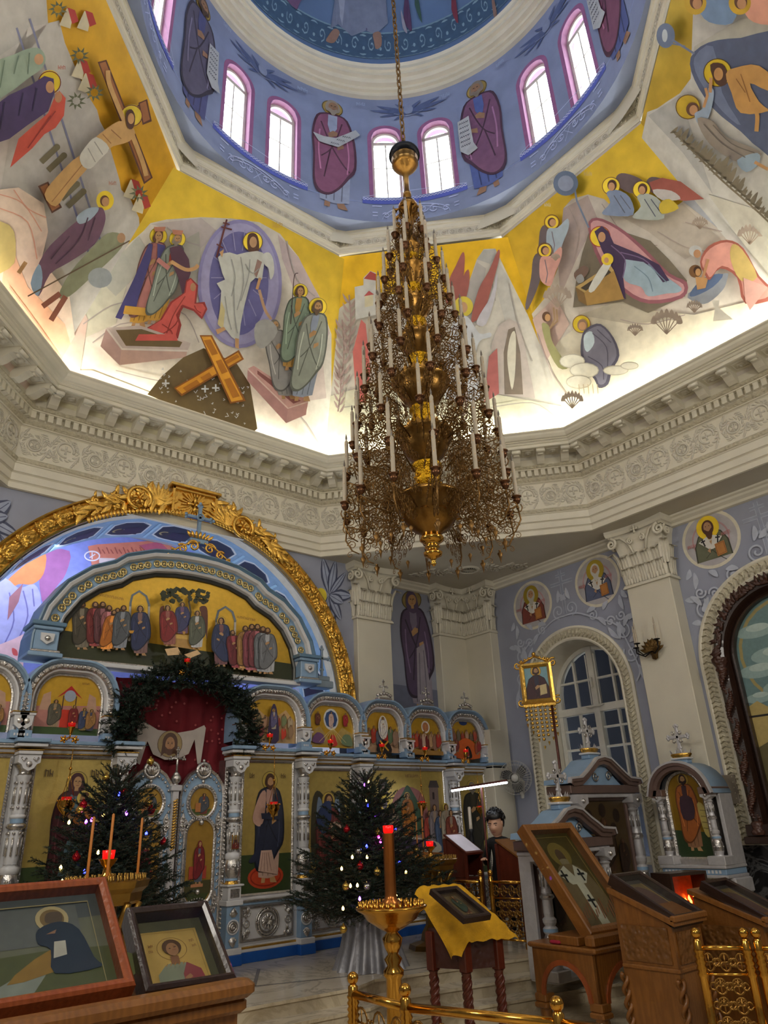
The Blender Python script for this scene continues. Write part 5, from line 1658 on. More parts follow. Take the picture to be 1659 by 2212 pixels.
# ---- royal doors: two leaves
def royal(x0,lab,mir):
 t=thing('royal_door',lab,'door',(x0+.36,5.66,0.0))
 cx=x0+.36;hw=.335;y=5.62
 out=[(cx-hw,.1),(cx-hw,2.15),(cx-hw*.93,2.30),(cx-hw*.62,2.44),(cx-hw*.35,2.50),(cx,2.54),(cx+hw*.35,2.50),(cx+hw*.62,2.44),(cx+hw*.93,2.30),(cx+hw,2.15),(cx+hw,.1)]
 m_=W(t);m_.prism(out,y,y+.05,0,True);m_.build('door_leaf',M['iblue'],t)
 m_=W(t)
 m_.sweep(out,[(-.02,y),(-.02,y-.02),(.015,y-.03),(.02,y+.05)],0,closed=True)
 ov=[(2.07,.185,.195,0),(1.30,.20,.20,.34),(.42,.20,.20,.18)]
 for zc,rx,rz,ex in ov:
  P=[(cx+rx*math.cos(q),zc+rz*math.sin(q)+(ex if math.sin(q)>=0 else-ex))for q in[2*PI*j/36 for j in range(36)]]
  m_.sweep(list(reversed(P)),[(0,y),(0,y-.03),(.02,y-.04),(.03,y-.02),(.055,y-.02),(.06,y)],0,closed=True)
  for k in range(0,36):
   a,b=P[k]
   dx,dz=a-cx,b-zc
   l=math.hypot(dx,dz)
   m_.ball((a+dx/l*.04,y-.03,b+dz/l*.04),.0135,5)
 for zc in(1.80,2.0,2.15):
  pass
 for s_ in(-1,1):
  for zc in(1.79,.78):
   m_.prism([(cx+s_*.27+.055*math.cos(q)*(1+.25*math.cos(3*q)),zc+.12*math.sin(q)*(1+.2*math.cos(4*q)))for q in[2*PI*j/24 for j in range(24)]][::s_],y-.02,y)
   for(dx,dz)in((0,.03),(0.02,-.03),(-.02,-.03),(0,.075),(0,-.08)):m_.ball((cx+s_*.27+dx,y-.03,zc+dz),.02,6)
  for k in range(14):
   zc=.95+k*.083
   if abs(zc-1.79)<.15:continue
   m_.ball((cx+s_*.29,y-.01,zc),.018,6);m_.ball((cx+s_*.29+.012,y-.015,zc+.02),.012,5)
  for k in range(6):
   q=.25+k*.22
   m_.ball((cx+s_*.28*math.cos(q),y-.01,2.16+.28*math.sin(q)),.022,6)
# crown palmette
 m_.tube([(cx+.10*math.cos(q),y-.01,2.50+.10*math.sin(q))for q in[2*PI*j/18 for j in range(18)]],.03,6,closed=True,nrm=(0,-1,0))
 for k in range(5):gleaf(m_,cx,2.44,PI/2+(k-2)*.45,.13,.05,y-.02,0)
 m_.ball((cx,y,2.64),.025,8);m_.ball((cx,y-.02,2.35),.03,6)
 for zc in(1.80,.92):m_.ball((cx,y-.03,zc),.04,8);
 m_.build('silver_ornament',M['silver'],t)
 p=Paint(lambda a,b,k:Vector((a,y-.004-.0006*k,b))-t.location)
 for zc,rx,rz,ex in ov:
  p.poly((176,138,60),[(cx+rx*math.cos(q),zc+rz*math.sin(q)+(ex if math.sin(q)>=0 else-ex))for q in[2*PI*j/30 for j in range(30)]],gold=True)
 p.poly((74,88,44),[(cx-.16,1.98),(cx+.16,1.98),(cx+.10,1.90),(cx-.10,1.90)])
 p.saint(cx+.03,1.90,.30,(74,78,86),(120,60,50),None,w=1.7,feet=False)
 p.poly((170,110,60),[(cx-.10,1.94),(cx-.02,1.94),(cx-.02,2.06),(cx-.10,2.06)])
 p.poly((70,66,34),[(cx-.185,.90),(cx+.185,.90),(cx+.19,1.06),(cx-.19,1.06)]);p.poly((60,70,34),[(cx-.12,.81),(cx+.12,.81),(cx+.18,.90),(cx-.18,.90)])
 p.poly((180,120,84),[(cx-.10,.98),(cx+.08,.98),(cx+.08,1.02),(cx-.10,1.02)])
 p.poly((160,60,44),[(cx-.14,1.08),(cx+.12,1.08),(cx+.12,1.24),(cx-.14,1.24)])
 p.saint(cx,1.02,.56,(112,28,34),(84,92,108),None,w=.95,veil=True,hem=(84,92,108))
 p.build('painted_medallions',[M['icon'],M['icongold']],t)
 return t
royal(.035,'right leaf of the pale blue royal doors, standing maroon figure in its oval icon',1)
royal(-.755,'left leaf of the pale blue royal doors, partly hidden by the left fir tree',-1)
po=thing('door_post','central post between the royal doors with silver ball and cross on top','post',(-.03,5.6,0))
m_=W(po)
m_.bbox(-.075,.015,5.56,5.66,.1,2.22,.006,0)
m_.bbox(-.11,.05,5.54,5.66,2.22,2.30,.01,0)
m_.ball((-.03,5.6,2.385),.075,12,1)
m_.lathe([(.05,2.30),(.03,2.33),(.05,2.45),(.02,2.48)],10,(-.03,5.6,0),1)
m_.tube([(-.03,5.6,2.44),(-.03,5.6,2.76)],.018,6,1);m_.tube([(-.11,5.6,2.66),(.05,5.6,2.66)],.018,6,1)
for ax_,az_ in((0,2.79),(-.10,2.66),(.10,2.66)):
 for q in range(3):
  an=q*2*PI/3+PI/2
  m_.ball((-.03+ax_+.02*math.cos(an),5.6,az_+.02*math.sin(an)),.02,6,1)
m_.build('post_body',[M['silverw'],M['silver']],po)
m_=W(po)
for k in range(18):
 m_.tube([(-.06,5.55,1.46+k*.036),(0.0,5.55,1.50+k*.036)],.014,5)
m_.build('gilt_twist',M['gilt'],po)
# ---- red curtain, veil, fir garland
cu=MB(Matrix.Translation((0,-5.78,-1.0)))
n=40
vs=[];
for j in range(2):
 for i in range(n+1):
  x=-.98+1.96*i/n
  vs.append((x,5.78+.025*math.sin(i*1.1),1.0 if j==0 else 3.78))
cu.add(vs,[(i,i+1,n+2+i,n+1+i)for i in range(n)],0,True)
for k in range(60):
 x=rs.uniform(-.9,.9);z=rs.uniform(2.2,3.6)
 cu.add([(x+.018*math.cos(q),5.742,z+.018*math.sin(q))for q in[2*PI*j/8 for j in range(8)]],[tuple(range(8))],1)
co=cu.build('curtain',[mat('crimson_velvet',(104,6,22),.85),mat('curtain_gold_thread',(150,60,60),.6)])
co.location=(0,5.78,1.0)
tag(co,'deep red sanctuary curtain with small stars hanging behind the royal doors','curtain')
ve=thing('veil','white cloth printed with a haloed bearded face pinned on the red curtain','veil',(-.12,5.70,2.6))
m_=W(ve)
def vc_(x,z):return(x,5.70+.012*math.sin(x*40),z)
g=[(-.60,3.13),(-.50,3.16),(-.3,3.06),(0,3.03),(.25,3.08),(.42,3.16),(.45,3.12),(.40,2.62),(.35,2.60),(.28,2.95),(.20,2.74),(0.02,2.66),(-.16,2.65),(-.34,2.72),(-.44,2.90),(-.52,2.58),(-.60,2.62)]
m_.prism([(a-.02,b)for a,b in g][::-1],5.70,5.705,0,True)
m_.build('cloth',mat('white_linen',(176,166,158),.8),ve)
p=Paint(lambda a,b,k:Vector((a,5.697-.0006*k,b))-ve.location)
cx,cz=-.12,2.86
p.disc((150,128,84),(cx,cz+.01),.19,.185);p.ring((90,66,44),(cx,cz+.01),.185,.008)
p.disc((78,48,30),(cx,cz+.03),.115,.14);p.poly((78,48,30),[(cx-.11,cz+.05),(cx-.13,cz-.17),(cx-.08,cz-.12),(cx,cz-.14),(cx+.08,cz-.12),(cx+.13,cz-.17),(cx+.11,cz+.05)])
p.disc((166,122,84),(cx,cz+.0),.072,.11);p.poly((84,52,34),[(cx-.07,cz-.03),(cx-.05,cz-.12),(cx,cz-.15),(cx+.05,cz-.12),(cx+.07,cz-.03),(cx+.03,cz-.06),(cx-.03,cz-.06)],True)
for s_ in(-1,1):p.disc((40,26,20),(cx+s_*.028,cz+.015),.012,.007);p.line((60,38,26),[(cx+s_*.014,cz+.032),(cx+s_*.045,cz+.036)],.006)
p.line((120,80,54),[(cx,cz+.01),(cx+.004,cz-.03)],.006);p.line((130,60,50),[(cx-.018,cz-.055),(cx+.018,cz-.055)],.006)
p.build('printed_face',[M['icon'],M['icongold']],ve)
def sprig(mb,p,d,L,nl=.045,n=26,mi=0,tw=.004,wn=.0035):
 p=Vector(p);d=Vector(d).normalized()
 u=d.orthogonal().normalized();v=d.cross(u)
 mb.tube([p,p+d*L*.5,p+d*L],[tw,tw*.8,tw*.4],4,1)
 for k in range(n):
  t=(k+1)/n
  a=random.random()*6.283
  s_=(u*math.cos(a)+v*math.sin(a))
  b=p+d*(L*t)
  e=b+(s_*.82+d*.65).normalized()*nl*(1.1-.35*t)
  w_=d.cross(s_)*wn
  mb.add([b-w_,b+w_,e],[(0,1,2)],mi)
FIR=[mat('fir_needles',(20,40,28),.6,var=.3,vscale=9),mat('fir_twig',(62,48,32),.8)]
random.seed(21)
gd=MB(Matrix.Translation((0,-5.45,-3.0)))
GC=(.02,3.02)
for k in range(1250):
 t=random.random()
 a=-0.22+(PI+.44)*t
 rr=.88+random.uniform(-.17,.19)
 rz=.80+random.uniform(-.17,.20)
 x,z=GC[0]+rr*math.cos(a)*1.06,GC[1]+rz*math.sin(a)
 if a<0 or a>PI:z-=random.random()*.1
 y=5.42+random.uniform(-.10,.10)
 dr=Vector((math.cos(a)*random.uniform(-.4,1.0)+random.uniform(-.7,.7),random.uniform(-1,.3),math.sin(a)*random.uniform(-.3,.8)+random.uniform(-.7,.5)))
 sprig(gd,(x,y,z),dr,random.uniform(.12,.22),.055,24,wn=.0075)
go=gd.build('fir_garland',FIR)
go.location=(0,5.45,3.0)
tag(go,'thick arched garland of dark fir branches over the royal doors','garland')
# lampadas (red glass lamps on silver brackets) along the cornice
REDG=mat('red_lamp_glass',(170,10,6),.2,0,0,emis=.5)
FLM=mat('lamp_flame',(255,90,30),.5,emis=14)
AMB=mat('amber_lamp_glass',(190,70,14),.2,0,0,emis=.8)
def lampada(u,v,y,lab,big=1.0,glow=REDG):
 c=at(u,v,'y',y)
 t=thing('icon_lamp',lab,'lamp',c,0,'lamps on the iconostasis cornice')
 m_=MB()
 s_=big
 m_.lathe([(.005,-.11*s_),(.02*s_,-.10*s_),(.028*s_,-.06*s_),(.045*s_,-.035*s_),(.05*s_,-.02*s_)],12)
 m_.tube([(0,0,-.10*s_),(0,.03,-.16*s_),(0,.15,-.16*s_),(0,.26,-.12*s_)],.009,6)
 for sx in(-1,1):
  m_.ball((sx*.07,.02,-.17*s_),.032,8)
  for k in range(5):
   q=2*PI*k/5
   m_.ball((sx*.07+.035*math.cos(q),.02,-.17*s_+.035*math.sin(q)),.016,6)
  m_.tube([(0,.03,-.14*s_),(sx*.07,.02,-.17*s_)],.008,5)
 m_.build('lamp_bracket',M['brass'],t)
 m_=MB();m_.lathe([(.035*s_,-.03*s_),(.046*s_,0),(.05*s_,.03*s_),(.046*s_,.03*s_),(.03*s_,-.02*s_)],12)
 m_.build('glass_cup',glow,t)
 m_=MB();m_.lathe([(.001,-.005),(.012,0.005),(.010,.02),(.001,.045)],8);m_.build('flame',FLM,t)
 return t
for u,v,y,n_ in((155,1567,5.12,'red lamp on a silver bracket under the canopy scene icon at left'),(583,1590,5.12,'red lamp in front of the first arched icon right of the wreath'),(714,1603,5.2,'red lamp in front of the star medallion icon'),(825,1611,5.2,'red lamp in front of the crossed gates icon'),(918,1618,5.2,'red lamp in front of the red crowd icon'),(1006,1623,5.2,'red lamp in front of the rightmost arched icon'),(405,1428,5.3,'gilded lamp above the wreath at the foot of the lunette')):
 lampada(u,v,y,n_)
# hanging lamps before the large icons
def hang(u,v,y,top,lab,s_=1.0):
 c=at(u,v,'y',y)
 t=thing('hanging_lamp',lab,'lamp',c)
 m_=MB()
 m_.lathe([(.005,-.22*s_),(.015*s_,-.18*s_),(.02*s_,-.14*s_),(.07*s_,-.09*s_),(.10*s_,-.03*s_),(.09*s_,0),(.10*s_,.02*s_)],14,flute=.05,nf=6)
 for k in range(3):
  q=2*PI*k/3
  m_.tube([(.10*s_*math.cos(q),.10*s_*math.sin(q),0),(.03*s_*math.cos(q),.03*s_*math.sin(q),.22*s_),(0,0,.34*s_)],.004,4)
  for j in range(4):m_.ball((.10*s_*math.cos(q+j*.5),.10*s_*math.sin(q+j*.5),.02),.013,5)
 m_.tube([(0,0,.34*s_),(0,0,top-c.z)],.006,4)
 m_.ball((0,0,.38*s_),.022,6)
 m_.build('lamp_body',M['brass'],t)
 m_=MB();m_.lathe([(.05*s_,-.03*s_),(.06*s_,.0),(.062*s_,.06*s_),(.058*s_,.06*s_),(.04*s_,-.02*s_)],12);m_.build('glass_cup',REDG,t)
 return t
hang(143,1733,5.3,2.72,'ornate brass lamp with red cup hanging before the veiled woman icon',1.05)
hang(591,1741,5.3,2.72,'ornate brass lamp with red cup hanging before the icon on the red disc',.95)
hang(912,1737,5.3,2.60,'cluster of small brass lamps hanging before the wide crowd icon',.8)
hang(1037,1746,5.3,2.5,'small brass lamp with red cup beside the reader at the lectern',.7)
# ------------------------------------------------------------------ chandelier
ch=thing('chandelier','huge ten tiered brass filigree chandelier with unlit electric candles hanging from the dome','chandelier',(0,0,4.0))
def CB():return MB(Matrix.Translation((0,0,-4.0)))
m_=CB()
n=74
for k in range(n):
 z=9.6+k*.126
 a=PI/2*(k%2)
 m_.tube([(.03*math.cos(t_)*math.cos(a),.03*math.cos(t_)*math.sin(a),z+.085*math.sin(t_))for t_ in[2*PI*j/8 for j in range(8)]],.011,4,closed=True)
m_.build('chain',M['bronze2'],ch)
m_=CB()
m_.lathe([(.02,9.62),(.10,9.60),(.19,9.53),(.20,9.49),(.14,9.46)],28)
m_.build('ceiling_cup',mat('dark_patina',(34,36,44),.35,.8),ch)
m_=CB()
m_.lathe([(.14,9.47),(.17,9.42),(.15,9.36),(.17,9.34),(.14,9.29),(.10,9.24),(.05,9.17),(.035,9.12),(.035,8.86),(.05,8.84),(.05,8.78),(.035,8.76),(.045,8.70),(.09,8.68),(.12,8.62),(.12,8.56),(.06,8.50),(.06,8.10),(.10,8.06),(.11,7.98)],24)
m_.build('stem',M['bronze'],ch)
BW=[(7.98,.10,7.82),(7.62,.155,7.36),(7.10,.19,6.86),(6.60,.22,6.36),(6.03,.29,5.70),(5.37,.28,5.02)]
prevb=7.98
for i,(zr,r,zb)in enumerate(BW):
 m_=CB()
 h=zr-zb
 m_.lathe([(r*.55,zr+.02),(r*1.08,zr+.015),(r*1.1,zr-.01),(r*.98,zr-.03),(r*.9,zr-h*.35),(r*.70,zr-h*.65),(r*.42,zr-h*.9),(r*.36,zb)],32,flute=.025,nf=16)
 for k in range(20):
  q=2*PI*k/20
  m_.add([(r*1.09*math.cos(q-.12),r*1.09*math.sin(q-.12),zr),(r*1.09*math.cos(q+.12),r*1.09*math.sin(q+.12),zr),(r*1.14*math.cos(q),r*1.14*math.sin(q),zr+.06)],[(0,1,2)])
 m_.build('bowl',M['bronze'],ch)
 m_=CB()
 zt=zb;zn=BW[i+1][0]if i<5 else 4.66
 rr=.07+.012*i
 m_.lathe([(rr*1.2,zt),(rr*1.25,zt-.03),(rr,zt-.05),(rr,zn+.07),(rr*1.2,zn+.05),(rr*1.2,zn)],20)
 for k in range(8):
  q=2*PI*k/8
  for s_ in(0,1):
   zc=(zt+zn)/2+(s_-.5)*.09
   m_.tube([((rr+.004)*math.cos(q+x_/rr),(rr+.004)*math.sin(q+x_/rr),zc+z_)for x_,z_ in spiral(0,0,.03,1.3,0,1-2*s_,9)],.006,4)
 m_.build('sleeve',mat('gilt_sleeve',(206,160,40),.25,1,.5,60)if i==0 else bpy.data.materials['gilt_sleeve'],ch)
m_=CB()
m_.lathe([(.15,4.66),(.345,4.655),(.36,4.64),(.355,4.61),(.32,4.58),(.30,4.50),(.25,4.40),(.18,4.31),(.11,4.27),(.10,4.255)],48,flute=.012,nf=24)
for k in range(10):
 q=2*PI*k/10
 m_.lathe([(.045,0),(.04,.012),(.02,.016)],8,(.275*math.cos(q),.275*math.sin(q),4.42))
m_.build('great_bowl',M['bronze'],ch)
m_=CB()
m_.lathe([(.10,4.27),(.10,4.24),(.115,4.22),(.12,4.19),(.08,4.16),(.055,4.145),(.07,4.13),(.075,4.115),(.05,4.10),(.06,4.08),(.095,4.06),(.085,4.03),(.045,4.01),(.03,4.0),(.02,3.96),(.03,3.945),(.001,3.92)],24)
m_.build('pendant',M['brass'],ch)
TIER=[(4.44,.86,14,.34),(4.84,.82,12,.30),(5.26,.76,12,.27),(5.68,.69,11,.27),(6.08,.61,10,.22),(6.48,.53,9,.2),(6.88,.45,9,.18),(7.26,.37,8,.15),(7.64,.29,7,.12),(8.02,.19,6,.08)]
def arm_mesh(r,r0,big):
 """radial plane: x outwards, z up; origin at the cup height on the axis"""
 m_=MB()
 cup=[(.003,-.075),(.02,-.07),(.032,-.05),(.040,-.03),(.026,-.018),(.02,-.012),(.044,-.004),(.050,.004),(.03,.012),(.02,.02)]
 m_.lathe(cup,12,(r,0,0),0)
 m_.tube([(r,0,-.07),(r,0,-.11)],.008,5,1)
 m_.ball((r,0,-.115),.016,6,1)
 L=r-r0
 nk=max(2,int(L/.085))
 def sp(x,z,rad,st,d,tu=1.4):
  m_.tube([(a,0,b)for a,b in spiral(x,z,rad,tu,st,d,13)],[rad*.12]*6+[rad*.09]*8,4,1,nrm=(0,1,0),flat=.6)
 m_.tube([(r0,0,-.12),(r0+L*.4,0,-.03),(r0+L*.75,0,-.14),(r,0,-.09)],.008,5,1)
 for k in range(nk):
  x=r0+L*(k+.5)/nk
  rad=.052+.008*(k%2)
  sp(x,.03,rad,.4+k,1);sp(x+.03,-.12,rad,2+k,-1);sp(x-.01,.12,rad*.75,1+k,-1)
  sp(x,-.2,rad*.8,3+k,1);sp(x+.02,.19,rad*.6,2+k,1)
  for yy in(-.06,.06):m_.tube([(a,yy,b)for a,b in spiral(x,-.04+yy,rad*.9,1.3,2.0*k+yy*9,1,11)],rad*.10,4,1,nrm=(0,1,0),flat=.6)
 if big:
  for k in range(4):
   x=r-.05-k*.12
   sp(x,-.30+.02*k,.05,k,1);sp(x+.02,-.40+.05*k,.035,2+k,-1)
  m_.tube([(r+.0,0,-.12),(r+.015,0,-.24),(r-.05,0,-.36),(r-.12,0,-.40)],[.010,.009,.008,.006],5,1)
  m_.lathe([(.001,-.56),(.012,-.50),(.03,-.455),(.012,-.44),(.014,-.42)],8,(r-.16,0,0),1)
  m_.lathe([(.001,-.48),(.010,-.43),(.022,-.40),(.01,-.38)],8,(r-.34,0,0),1)
 for k in range(3):
  m_.tube([(r-.06-.04*k,0,-.02-.04*k),(r-.02-.05*k,.03,.05),(r-.05-.06*k,.05,.10)],.006,4,1)
 return m_
cand=MB()
cand.lathe([(.021,.01),(.0195,.37),(.016,.385),(.006,.40)],10,mi=0)
cand.lathe([(.006,.40),(.011,.415),(.009,.44),(.001,.475)],8,mi=1)
cand.tube([(.0208*math.cos(t_*1.5),.0208*math.sin(t_*1.5),.03+.035*t_)for t_ in range(10)],.0022,4,2)
bulb=mat('unlit_glass_bulb',(120,112,106),.1,.2)
cm=None
ARM=[mat('cup_copper_brown',(104,70,46),.35,.8),M['bronze2']]
nth=0
for ti,(z,r,cnt,r0)in enumerate(TIER):
 proto=None
 for k in range(cnt):
  a=2*PI*(k+.5*(ti%2))/cnt+.13*ti
  if proto is None:
   arm=arm_mesh(r,r0,ti<1).build('arm',ARM,ch)
   if cm is None:
    c_=cand.build('candle',[M['ivory'],bulb,M['gilt']],arm);cm=c_
   else:
    c_=cm.copy();COL.objects.link(c_);c_.parent=arm
   c_.location=(r,0,0)
   proto=(arm,c_)
  else:
   arm=proto[0].copy();COL.objects.link(arm);arm.parent=ch
   c_=proto[1].copy();COL.objects.link(c_);c_.parent=arm
  arm.location=(0,0,z-4.0+.1)
  arm.rotation_euler=(0,0,a)
# crowning sprays
m_=CB()
for k in range(8):
 q=2*PI*k/8
 for rad,z,x in((.05,8.35,.13),(.035,8.48,.10),(.04,8.2,.16)):
  m_.tube([(a*math.cos(q),a*math.sin(q),b)for a,b in spiral(x,z,rad,1.4,q,1,12)],.007,4)
 gq=q+.4
 m_.tube([(.05*math.cos(gq),.05*math.sin(gq),8.4),(.12*math.cos(gq),.12*math.sin(gq),8.55),(.17*math.cos(gq),.17*math.sin(gq),8.5)],[.01,.014,.03],5)
m_.build('crown_spray',M['bronze'],ch)
# ------------------------------------------------------------------ murals
PM=[M['paint'],M['goldpaint']]
GOLD=(204,174,54)
HAL=(232,206,64)
SK=(196,152,104)
def panel(i):return Paint(fplane(COVE[i][0],COVE[i][1],.02,.0016),-1)
def fold(p,c,L,w_=2.2):
 for l in L:p.line(c,l,w_,True)
# east cove: descent scene
p=panel(0)
p.poly(GOLD,'300,322 389,370 733,554 760,568 740,1100 40,900',gold=True)
p.poly((204,198,188),'240,560 310,499 325,482 360,474 435,469 500,472 560,480 605,505 645,555 667,600 690,640 705,690 716,722 716,1100 40,960 60,800')
for c,l in(((186,176,174),'325,484 435,471 470,500 430,540 380,500'),((184,168,170),'600,506 645,556 690,642 712,720 690,760 640,640 610,560'),((192,190,172),'180,640 290,560 250,700 160,740'),((176,176,166),'210,600 300,510 330,560 250,640'),((214,208,176),'100,800 200,800 330,850 520,930 700,990 700,1060 60,900'),((200,176,164),'150,600 190,690 170,820 90,790'),((186,172,166),'600,760 690,700 705,860 640,870'),((168,166,156),'320,560 430,500 440,640 330,650')):p.poly(c,l)
for l in('180,700 240,660 300,650','200,740 260,700 330,700','360,490 400,520 430,530','620,520 640,600 680,640','250,800 330,820 400,830','600,880 650,900 690,960','340,660 400,680 430,740'):p.line((160,152,150),l,2.2,True)
p.disc((140,136,184),(518,613),91,139,n=40);p.disc((162,158,198),(518,613),84,131,n=40);p.disc((104,102,158),(516,612),64,112,n=40)
for k in range(14):
 q=2*PI*k/14
 p.line((150,148,190),[(516+34*math.cos(q),600+60*math.sin(q)),(516+60*math.cos(q),600+106*math.sin(q))],2)
p.line((96,40,36),'490,474 468,556',4);p.line((96,40,36),'478,490 501,496',3.4);p.line((96,40,36),'482,481 496,485',3);p.line((96,40,36),'468,527 482,536',3)
p.disc(HAL,(546,522),21,22,gold=True);p.ring((120,96,30),(546,522),21,1.6)
p.poly((84,52,38),'536,508 546,503 556,509 560,530 556,548 540,548 534,528',True);p.disc((190,150,110),(547,523),8,12);p.poly((96,60,42),'541,530 546,541 554,530 553,536 547,546 541,537')
p.poly((202,204,196),'532,545 512,550 496,545 478,548 471,556 480,590 486,604 468,612 478,628 474,680 470,700 490,714 500,728 516,738 520,700 528,660 541,610 552,600 566,604 572,560 568,546 556,542',False)
p.poly((206,208,202),'566,552 580,545 590,560 592,590 584,604 580,580 572,572',True)
p.poly((202,190,140),'478,650 470,700 482,712 486,670');p.poly((150,120,110),'556,560 566,566 554,600 548,590')
fold(p,(158,160,156),('500,560 508,600 500,640','520,555 526,610 512,670','540,560 536,600 520,650','486,640 492,680 500,712','505,620 507,680 513,720','530,570 545,590 560,580'))
p.poly(SK,'466,712 484,706 488,712 470,722');p.poly(SK,'508,730 516,732 516,754 508,750');p.poly(SK,'474,545 484,538 480,556')
p.line(SK,'562,600 555,625',6)
p.saint(296,706,218,(178,118,112),(170,110,104),HAL,lean=.235,w=.85,hair=(90,56,40),hem=(196,150,60),gold=True)
p.poly((66,62,116),'322,525 330,528 326,560 300,640 290,680 272,672 262,690 249,686 290,600',False);p.poly((66,62,116),'340,526 356,530 362,570 345,630 330,640 340,590',False)
p.poly((196,150,60),'270,660 338,668 334,684 266,678');p.poly((180,120,96),'332,490 358,490 355,500 335,500')
p.saint(330,700,204,(132,140,130),(150,60,50),HAL,lean=.29,w=.85,hair=(130,120,110),beard=True,hem=(196,150,60),gold=True)
p.poly((84,52,70),'366,535 390,530 408,560 412,590 395,640 385,600 372,570',False);p.line(SK,'370,565 400,582 420,580 428,572',8,True);p.line((178,118,112),'340,560 365,580',10);p.poly((180,120,96),'372,496 396,498 393,508 374,506')
p.poly((150,50,48),'412,600 402,606 398,632 368,652 345,692 290,724 281,736 330,738 384,734 392,702 386,682 396,664 418,672 436,690 448,668 442,652 424,654 428,616')
p.poly((206,90,84),'412,603 404,609 401,632 372,654 350,690 300,722 292,732 330,734 378,731 386,700 380,680 394,658 420,668 436,684 444,666 438,656 420,656 424,618')
p.disc((186,140,104),(417,620),6,9)
fold(p,(150,54,50),('400,640 375,680 360,720','392,660 380,700 340,728','350,700 370,715 372,730','420,660 425,670 434,676'))
p.poly((196,182,176),'229,708 302,703 412,741 404,760 262,756');p.poly((112,94,62),'250,713 306,711 394,739 388,750 272,747')
p.poly((186,156,150),'217,748 229,710 262,756 258,789');p.poly((196,164,152),'258,789 262,756 404,760 402,772');p.line((220,212,204),'232,712 264,754 406,758',4)
p.poly((206,90,84),'300,722 380,722 384,736 292,736')
p.poly((112,94,60),'318,852 350,812 396,772 440,752 512,786 540,830 556,926 540,940 420,896')
rs=random.Random(2)
for k in range(46):
 u=rs.uniform(345,535);v=790+rs.uniform(0,100)+(u-345)*.16
 a=rs.random()*3;l=rs.uniform(3,8)
 p.line((216,220,224),[(u,v),(u+l*math.cos(a),v+l*math.sin(a)),(u+l*math.cos(a+1),v+l*math.sin(a+.7))],1.8)
for u,v in((358,828),(443,840),(466,838)):
 p.line((220,224,226),[(u-8,v),(u+8,v)],3.4);p.line((220,224,226),[(u,v-8),(u,v+8)],3.4)
p.poly((150,90,24),'376,838 392,856 527,776 516,756');p.poly((226,158,44),'380,839 393,851 522,775 514,761')
p.poly((150,90,24),'431,724 458,724 531,866 497,872');p.poly((232,166,50),'435,727 455,727 525,863 500,868')
for(a,b,c,d)in(((440,735),(455,733),(471,764),(458,768)),((466,780),(478,776),(492,803),(479,808)),((484,820),(497,816),(518,856),(503,860)),((395,838),(425,820),(432,828),(402,845)),((434,815),(452,804),(458,812),(440,823)),((486,780),(512,765),(517,771),(492,786))):
 p.poly((186,118,28),[a,b,c,d])
p.poly((206,160,154),'536,796 548,790 666,866 664,880 622,884 545,806');p.poly((140,84,80),'556,800 650,866 634,872 556,808')
p.poly((186,138,136),'535,798 622,882 618,914 534,822');p.poly((196,150,146),'622,882 665,868 661,896 618,914');p.line((226,200,194),'536,798 622,882 665,868',3)
p.saint(622,862,178,(150,148,146),(140,138,136),None,lean=-.17,w=1.05,beard=True,hair=(120,112,100))
p.line((186,150,116),'560,626 572,668 586,690',6,True);p.poly((160,160,158),'552,700 580,690 600,716 570,752 552,740',True)
p.saint(628,800,190,(122,140,122),(170,130,60),HAL,lean=.12,w=.95,hair=(80,50,36),gold=True)
p.line((60,40,40),'628,700 632,640 636,596 644,590',1.8,True)
p.saint(650,866,226,(144,150,140),(140,150,170),HAL,lean=.18,w=.9,hair=(90,70,50),beard=True,gold=True)
p.marks((186,150,60),(590,492),12,3)
p.build('mural',PM,covew[0])
# south-east cove: angel at the tomb
p=panel(1)
p.poly((214,172,30),'700,558 733,555 1082,514 1100,512 1290,1020 680,1080',gold=True)
p.poly((200,196,186),'700,730 735,664 765,644 800,628 880,640 985,650 1012,612 1030,560 1045,538 1070,537 1100,600 1140,680 1165,740 1290,1000 1200,1060 680,1100')
for c,l in(((176,176,172),'1045,540 1070,538 1072,556 1058,570 1030,560'),((186,184,178),'1058,572 1072,556 1100,604 1126,720 1090,690'),((176,172,168),'985,660 1012,616 1030,566 1050,580 1030,700 990,760'),((206,204,180),'700,860 900,800 1060,850 1230,880 1240,960 690,1000'),((182,172,166),'1060,850 1062,742 1078,702 1100,688 1124,700 1156,860')):p.poly(c,l)
p.poly((120,108,96),'1090,852 1088,762 1098,712 1112,706 1124,762 1130,852');p.poly((204,200,184),'1096,762 1104,722 1114,722 1113,800 1106,842 1098,800',True)
for l in('1100,612 1120,700 1150,780','1062,600 1070,650','1060,880 1150,870 1200,900','740,880 860,870 960,900'):p.line((166,160,152),l,2,True)
p.poly((170,98,96),'1046,870 1056,770 1074,752 1078,850');
for l in('963,655 970,606 984,575 999,545 1004,556 1001,600 990,650','990,655 1000,600 1012,582 1014,610 1004,650','1018,688 1034,625 1056,585 1076,540 1079,556 1062,620 1046,672 1026,694','1030,676 1040,640 1050,640 1040,680'):p.poly((158,90,82),l,True)
for l in('1036,680 1060,640 1074,590 1070,640 1050,700 1030,700',):p.poly((190,188,196),l,True)
p.disc((196,180,70),(1001,662),21,22,gold=True);p.disc((190,150,112),(1001,664),9,12)
p.poly((196,200,206),'982,690 1010,684 1035,720 1058,718 1060,728 1034,740 1024,800 1040,860 960,860 966,760',True)
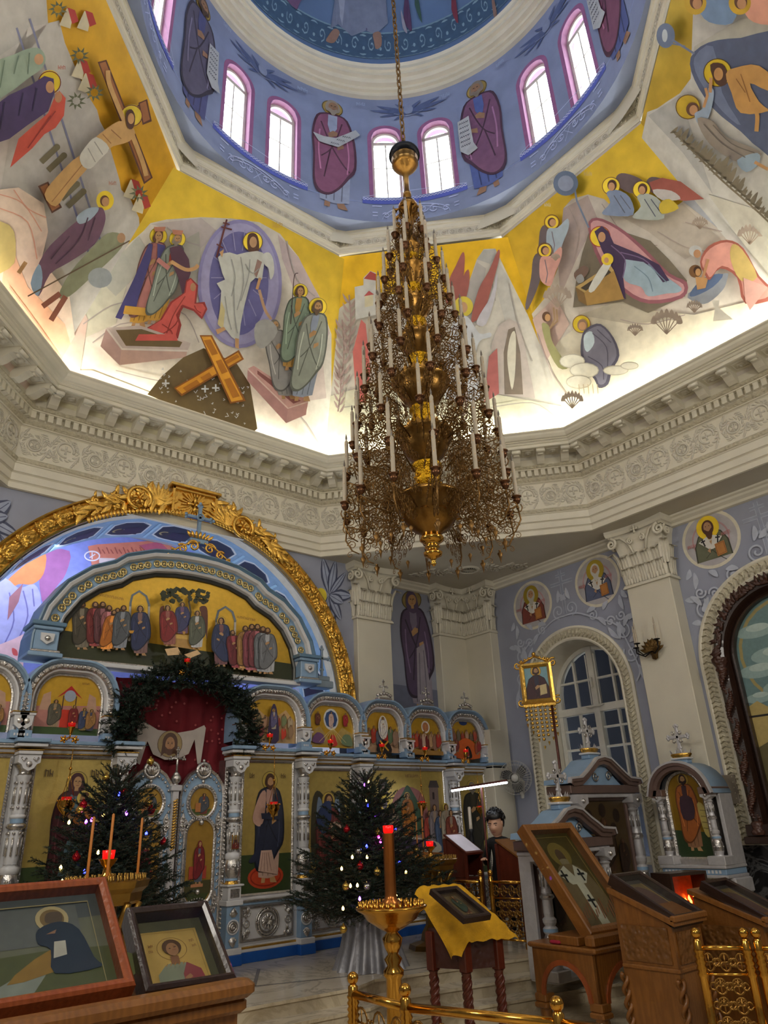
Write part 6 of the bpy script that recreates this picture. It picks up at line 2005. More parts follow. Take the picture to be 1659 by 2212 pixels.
for(u,v,s_)in((737,760,1),(752,700,.9),(730,840,.7),(1000,870,.5)):
 p.line((150,126,120),[(u,v+70*s_),(u+6,v),(u+2,v-70*s_)],3,True)
 for k in range(12):
  q=v-60*s_+k*11*s_;e=1 if k%2 else-1
  p.poly((164,142,136),[(u+3,q+8),(u+3+e*8*s_,q-3),(u+3+e*17*s_,q-14*s_),(u+3+e*10*s_,q+6*s_)],True)
p.poly((206,206,200),'766,620 785,616 785,600 800,585 812,590 812,680 768,690');p.poly((170,70,66),'786,602 800,586 812,592 812,606');p.poly((212,204,170),'788,640 806,636 806,660 788,664');p.poly((180,82,80),'786,640 797,628 808,636')
p.poly((206,110,104),'762,760 780,690 790,700 800,800 790,870 770,870')
p.build('mural',PM,covew[1])
# south cove: nativity
p=panel(2)
p.poly(GOLD,'1062,532 1082,516 1384,267 1400,254 1700,620 1240,1010 1150,800',gold=True)
p.poly((206,198,188),'1100,690 1147,680 1180,640 1205,580 1215,500 1217,450 1235,430 1270,420 1305,430 1345,468 1430,468 1475,435 1470,380 1435,320 1385,258 1480,200 1900,500 1800,700 1240,1030 1160,860')
for c,l in(((180,164,160),'1217,450 1270,422 1290,470 1245,560 1210,640 1205,560'),((190,180,168),'1345,470 1475,440 1560,520 1480,560 1400,500'),((176,180,190),'1475,435 1470,380 1420,310 1450,330 1520,420 1560,500'),((212,204,184),'1180,760 1300,660 1500,680 1659,640 1659,720 1240,950'),((186,178,160),'1250,680 1340,650 1470,690 1360,700'),((196,170,160),'1150,690 1200,640 1230,700 1180,780')):p.poly(c,l)
for l in('1230,450 1250,500 1240,560','1420,500 1500,540 1600,540','1340,690 1400,700 1480,680','1160,720 1190,800 1230,860','1480,480 1560,500 1659,520','1300,440 1360,520 1420,530'):p.line((170,156,150),l,2,True)
p.poly((118,108,92),'1238,664 1245,600 1258,545 1274,496 1298,478 1345,500 1405,520 1445,560 1484,606 1480,640 1400,676 1345,652',False)
p.poly((150,92,104),'1270,492 1288,470 1336,490 1386,530 1446,590 1484,610 1474,644 1402,656 1350,632 1296,570',True);p.poly((206,156,160),'1276,494 1290,476 1334,496 1382,536 1440,594 1476,614 1468,638 1402,648 1352,624 1304,568',True)
p.disc(HAL,(1296,511),22,gold=True);p.ring((170,70,50),(1296,511),22,2)
p.poly((156,178,194),'1340,560 1400,562 1440,598 1472,622 1464,632 1440,634 1400,640 1385,620 1350,606',True)
p.poly((66,48,84),'1284,500 1300,488 1314,500 1326,526 1380,548 1424,572 1446,606 1432,610 1410,580 1390,566 1350,560 1346,600 1352,646 1338,640 1320,580 1300,540',False)
fold(p,(120,100,140),('1320,530 1350,560 1345,600','1340,545 1390,560 1420,590'),2.4);fold(p,(116,140,160),('1370,575 1400,600 1410,630','1400,570 1440,610'),2)
p.disc((196,150,112),(1300,512),8,11)
p.poly((190,160,100),'1243,620 1318,572 1326,584 1262,632');p.poly((168,132,72),'1262,632 1326,584 1348,646 1268,660');p.poly((130,100,56),'1243,620 1262,632 1268,660 1250,650');p.poly((60,50,40),'1254,622 1314,582 1320,588 1266,628')
p.poly((214,214,208),'1306,566 1320,572 1284,628 1272,622',True);p.disc(HAL,(1312,560),13,gold=True);p.disc((196,150,112),(1310,562),5,6)
p.poly((120,96,84),'1240,590 1260,574 1272,582 1262,600 1246,606',True);p.poly((150,150,150),'1244,600 1256,592 1262,606 1250,612',True)
p.disc(HAL,(1256,700),19,gold=True);p.ring((120,80,50),(1256,700),19,1.6)
p.poly((84,82,100),'1258,722 1272,706 1298,700 1326,730 1338,768 1322,800 1314,830 1294,838 1284,820 1262,790 1254,760',True);p.poly((122,120,138),'1262,724 1276,710 1298,705 1322,732 1332,768 1316,796 1308,826 1294,830 1288,816 1266,786 1260,760',True)
p.poly((190,206,216),'1262,724 1278,716 1284,740 1270,760 1262,750',True);fold(p,(84,82,100),('1280,720 1310,750 1312,800','1270,770 1300,790 1304,820','1290,712 1320,740'),2.2)
p.disc((150,120,96),(1258,702),11,13);p.disc((190,146,108),(1258,704),8,9)
p.poly((150,148,100),'1170,700 1186,704 1192,736 1214,772 1228,794 1206,794 1182,750',True);p.disc((90,60,40),(1180,684),9,11);p.disc(SK,(1183,686),6,8);p.line((160,130,96),'1190,706 1204,694 1202,668',4);p.line((160,130,96),'1188,710 1198,690 1196,664',4)
for u,v,a,b in((1236,780,26,14),(1262,800,30,15),(1250,825,26,13),(1330,800,26,9),(1360,790,18,7)):
 p.disc((190,184,168),(u,v),a+2,b+2,n=14);p.disc((226,222,206),(u,v),a,b,n=14)
for k in range(5):p.line((200,186,160),[(1250+k*10,830),(1252+k*10,850)],2)
p.poly((150,156,168),'1486,634 1566,590 1570,606 1560,628 1530,654 1506,654',True);p.poly((92,112,150),'1490,634 1520,600 1562,592 1540,620 1500,640',True);p.poly((206,202,192),'1538,650 1554,648 1552,664 1584,690 1540,694 1544,668')
p.disc((120,84,50),(1502,586),14);p.disc((70,44,30),(1506,584),8,9);p.disc((196,150,100),(1508,588),6,8);p.poly((196,150,100),'1502,598 1530,600 1524,622 1506,626')
p.poly((170,96,84),'1512,566 1530,532 1570,518 1606,536 1640,596 1680,640 1610,656 1592,600 1556,580 1534,604 1524,596',True);p.poly((222,158,146),'1516,566 1534,537 1570,523 1602,540 1634,596 1666,636 1612,648 1598,598 1560,574 1536,598 1528,592',True)
p.poly((206,180,110),'1582,528 1604,540 1636,598 1600,606 1578,560',True);p.disc((196,196,196),(1502,542),14,12);p.disc((190,142,104),(1506,548),8,9);p.line((190,142,104),'1530,560 1518,600',6)
p.poly((216,168,158),'1606,600 1659,620 1620,670 1610,650')
for(u,v,rb)in((1320,402,(130,146,178)),(1386,410,(176,184,178))):
 p.poly((104,88,92),[(u+10,v-16),(u+22,v-28),(u+50,v-22),(u+70,v-8),(u+50,v+16),(u+20,v+4)],True)
 p.disc(HAL,(u,v),19,gold=True);p.ring((110,80,40),(u,v),19,1.6)
 p.poly(rb,[(u-10,v+14),(u+12,v+8),(u+40,v+24),(u+48,v+62),(u,v+64),(u-20,v+58),(u-2,v+36)],True)
 fold(p,(100,104,120),('%d,%d %d,%d'%(u+6,v+20,u+30,v+58),'%d,%d %d,%d'%(u+20,v+20,u+42,v+50)),2)
 p.disc((84,54,40),(u+2,v-2),10,12);p.disc((196,150,112),(u+1,v+1),7,9)
p.poly((158,86,76),'1402,394 1430,384 1470,392 1521,430 1480,434 1440,430 1410,414',False);p.poly((196,190,188),'1410,410 1450,412 1470,430 1430,432',True)
p.poly((206,180,60),'1425,440 1446,430 1466,450 1430,462',True)
for(u,v,rb,h)in((1192,480,(166,182,196),130),(1177,541,(214,160,150),110)):
 p.poly((104,92,96),[(u-16,v+6),(u-2,v+16),(u-12,v+70),(u-36,v+126),(u-42,v+116),(u-30,v+60),(u-26,v+20)],True)
 p.ring((120,84,40),(u,v),16,2);p.disc(HAL,(u,v),14,gold=True);p.disc((84,54,40),(u,v),9,10);p.disc((196,150,112),(u+2,v+1),7,8)
 p.poly(rb,[(u-8,v+14),(u+12,v+12),(u+34,v-8),(u+36,v+14),(u+22,v+50),(u+12,v+h*.7),(u-8,v+h*.6),(u-12,v+40)],True)
 p.line((130,120,130),[(u,v+20),(u+6,v+50),(u+2,v+70)],2)
p.line((110,124,150),'1240,400 1246,434 1272,492',4);p.disc((96,112,140),(1222,396),27);p.disc((140,150,176),(1222,396),17)
for(u,v,s_)in((1204,655,.9),(1440,712,1.0),(1372,720,.5),(1512,490,.5),(1500,670,.5),(1620,520,.8),(1236,875,.7),(1200,560,.3)):
 for k in range(7):
  a=-PI/2+(k-3)*.32
  e=(u+34*s_*math.cos(a),v+34*s_*math.sin(a))
  p.line((166,148,132),[(u,v+10*s_),e],2)
  p.poly((170,154,140),[(e[0]-7*s_,e[1]+4),(e[0],e[1]-12*s_),(e[0]+7*s_,e[1]+4),(e[0],e[1]+8*s_)],True)
p.marks((196,170,110),(1262,380),10,3);p.marks((200,190,160),(1176,446),8,3)
p.build('mural',PM,covew[2])
# south-west cove: river scene
p=panel(3)
p.poly((206,176,70),'1384,266 1449,0 1464,-60 1900,-60 1900,700 1700,640',gold=True)
p.poly((200,198,194),'1386,300 1398,242 1420,234 1440,220 1468,202 1492,170 1500,-60 1900,-60 1900,800 1500,560')
for c,l in(((176,176,176),'1400,250 1470,205 1500,300 1540,420 1475,330'),((186,184,176),'1500,100 1600,40 1659,40 1659,90 1560,100 1495,130'),((196,192,180),'1530,420 1659,460 1800,640 1700,660')):p.poly(c,l)
p.poly((86,96,128),'1492,124 1530,92 1600,82 1700,84 1700,340 1640,320 1600,284 1540,234 1500,172',True);p.poly((112,124,158),'1500,124 1540,100 1560,200 1600,270 1560,240 1510,172',True)
p.disc(HAL,(1550,157),30,31,gold=True);p.ring((90,70,30),(1550,157),30,2)
p.poly((80,50,36),'1534,140 1560,138 1572,160 1566,184 1546,180',True);p.disc((190,142,90),(1552,160),10,14)
p.poly((200,152,88),'1568,160 1590,146 1640,142 1690,190 1659,196 1620,180 1640,220 1659,240 1600,244 1580,200',True);p.line((200,152,88),'1606,210 1634,240 1634,284',9,True)
fold(p,(150,104,56),('1590,170 1610,200','1600,160 1620,220'),2)
p.disc((214,186,70),(1486,231),26,27,gold=True);p.ring((110,84,40),(1486,231),26,2);p.disc((96,62,42),(1496,236),14,15);p.disc((190,142,100),(1498,238),9,11)
p.poly((156,174,198),'1500,246 1516,236 1528,214 1530,190 1542,196 1538,230 1526,262 1510,270',True);p.line((196,150,104),'1534,200 1536,168',7);p.line((196,150,104),'1520,232 1528,206 1524,190',6)
p.poly((146,136,128),'1506,256 1540,262 1570,296 1640,326 1636,342 1600,352 1556,330 1524,300',True);p.poly((150,170,190),'1592,346 1636,330 1640,352 1612,372',True);p.line((196,150,104),'1630,350 1659,366',7)
fold(p,(104,96,92),('1520,268 1560,310 1610,340','1540,270 1580,310 1630,330'),2.2)
p.line((122,108,88),'1458,288 1500,330 1560,390 1640,460 1700,520',4,True)
rs=random.Random(9)
for k in range(44):
 t=k/44;e=1 if k%2 else-1
 u,v=1458+220*t,290+200*t
 l=40*(1-abs(t-.4))*(.7+.5*rs.random())
 a=.85+e*.55
 p.poly((126,116,98),[(u,v),(u+l*.5*math.cos(a+.12)-3,v-l*.5+e*6),(u+e*l*.5,v-l*(.9 if e>0 else .1)),(u+l*.3,v-l*.2)],True)
p.disc((110,124,156),(1438,77),20,27);p.disc((196,206,216),(1436,77),6,14);p.line((120,130,160),'1452,86 1500,116',5);p.line((120,130,160),'1450,94 1480,100',3)
for u,c in((1502,(120,146,184)),(1598,(222,160,140))):
 p.poly(c,[(u+10,20),(u+40,-10),(u+90,0),(u+80,50),(u+30,48)],True);p.disc((214,178,70),(u,6),24,26,gold=True);p.disc((100,64,44),(u+2,4),14,16);p.disc((190,142,104),(u+4,8),10,12)
p.build('mural',PM,covew[3])
# north-east cove: crucifixion before a city wall
p=panel(7)
p.poly((214,166,50),'-200,-76 196,-76 389,370 300,500 20,980 -300,700',gold=True)
p.poly((186,182,178),'-300,-60 96,-60 104,50 128,44 140,92 184,196 210,238 216,262 228,284 232,300 258,388 262,410 282,430 300,470 304,520 90,860 -300,860')
p.poly((196,190,186),'104,50 0,120 -60,300 0,420 60,60')
for a,b in(((36,60),(196,560)),((64,40),(230,560))):p.line((128,130,160),[a,b],4.5)
for u,v,r_ in((103,332,0),(118,350,0),(146,412,0),(160,428,0)):
 p.line((116,108,84),[(u-14,v+18),(u+20,v-14)],13);p.disc((116,108,84),(u+20,v-14),7)
p.poly((214,192,176),'-100,420 40,405 95,440 104,500 90,560 150,640 180,860 -100,900');p.poly((224,176,146),'20,500 36,560 60,620 140,700 178,830 90,860 0,640')
p.poly((190,172,110),'-60,480 20,486 34,540 20,580 -60,600',True)
for l in('0,420 50,440 90,500','0,450 60,480 80,560','20,620 80,700 150,800','30,410 60,450 100,470'):p.line((206,150,130),l,2.4,True)
for u,v,a in((150,40,.3),(188,46,.3),(176,150,.4),(190,180,.4),(288,410,.4),(306,440,.4)):
 p.poly((206,196,168),[(u-22,v+14),(u-6,v-22),(u+10,v-18),(u+2,v+22)]);p.poly((168,56,52),[(u-4,v-24),(u+12,v-18),(u+20,v+6),(u+6,v+12)])
for u,v in((125,20),(172,120),(165,218),(204,200),(300,418)):
 for k in range(9):
  q=k*.7
  p.poly((96,100,76),[(u+8*math.cos(q),v+8*math.sin(q)),(u+22*math.cos(q+.3),v+20*math.sin(q+.3)),(u+10*math.cos(q+.8),v+10*math.sin(q+.8))])
p.line((90,52,36),'308,232 106,428',21);p.line((158,102,62),'307,234 108,427',16)
p.poly((90,52,36),'299,222 318,214 328,262 308,270');p.poly((158,102,62),'302,224 315,218 324,258 310,265')
p.poly((90,52,36),'211,134 230,129 330,384 311,398');p.poly((158,102,62),'215,137 228,133 326,383 313,392')
p.poly((90,52,36),'82,402 104,392 134,448 112,461');p.poly((158,102,62),'87,404 102,397 129,446 113,456')
p.disc(HAL,(284,250),23,25);p.ring((120,60,40),(284,250),23,2)
p.line((204,162,104),'272,268 252,222 236,180 233,152',10,True);p.line((204,162,104),'284,286 296,318 308,350 316,380',10,True)
p.poly((206,164,106),'206,302 222,284 256,262 280,268 292,288 278,306 244,316 232,324',True);fold(p,(160,116,70),('222,290 240,310','240,280 262,300','212,304 226,316'),2)
p.poly((204,162,104),'96,420 124,380 172,336 196,352 150,408 120,446',True);p.line((160,116,70),'184,348 112,436',2)
p.poly((218,216,208),'172,340 184,318 208,296 236,320 214,346 196,364 180,360',True);fold(p,(166,164,160),('190,320 206,350','204,306 222,334'),2)
p.poly((80,48,34),'272,244 284,236 292,252 288,276 276,276',True);p.disc((196,148,100),(283,256),7,12)
p.poly((150,168,152),'-40,150 30,118 58,106 84,104 98,122 92,146 60,170 20,200 -40,230',True);p.disc((190,150,116),(84,128),10,12);fold(p,(110,130,116),('40,120 30,160','64,114 60,160','10,130 0,190'),2.4)
p.disc(HAL,(107,178),24,27,gold=True);p.ring((110,40,40),(107,178),24,2)
p.poly((74,58,106),'-40,250 20,205 66,184 96,164 116,170 118,200 104,240 60,270 20,300 -40,320',False);p.disc((186,140,104),(108,188),9,13);fold(p,(44,34,74),('50,200 40,250','80,190 70,240','10,220 0,280'),3)
p.poly((206,84,70),'128,196 142,212 138,250 120,276 96,290 70,320 40,346 22,362 40,300 74,270 104,244 116,214',False);p.disc((190,140,104),(126,210),8,12);fold(p,(150,44,44),('120,240 90,280','110,250 60,320'),2.4)
p.disc(HAL,(227,433),19,21,gold=True);p.disc((100,64,44),(226,434),10,12);p.disc((190,144,104),(228,436),8,10)
p.poly((112,78,104),'72,606 96,546 140,500 176,470 214,448 226,458 226,484 204,528 150,566 108,592 84,640',True);p.poly((168,186,206),'166,468 190,450 214,450 196,474 172,484',True);p.poly((150,176,206),'66,612 84,570 92,600 82,640',True);fold(p,(76,48,74),('190,470 170,520 120,570','206,470 190,520','150,510 110,560'),2.6)
p.line(SK,'56,566 40,590',9)
p.poly((142,146,120),'126,640 152,588 196,538 232,504 262,506 268,526 240,560 196,600 150,640',True);p.disc((190,150,116),(262,514),9,11);p.disc((160,168,174),(216,600),26,22);p.line((150,86,70),'130,634 92,662',12);p.line((150,86,70),'142,640 110,692',12);p.line((100,80,60),'60,640 280,520',3)
p.marks((180,90,70),(126,150),9,3);p.marks((180,120,100),(236,400),9,3)
p.build('mural',PM,covew[7])
# drum: standing prophets with scrolls
p=Paint(lambda a,z,k:Vector(cyl(R-.01-.0016*k,a*D2,z)),1,.17)
for deg,rb,inn,hr_,mir,sc_ in((20.5,(134,84,112),(150,160,186),(150,140,128),1,1),(69.5,(120,82,112),(84,100,160),(130,120,110),-1,-1),(-29,(92,88,110),(80,84,130),(80,64,54),1,1),(120.5,(124,76,100),(84,96,150),(110,90,80),1,-1)):
 x=deg/D2
 p.k=0
 p.saint(x,12.2,3.0,rb,inn,(176,150,84),(150,116,92),hr_,w=.9,beard=True,mir=mir,hem=inn,hr=.07)
 xs=x+sc_*.34
 if deg in(69.5,-29,120.5):
  p.poly((176,180,184),[(xs-.12,14.2),(xs+.12,14.25),(xs+.15,13.5),(xs+.22,13.3),(xs+.02,13.22),(xs-.13,13.4)])
  for k in range(6):p.line((66,66,80),[(xs-.09+.02*j,14.12-k*.125+(.02 if j%2 else-.02))for j in range(10)],.018)
 else:
  p.poly((176,180,184),[(x-.42,14.0),(x-.3,13.8),(x+.1,13.78),(x+.55,14.22),(x+.46,14.35),(x+.05,14.02),(x-.2,13.98)])
  for k in range(3):p.line((66,66,80),[(x-.05+k*.12+.02*j,13.86+k*.12+(.018 if j%2 else-.018))for j in range(9)],.016)
 p.marks((150,166,200),(x-.75,15.0),.12,3);p.marks((150,166,200),(x+.5,15.05),.10,3)
for c in PAIR:
 if not(-75<c<165):continue
 x=c/D2
 p.k=0
 for s_ in(-1,1):
  for q,l in((.5,.75),(.15,.8),(-.3,.62),(-.9,.5),(1.0,.5)):
   a=PI/2-s_*(PI/2-q)
   p.poly((84,98,140),[(x,14.95),(x+l*.5*math.cos(a+.16),14.95+l*.32*math.sin(a+.2)),(x+l*math.cos(a),14.95+l*.6*math.sin(a)),(x+l*.5*math.cos(a-.16),14.95+l*.3*math.sin(a-.2))],True)
 p.disc((134,146,178),(x,14.98),.10,.13);p.line((134,146,178),[(x-.3,14.9),(x,14.8),(x+.3,14.9)],.02,True)
p.build('mural',PM,drum)
DRUMPAINT.build('painted_ornament',PM,drum)
# dome: ornamental band, robe hem with feet, wing tips
dome=[o for o in COL.objects if o.name=='ceiling_dome'][0]
def fd(a,e,k):
 r=DR-.02-.0015*k
 a=a*D2
 return Vector((r*math.cos(e)*math.sin(math.radians(a)),r*math.cos(e)*math.cos(math.radians(a)),15.9+r*math.sin(e)))
p=Paint(fd,1,.16)
a0,a1=-62/D2,156/D2
p.poly((66,92,122),[(a0,.10),(a1,.10),(a1,.30),(a0,.30)])
for e in(.105,.295):p.line((120,150,170),[(a0+(a1-a0)*j/90,e)for j in range(91)],.012)
n=34
for k in range(n):
 x=a0+(a1-a0)*(k+.5)/n
 p.k=6
 p.ring((136,164,184),(x,.2),.145,.016,.075,n=16)
 for q in range(5):
  an=q*2*PI/5
  p.disc((136,164,184),(x+.05*math.cos(an),.2+.026*math.sin(an)),.03,.016,n=7)
 p.line((136,164,184),[(x+.2+u_*1.1,.2+v_*.7)for u_,v_ in spiral(0,0,.085,1.2,k,1,9)],.014)
def fds(u,v,k):
 r=DR-.03-.002*k
 d=raydir(u,v);o=C0-Vector((0,0,15.9))
 a=d.dot(d);b=2*o.dot(d);c=o.dot(o)-r*r
 return C0+d*((-b+math.sqrt(max(0,b*b-4*a*c)))/(2*a))
p.build('painted_band',PM,dome)
p=Paint(fds,-1,22)
p.poly((118,128,156),'726,-40 722,10 714,62 730,52 760,78 790,66 812,74 838,50 832,-40');p.poly((150,158,184),'724,-40 724,20 740,60 762,30 778,-40')
for l in('735,-20 732,50','760,-10 764,70','790,0 792,66','812,-10 822,58'):p.line((96,98,130),l,3,True)
p.poly((150,118,104),'706,82 722,62 734,70 722,92 706,90',True);p.poly((150,118,104),'806,72 822,70 824,98 812,106 808,90',True)
for l,c in(('612,-20 640,20 650,2 690,-30',(110,84,120)),('878,-20 890,66 872,40',(86,60,96)),('900,-20 912,50 896,10',(60,90,84)),('980,-30 990,50 975,20',(128,60,78)),('1060,-30 1075,38 1066,34',(150,120,110)),('866,20 880,70 870,60',(150,150,170))):p.poly(c,l,True)
p.build('painted_figure',PM,dome)
# ---- east wall: seraphs in the spandrels, standing saint in the corner bay
p=Paint(fplane((0,YS,0),(0,-1,0),.003,.0006),-1)
def seraph(cx,cy,s_,ang,disc):
 c_,n_=math.cos(ang),math.sin(ang)
 def q(a,b):return(cx+s_*(a*c_-b*n_),cy+s_*(a*n_+b*c_))
 p.disc((226,206,70),q(*disc),s_*15,s_*20,gold=True)
 for a,l,w_ in((-2.1,95,13),(-1.75,88,12),(-1.3,70,10),(1.15,100,13),(1.45,92,12),(.8,70,12),(-.3,55,16),(.2,40,14)):
  d=(math.cos(a),math.sin(a))
  for col,ww in(((66,72,96),w_),((150,158,180),w_*.62)):
   p.poly(col,[q(0,0),q(d[0]*l*.5-d[1]*ww,d[1]*l*.5+d[0]*ww),q(d[0]*l,d[1]*l),q(d[0]*l*.5+d[1]*ww,d[1]*l*.5-d[0]*ww)],True)
  p.line((76,82,108),[q(0,0),q(d[0]*l*.9,d[1]*l*.9)],s_*1.6)
seraph(712,1285,.86,.35,(-20,10));seraph(-30,1120,1.2,-.3,(25,40))
p.poly((108,116,142),'0,1070 1,1069 1,1070')
p.build('mural',PM,wall_e)
p=Paint(fplane((0,YE,0),(0,-1,0),.003,.0006),-1)
p.poly((104,108,128),'838,1476 980,1496 984,1560 840,1560')
p.saint(915,1532,262,(86,70,96),(120,110,130),(142,122,70),lean=.11*-1,w=.78,veil=True,hem=(146,138,150),hr=.078)
p.poly((150,142,152),'900,1400 916,1390 936,1530 902,1510');fold(p,(110,104,118),('906,1410 908,1500','915,1405 924,1520'),2)
p.build('mural',PM,wall_e)
# apse painting
p=Paint(fplane((0,YE+1.7,0),(0,-1,0),.004,.001),-1)
p.poly((118,132,216),'-200,1100 720,1100 720,1500 -200,1500')
p.poly((150,92,160),'90,1195 150,1190 142,1240 120,1270 96,1310 84,1250',True)
p.poly((206,130,84),'10,1260 60,1215 98,1195 94,1240 70,1262 40,1262 16,1276',True)
p.poly((160,164,226),'-20,1250 14,1250 40,1270 74,1262 88,1290 84,1330 60,1370 40,1400 0,1402 -20,1380',True);fold(p,(110,110,184),('20,1280 30,1340 10,1390','50,1276 60,1330 40,1380','70,1272 74,1310'),3)
p.poly((150,100,120),'20,1290 50,1260 40,1300 16,1340');p.poly((214,178,196),'-20,1400 30,1380 54,1368 50,1440 -20,1440')
p.poly((200,80,90),'26,1400 36,1404 38,1416 28,1414',True)
p.poly((196,120,110),'190,1180 210,1176 330,1168 372,1176 370,1230 200,1230');p.ring((206,206,236),(199,1201),16,3,10);p.line((206,206,236),'193,1205 206,1197',2.4);p.line((206,206,236),'199,1193 199,1208',2.4)
for k in range(16):p.line((150,76,76),[(212+k*9,1182+5*(k%2)),(218+k*9,1196)],2.4)
p.poly((170,84,120),'300,1178 345,1170 366,1190 340,1205');p.poly((196,186,206),'214,1205 250,1206 240,1216 214,1216')
p.build('mural',PM,apse)
# ---- south wall: medallions, lavender cross and white scrollwork
p=Paint(lambda a,z,k:Vector((XS-.004-.0006*k,a,z)),1)
WH=(176,182,196)
def medal(y,z,r,robe,halo,extra):
 p.k=0
 p.disc((206,200,180),(y,z),r*1.02,n=40);p.disc((170,166,168),(y,z),r*.91,n=40);p.disc((176,140,142),(y,z),r*.66,n=30);p.disc((172,166,170),(y,z),r*.60,n=30)
 p.saint(y,z-r*1.55,r*2.25,robe,(196,190,180),None,w=1.4,mir=-1,beard=True,bust=True,hair=extra)
 p.k-=0
 p.disc(halo,(y,z+r*.42),r*.40,r*.42,gold=False)
 p.disc(extra,(y,z+r*.42),r*.21,r*.27);p.disc((176,134,98),(y,z+r*.42),r*.14,r*.20);p.poly(extra,[(y-r*.14,z+r*.38),(y-r*.10,z+r*.1),(y,z),(y+r*.10,z+r*.1),(y+r*.14,z+r*.38),(y,z+r*.28)],True)
 p.disc((40,26,22),(y-r*.06,z+r*.47),r*.02,r*.014);p.disc((40,26,22),(y+r*.06,z+r*.47),r*.02,r*.014)
 p.poly((206,202,194),[(y-r*.42,z-r*.02),(y-r*.1,z+r*.12),(y,z-r*.2),(y+r*.1,z+r*.12),(y+r*.42,z-r*.02),(y+r*.1,z-r*.34),(y,z-r*.36),(y-r*.1,z-r*.34)])
 for s_ in(-1,1):
  p.line((20,20,26),[(y+s_*r*.28,z+r*.06),(y+s_*r*.22,z-r*.2)],r*.05);p.line((20,20,26),[(y+s_*r*.34,z-r*.03),(y+s_*r*.18,z-r*.0)],r*.05)
 p.poly((176,118,56),[(y-r*.10,z-r*.22),(y-r*.44,z-r*.18),(y-r*.46,z-r*.62),(y-r*.12,z-r*.66)])
 p.line((120,70,40),[(y-r*.13,z-r*.26),(y-r*.41,z-r*.22),(y-r*.43,z-r*.58),(y-r*.15,z-r*.62)],r*.02,closed=True)
 p.poly((176,134,98),[(y+r*.18,z-r*.38),(y+r*.06,z-r*.30),(y+r*.08,z-r*.48)])
 p.marks((176,112,112),(y+r*.82,z),-r*.13,4);p.marks((176,112,112),(y-r*.42,z+r*.1),-r*.13,4)
medal(4.41,5.72,.50,(122,62,52),(150,128,30),(176,172,160))
medal(2.79,5.79,.50,(88,96,122),(164,142,34),(196,194,186))
medal(.47,5.87,.50,(96,98,76),(230,196,36),(78,44,26))
SK_=[0]
def nk():
 SK_[0]=(SK_[0]+1)%60
 p.k=SK_[0]
def strk(pts,w_):nk();p.line(WH,pts,w_,True)
def vine(y0,m):
 """scrollwork fanning over an arch, mirrored by m"""
 def S(y,z,r,st,d,w_=.03,tu=1.4):
  strk([(y0+m*a,b)for a,b in spiral(y,z,r,tu,st,d,16)],w_)
 def Lf(y,z,a,l,w_=.07):
  nk()
  P=[(y,z),(y+l*.5*math.cos(a)-w_*math.sin(a),z+l*.5*math.sin(a)+w_*math.cos(a)),(y+l*math.cos(a),z+l*math.sin(a)),(y+l*.5*math.cos(a)+w_*.4*math.sin(a),z+l*.5*math.sin(a)-w_*.4*math.cos(a))]
  p.poly(WH,[(y0+m*q,b)for q,b in P],True)
 S(.16,5.42,.15,-PI/2,1);S(.62,5.16,.11,PI/2,-1);S(.98,4.96,.10,0,1);S(1.20,4.72,.15,1,-1);S(1.30,4.30,.17,2.5,1);S(1.22,5.02,.10,3,1)
 for y,z,a,l in((.16,5.6,1.8,.26),(.08,5.62,2.4,.2),(.5,5.24,.2,.22),(.72,5.1,-.9,.25),(.86,5.2,.8,.2),(1.1,4.92,-1.2,.3),(1.24,4.8,.9,.26),(1.1,4.6,2.2,.32),(1.12,4.58,1.4,.34),(1.30,4.5,.3,.2),(1.2,4.2,-2.2,.3),(1.38,4.1,-1.3,.4),(1.3,5.1,1.7,.3),(1.42,5.3,2.1,.2),(1.36,4.9,.4,.18)):Lf(y,z,a,l)
 strk([(y0,5.30),(y0+m*.3,5.28),(y0+m*.7,5.08),(y0+m*1.1,4.86),(y0+m*1.26,4.5),(y0+m*1.40,4.0),(y0+m*1.3,3.8)],.028)
def rcross(y,z0,z1):
 p.k=1
 for c_,e in((WH,0),((146,152,170),.012)):
  p.line(c_,[(y,z0),(y,z1)],.075-2*e)
  p.line(c_,[(y-.27,z1-.26),(y+.27,z1-.26)],.07-2*e);p.line(c_,[(y-.12,z1-.10),(y+.12,z1-.10)],.06-2*e);p.line(c_,[(y-.1,z0+.46),(y+.1,z0+.34)],.05-2*e)
for yc in(3.62,-.38):
 rcross(yc,5.34,6.24)
 vine(yc,1);vine(yc,-1)
p.build('painted_scrollwork',PM,wall_s)
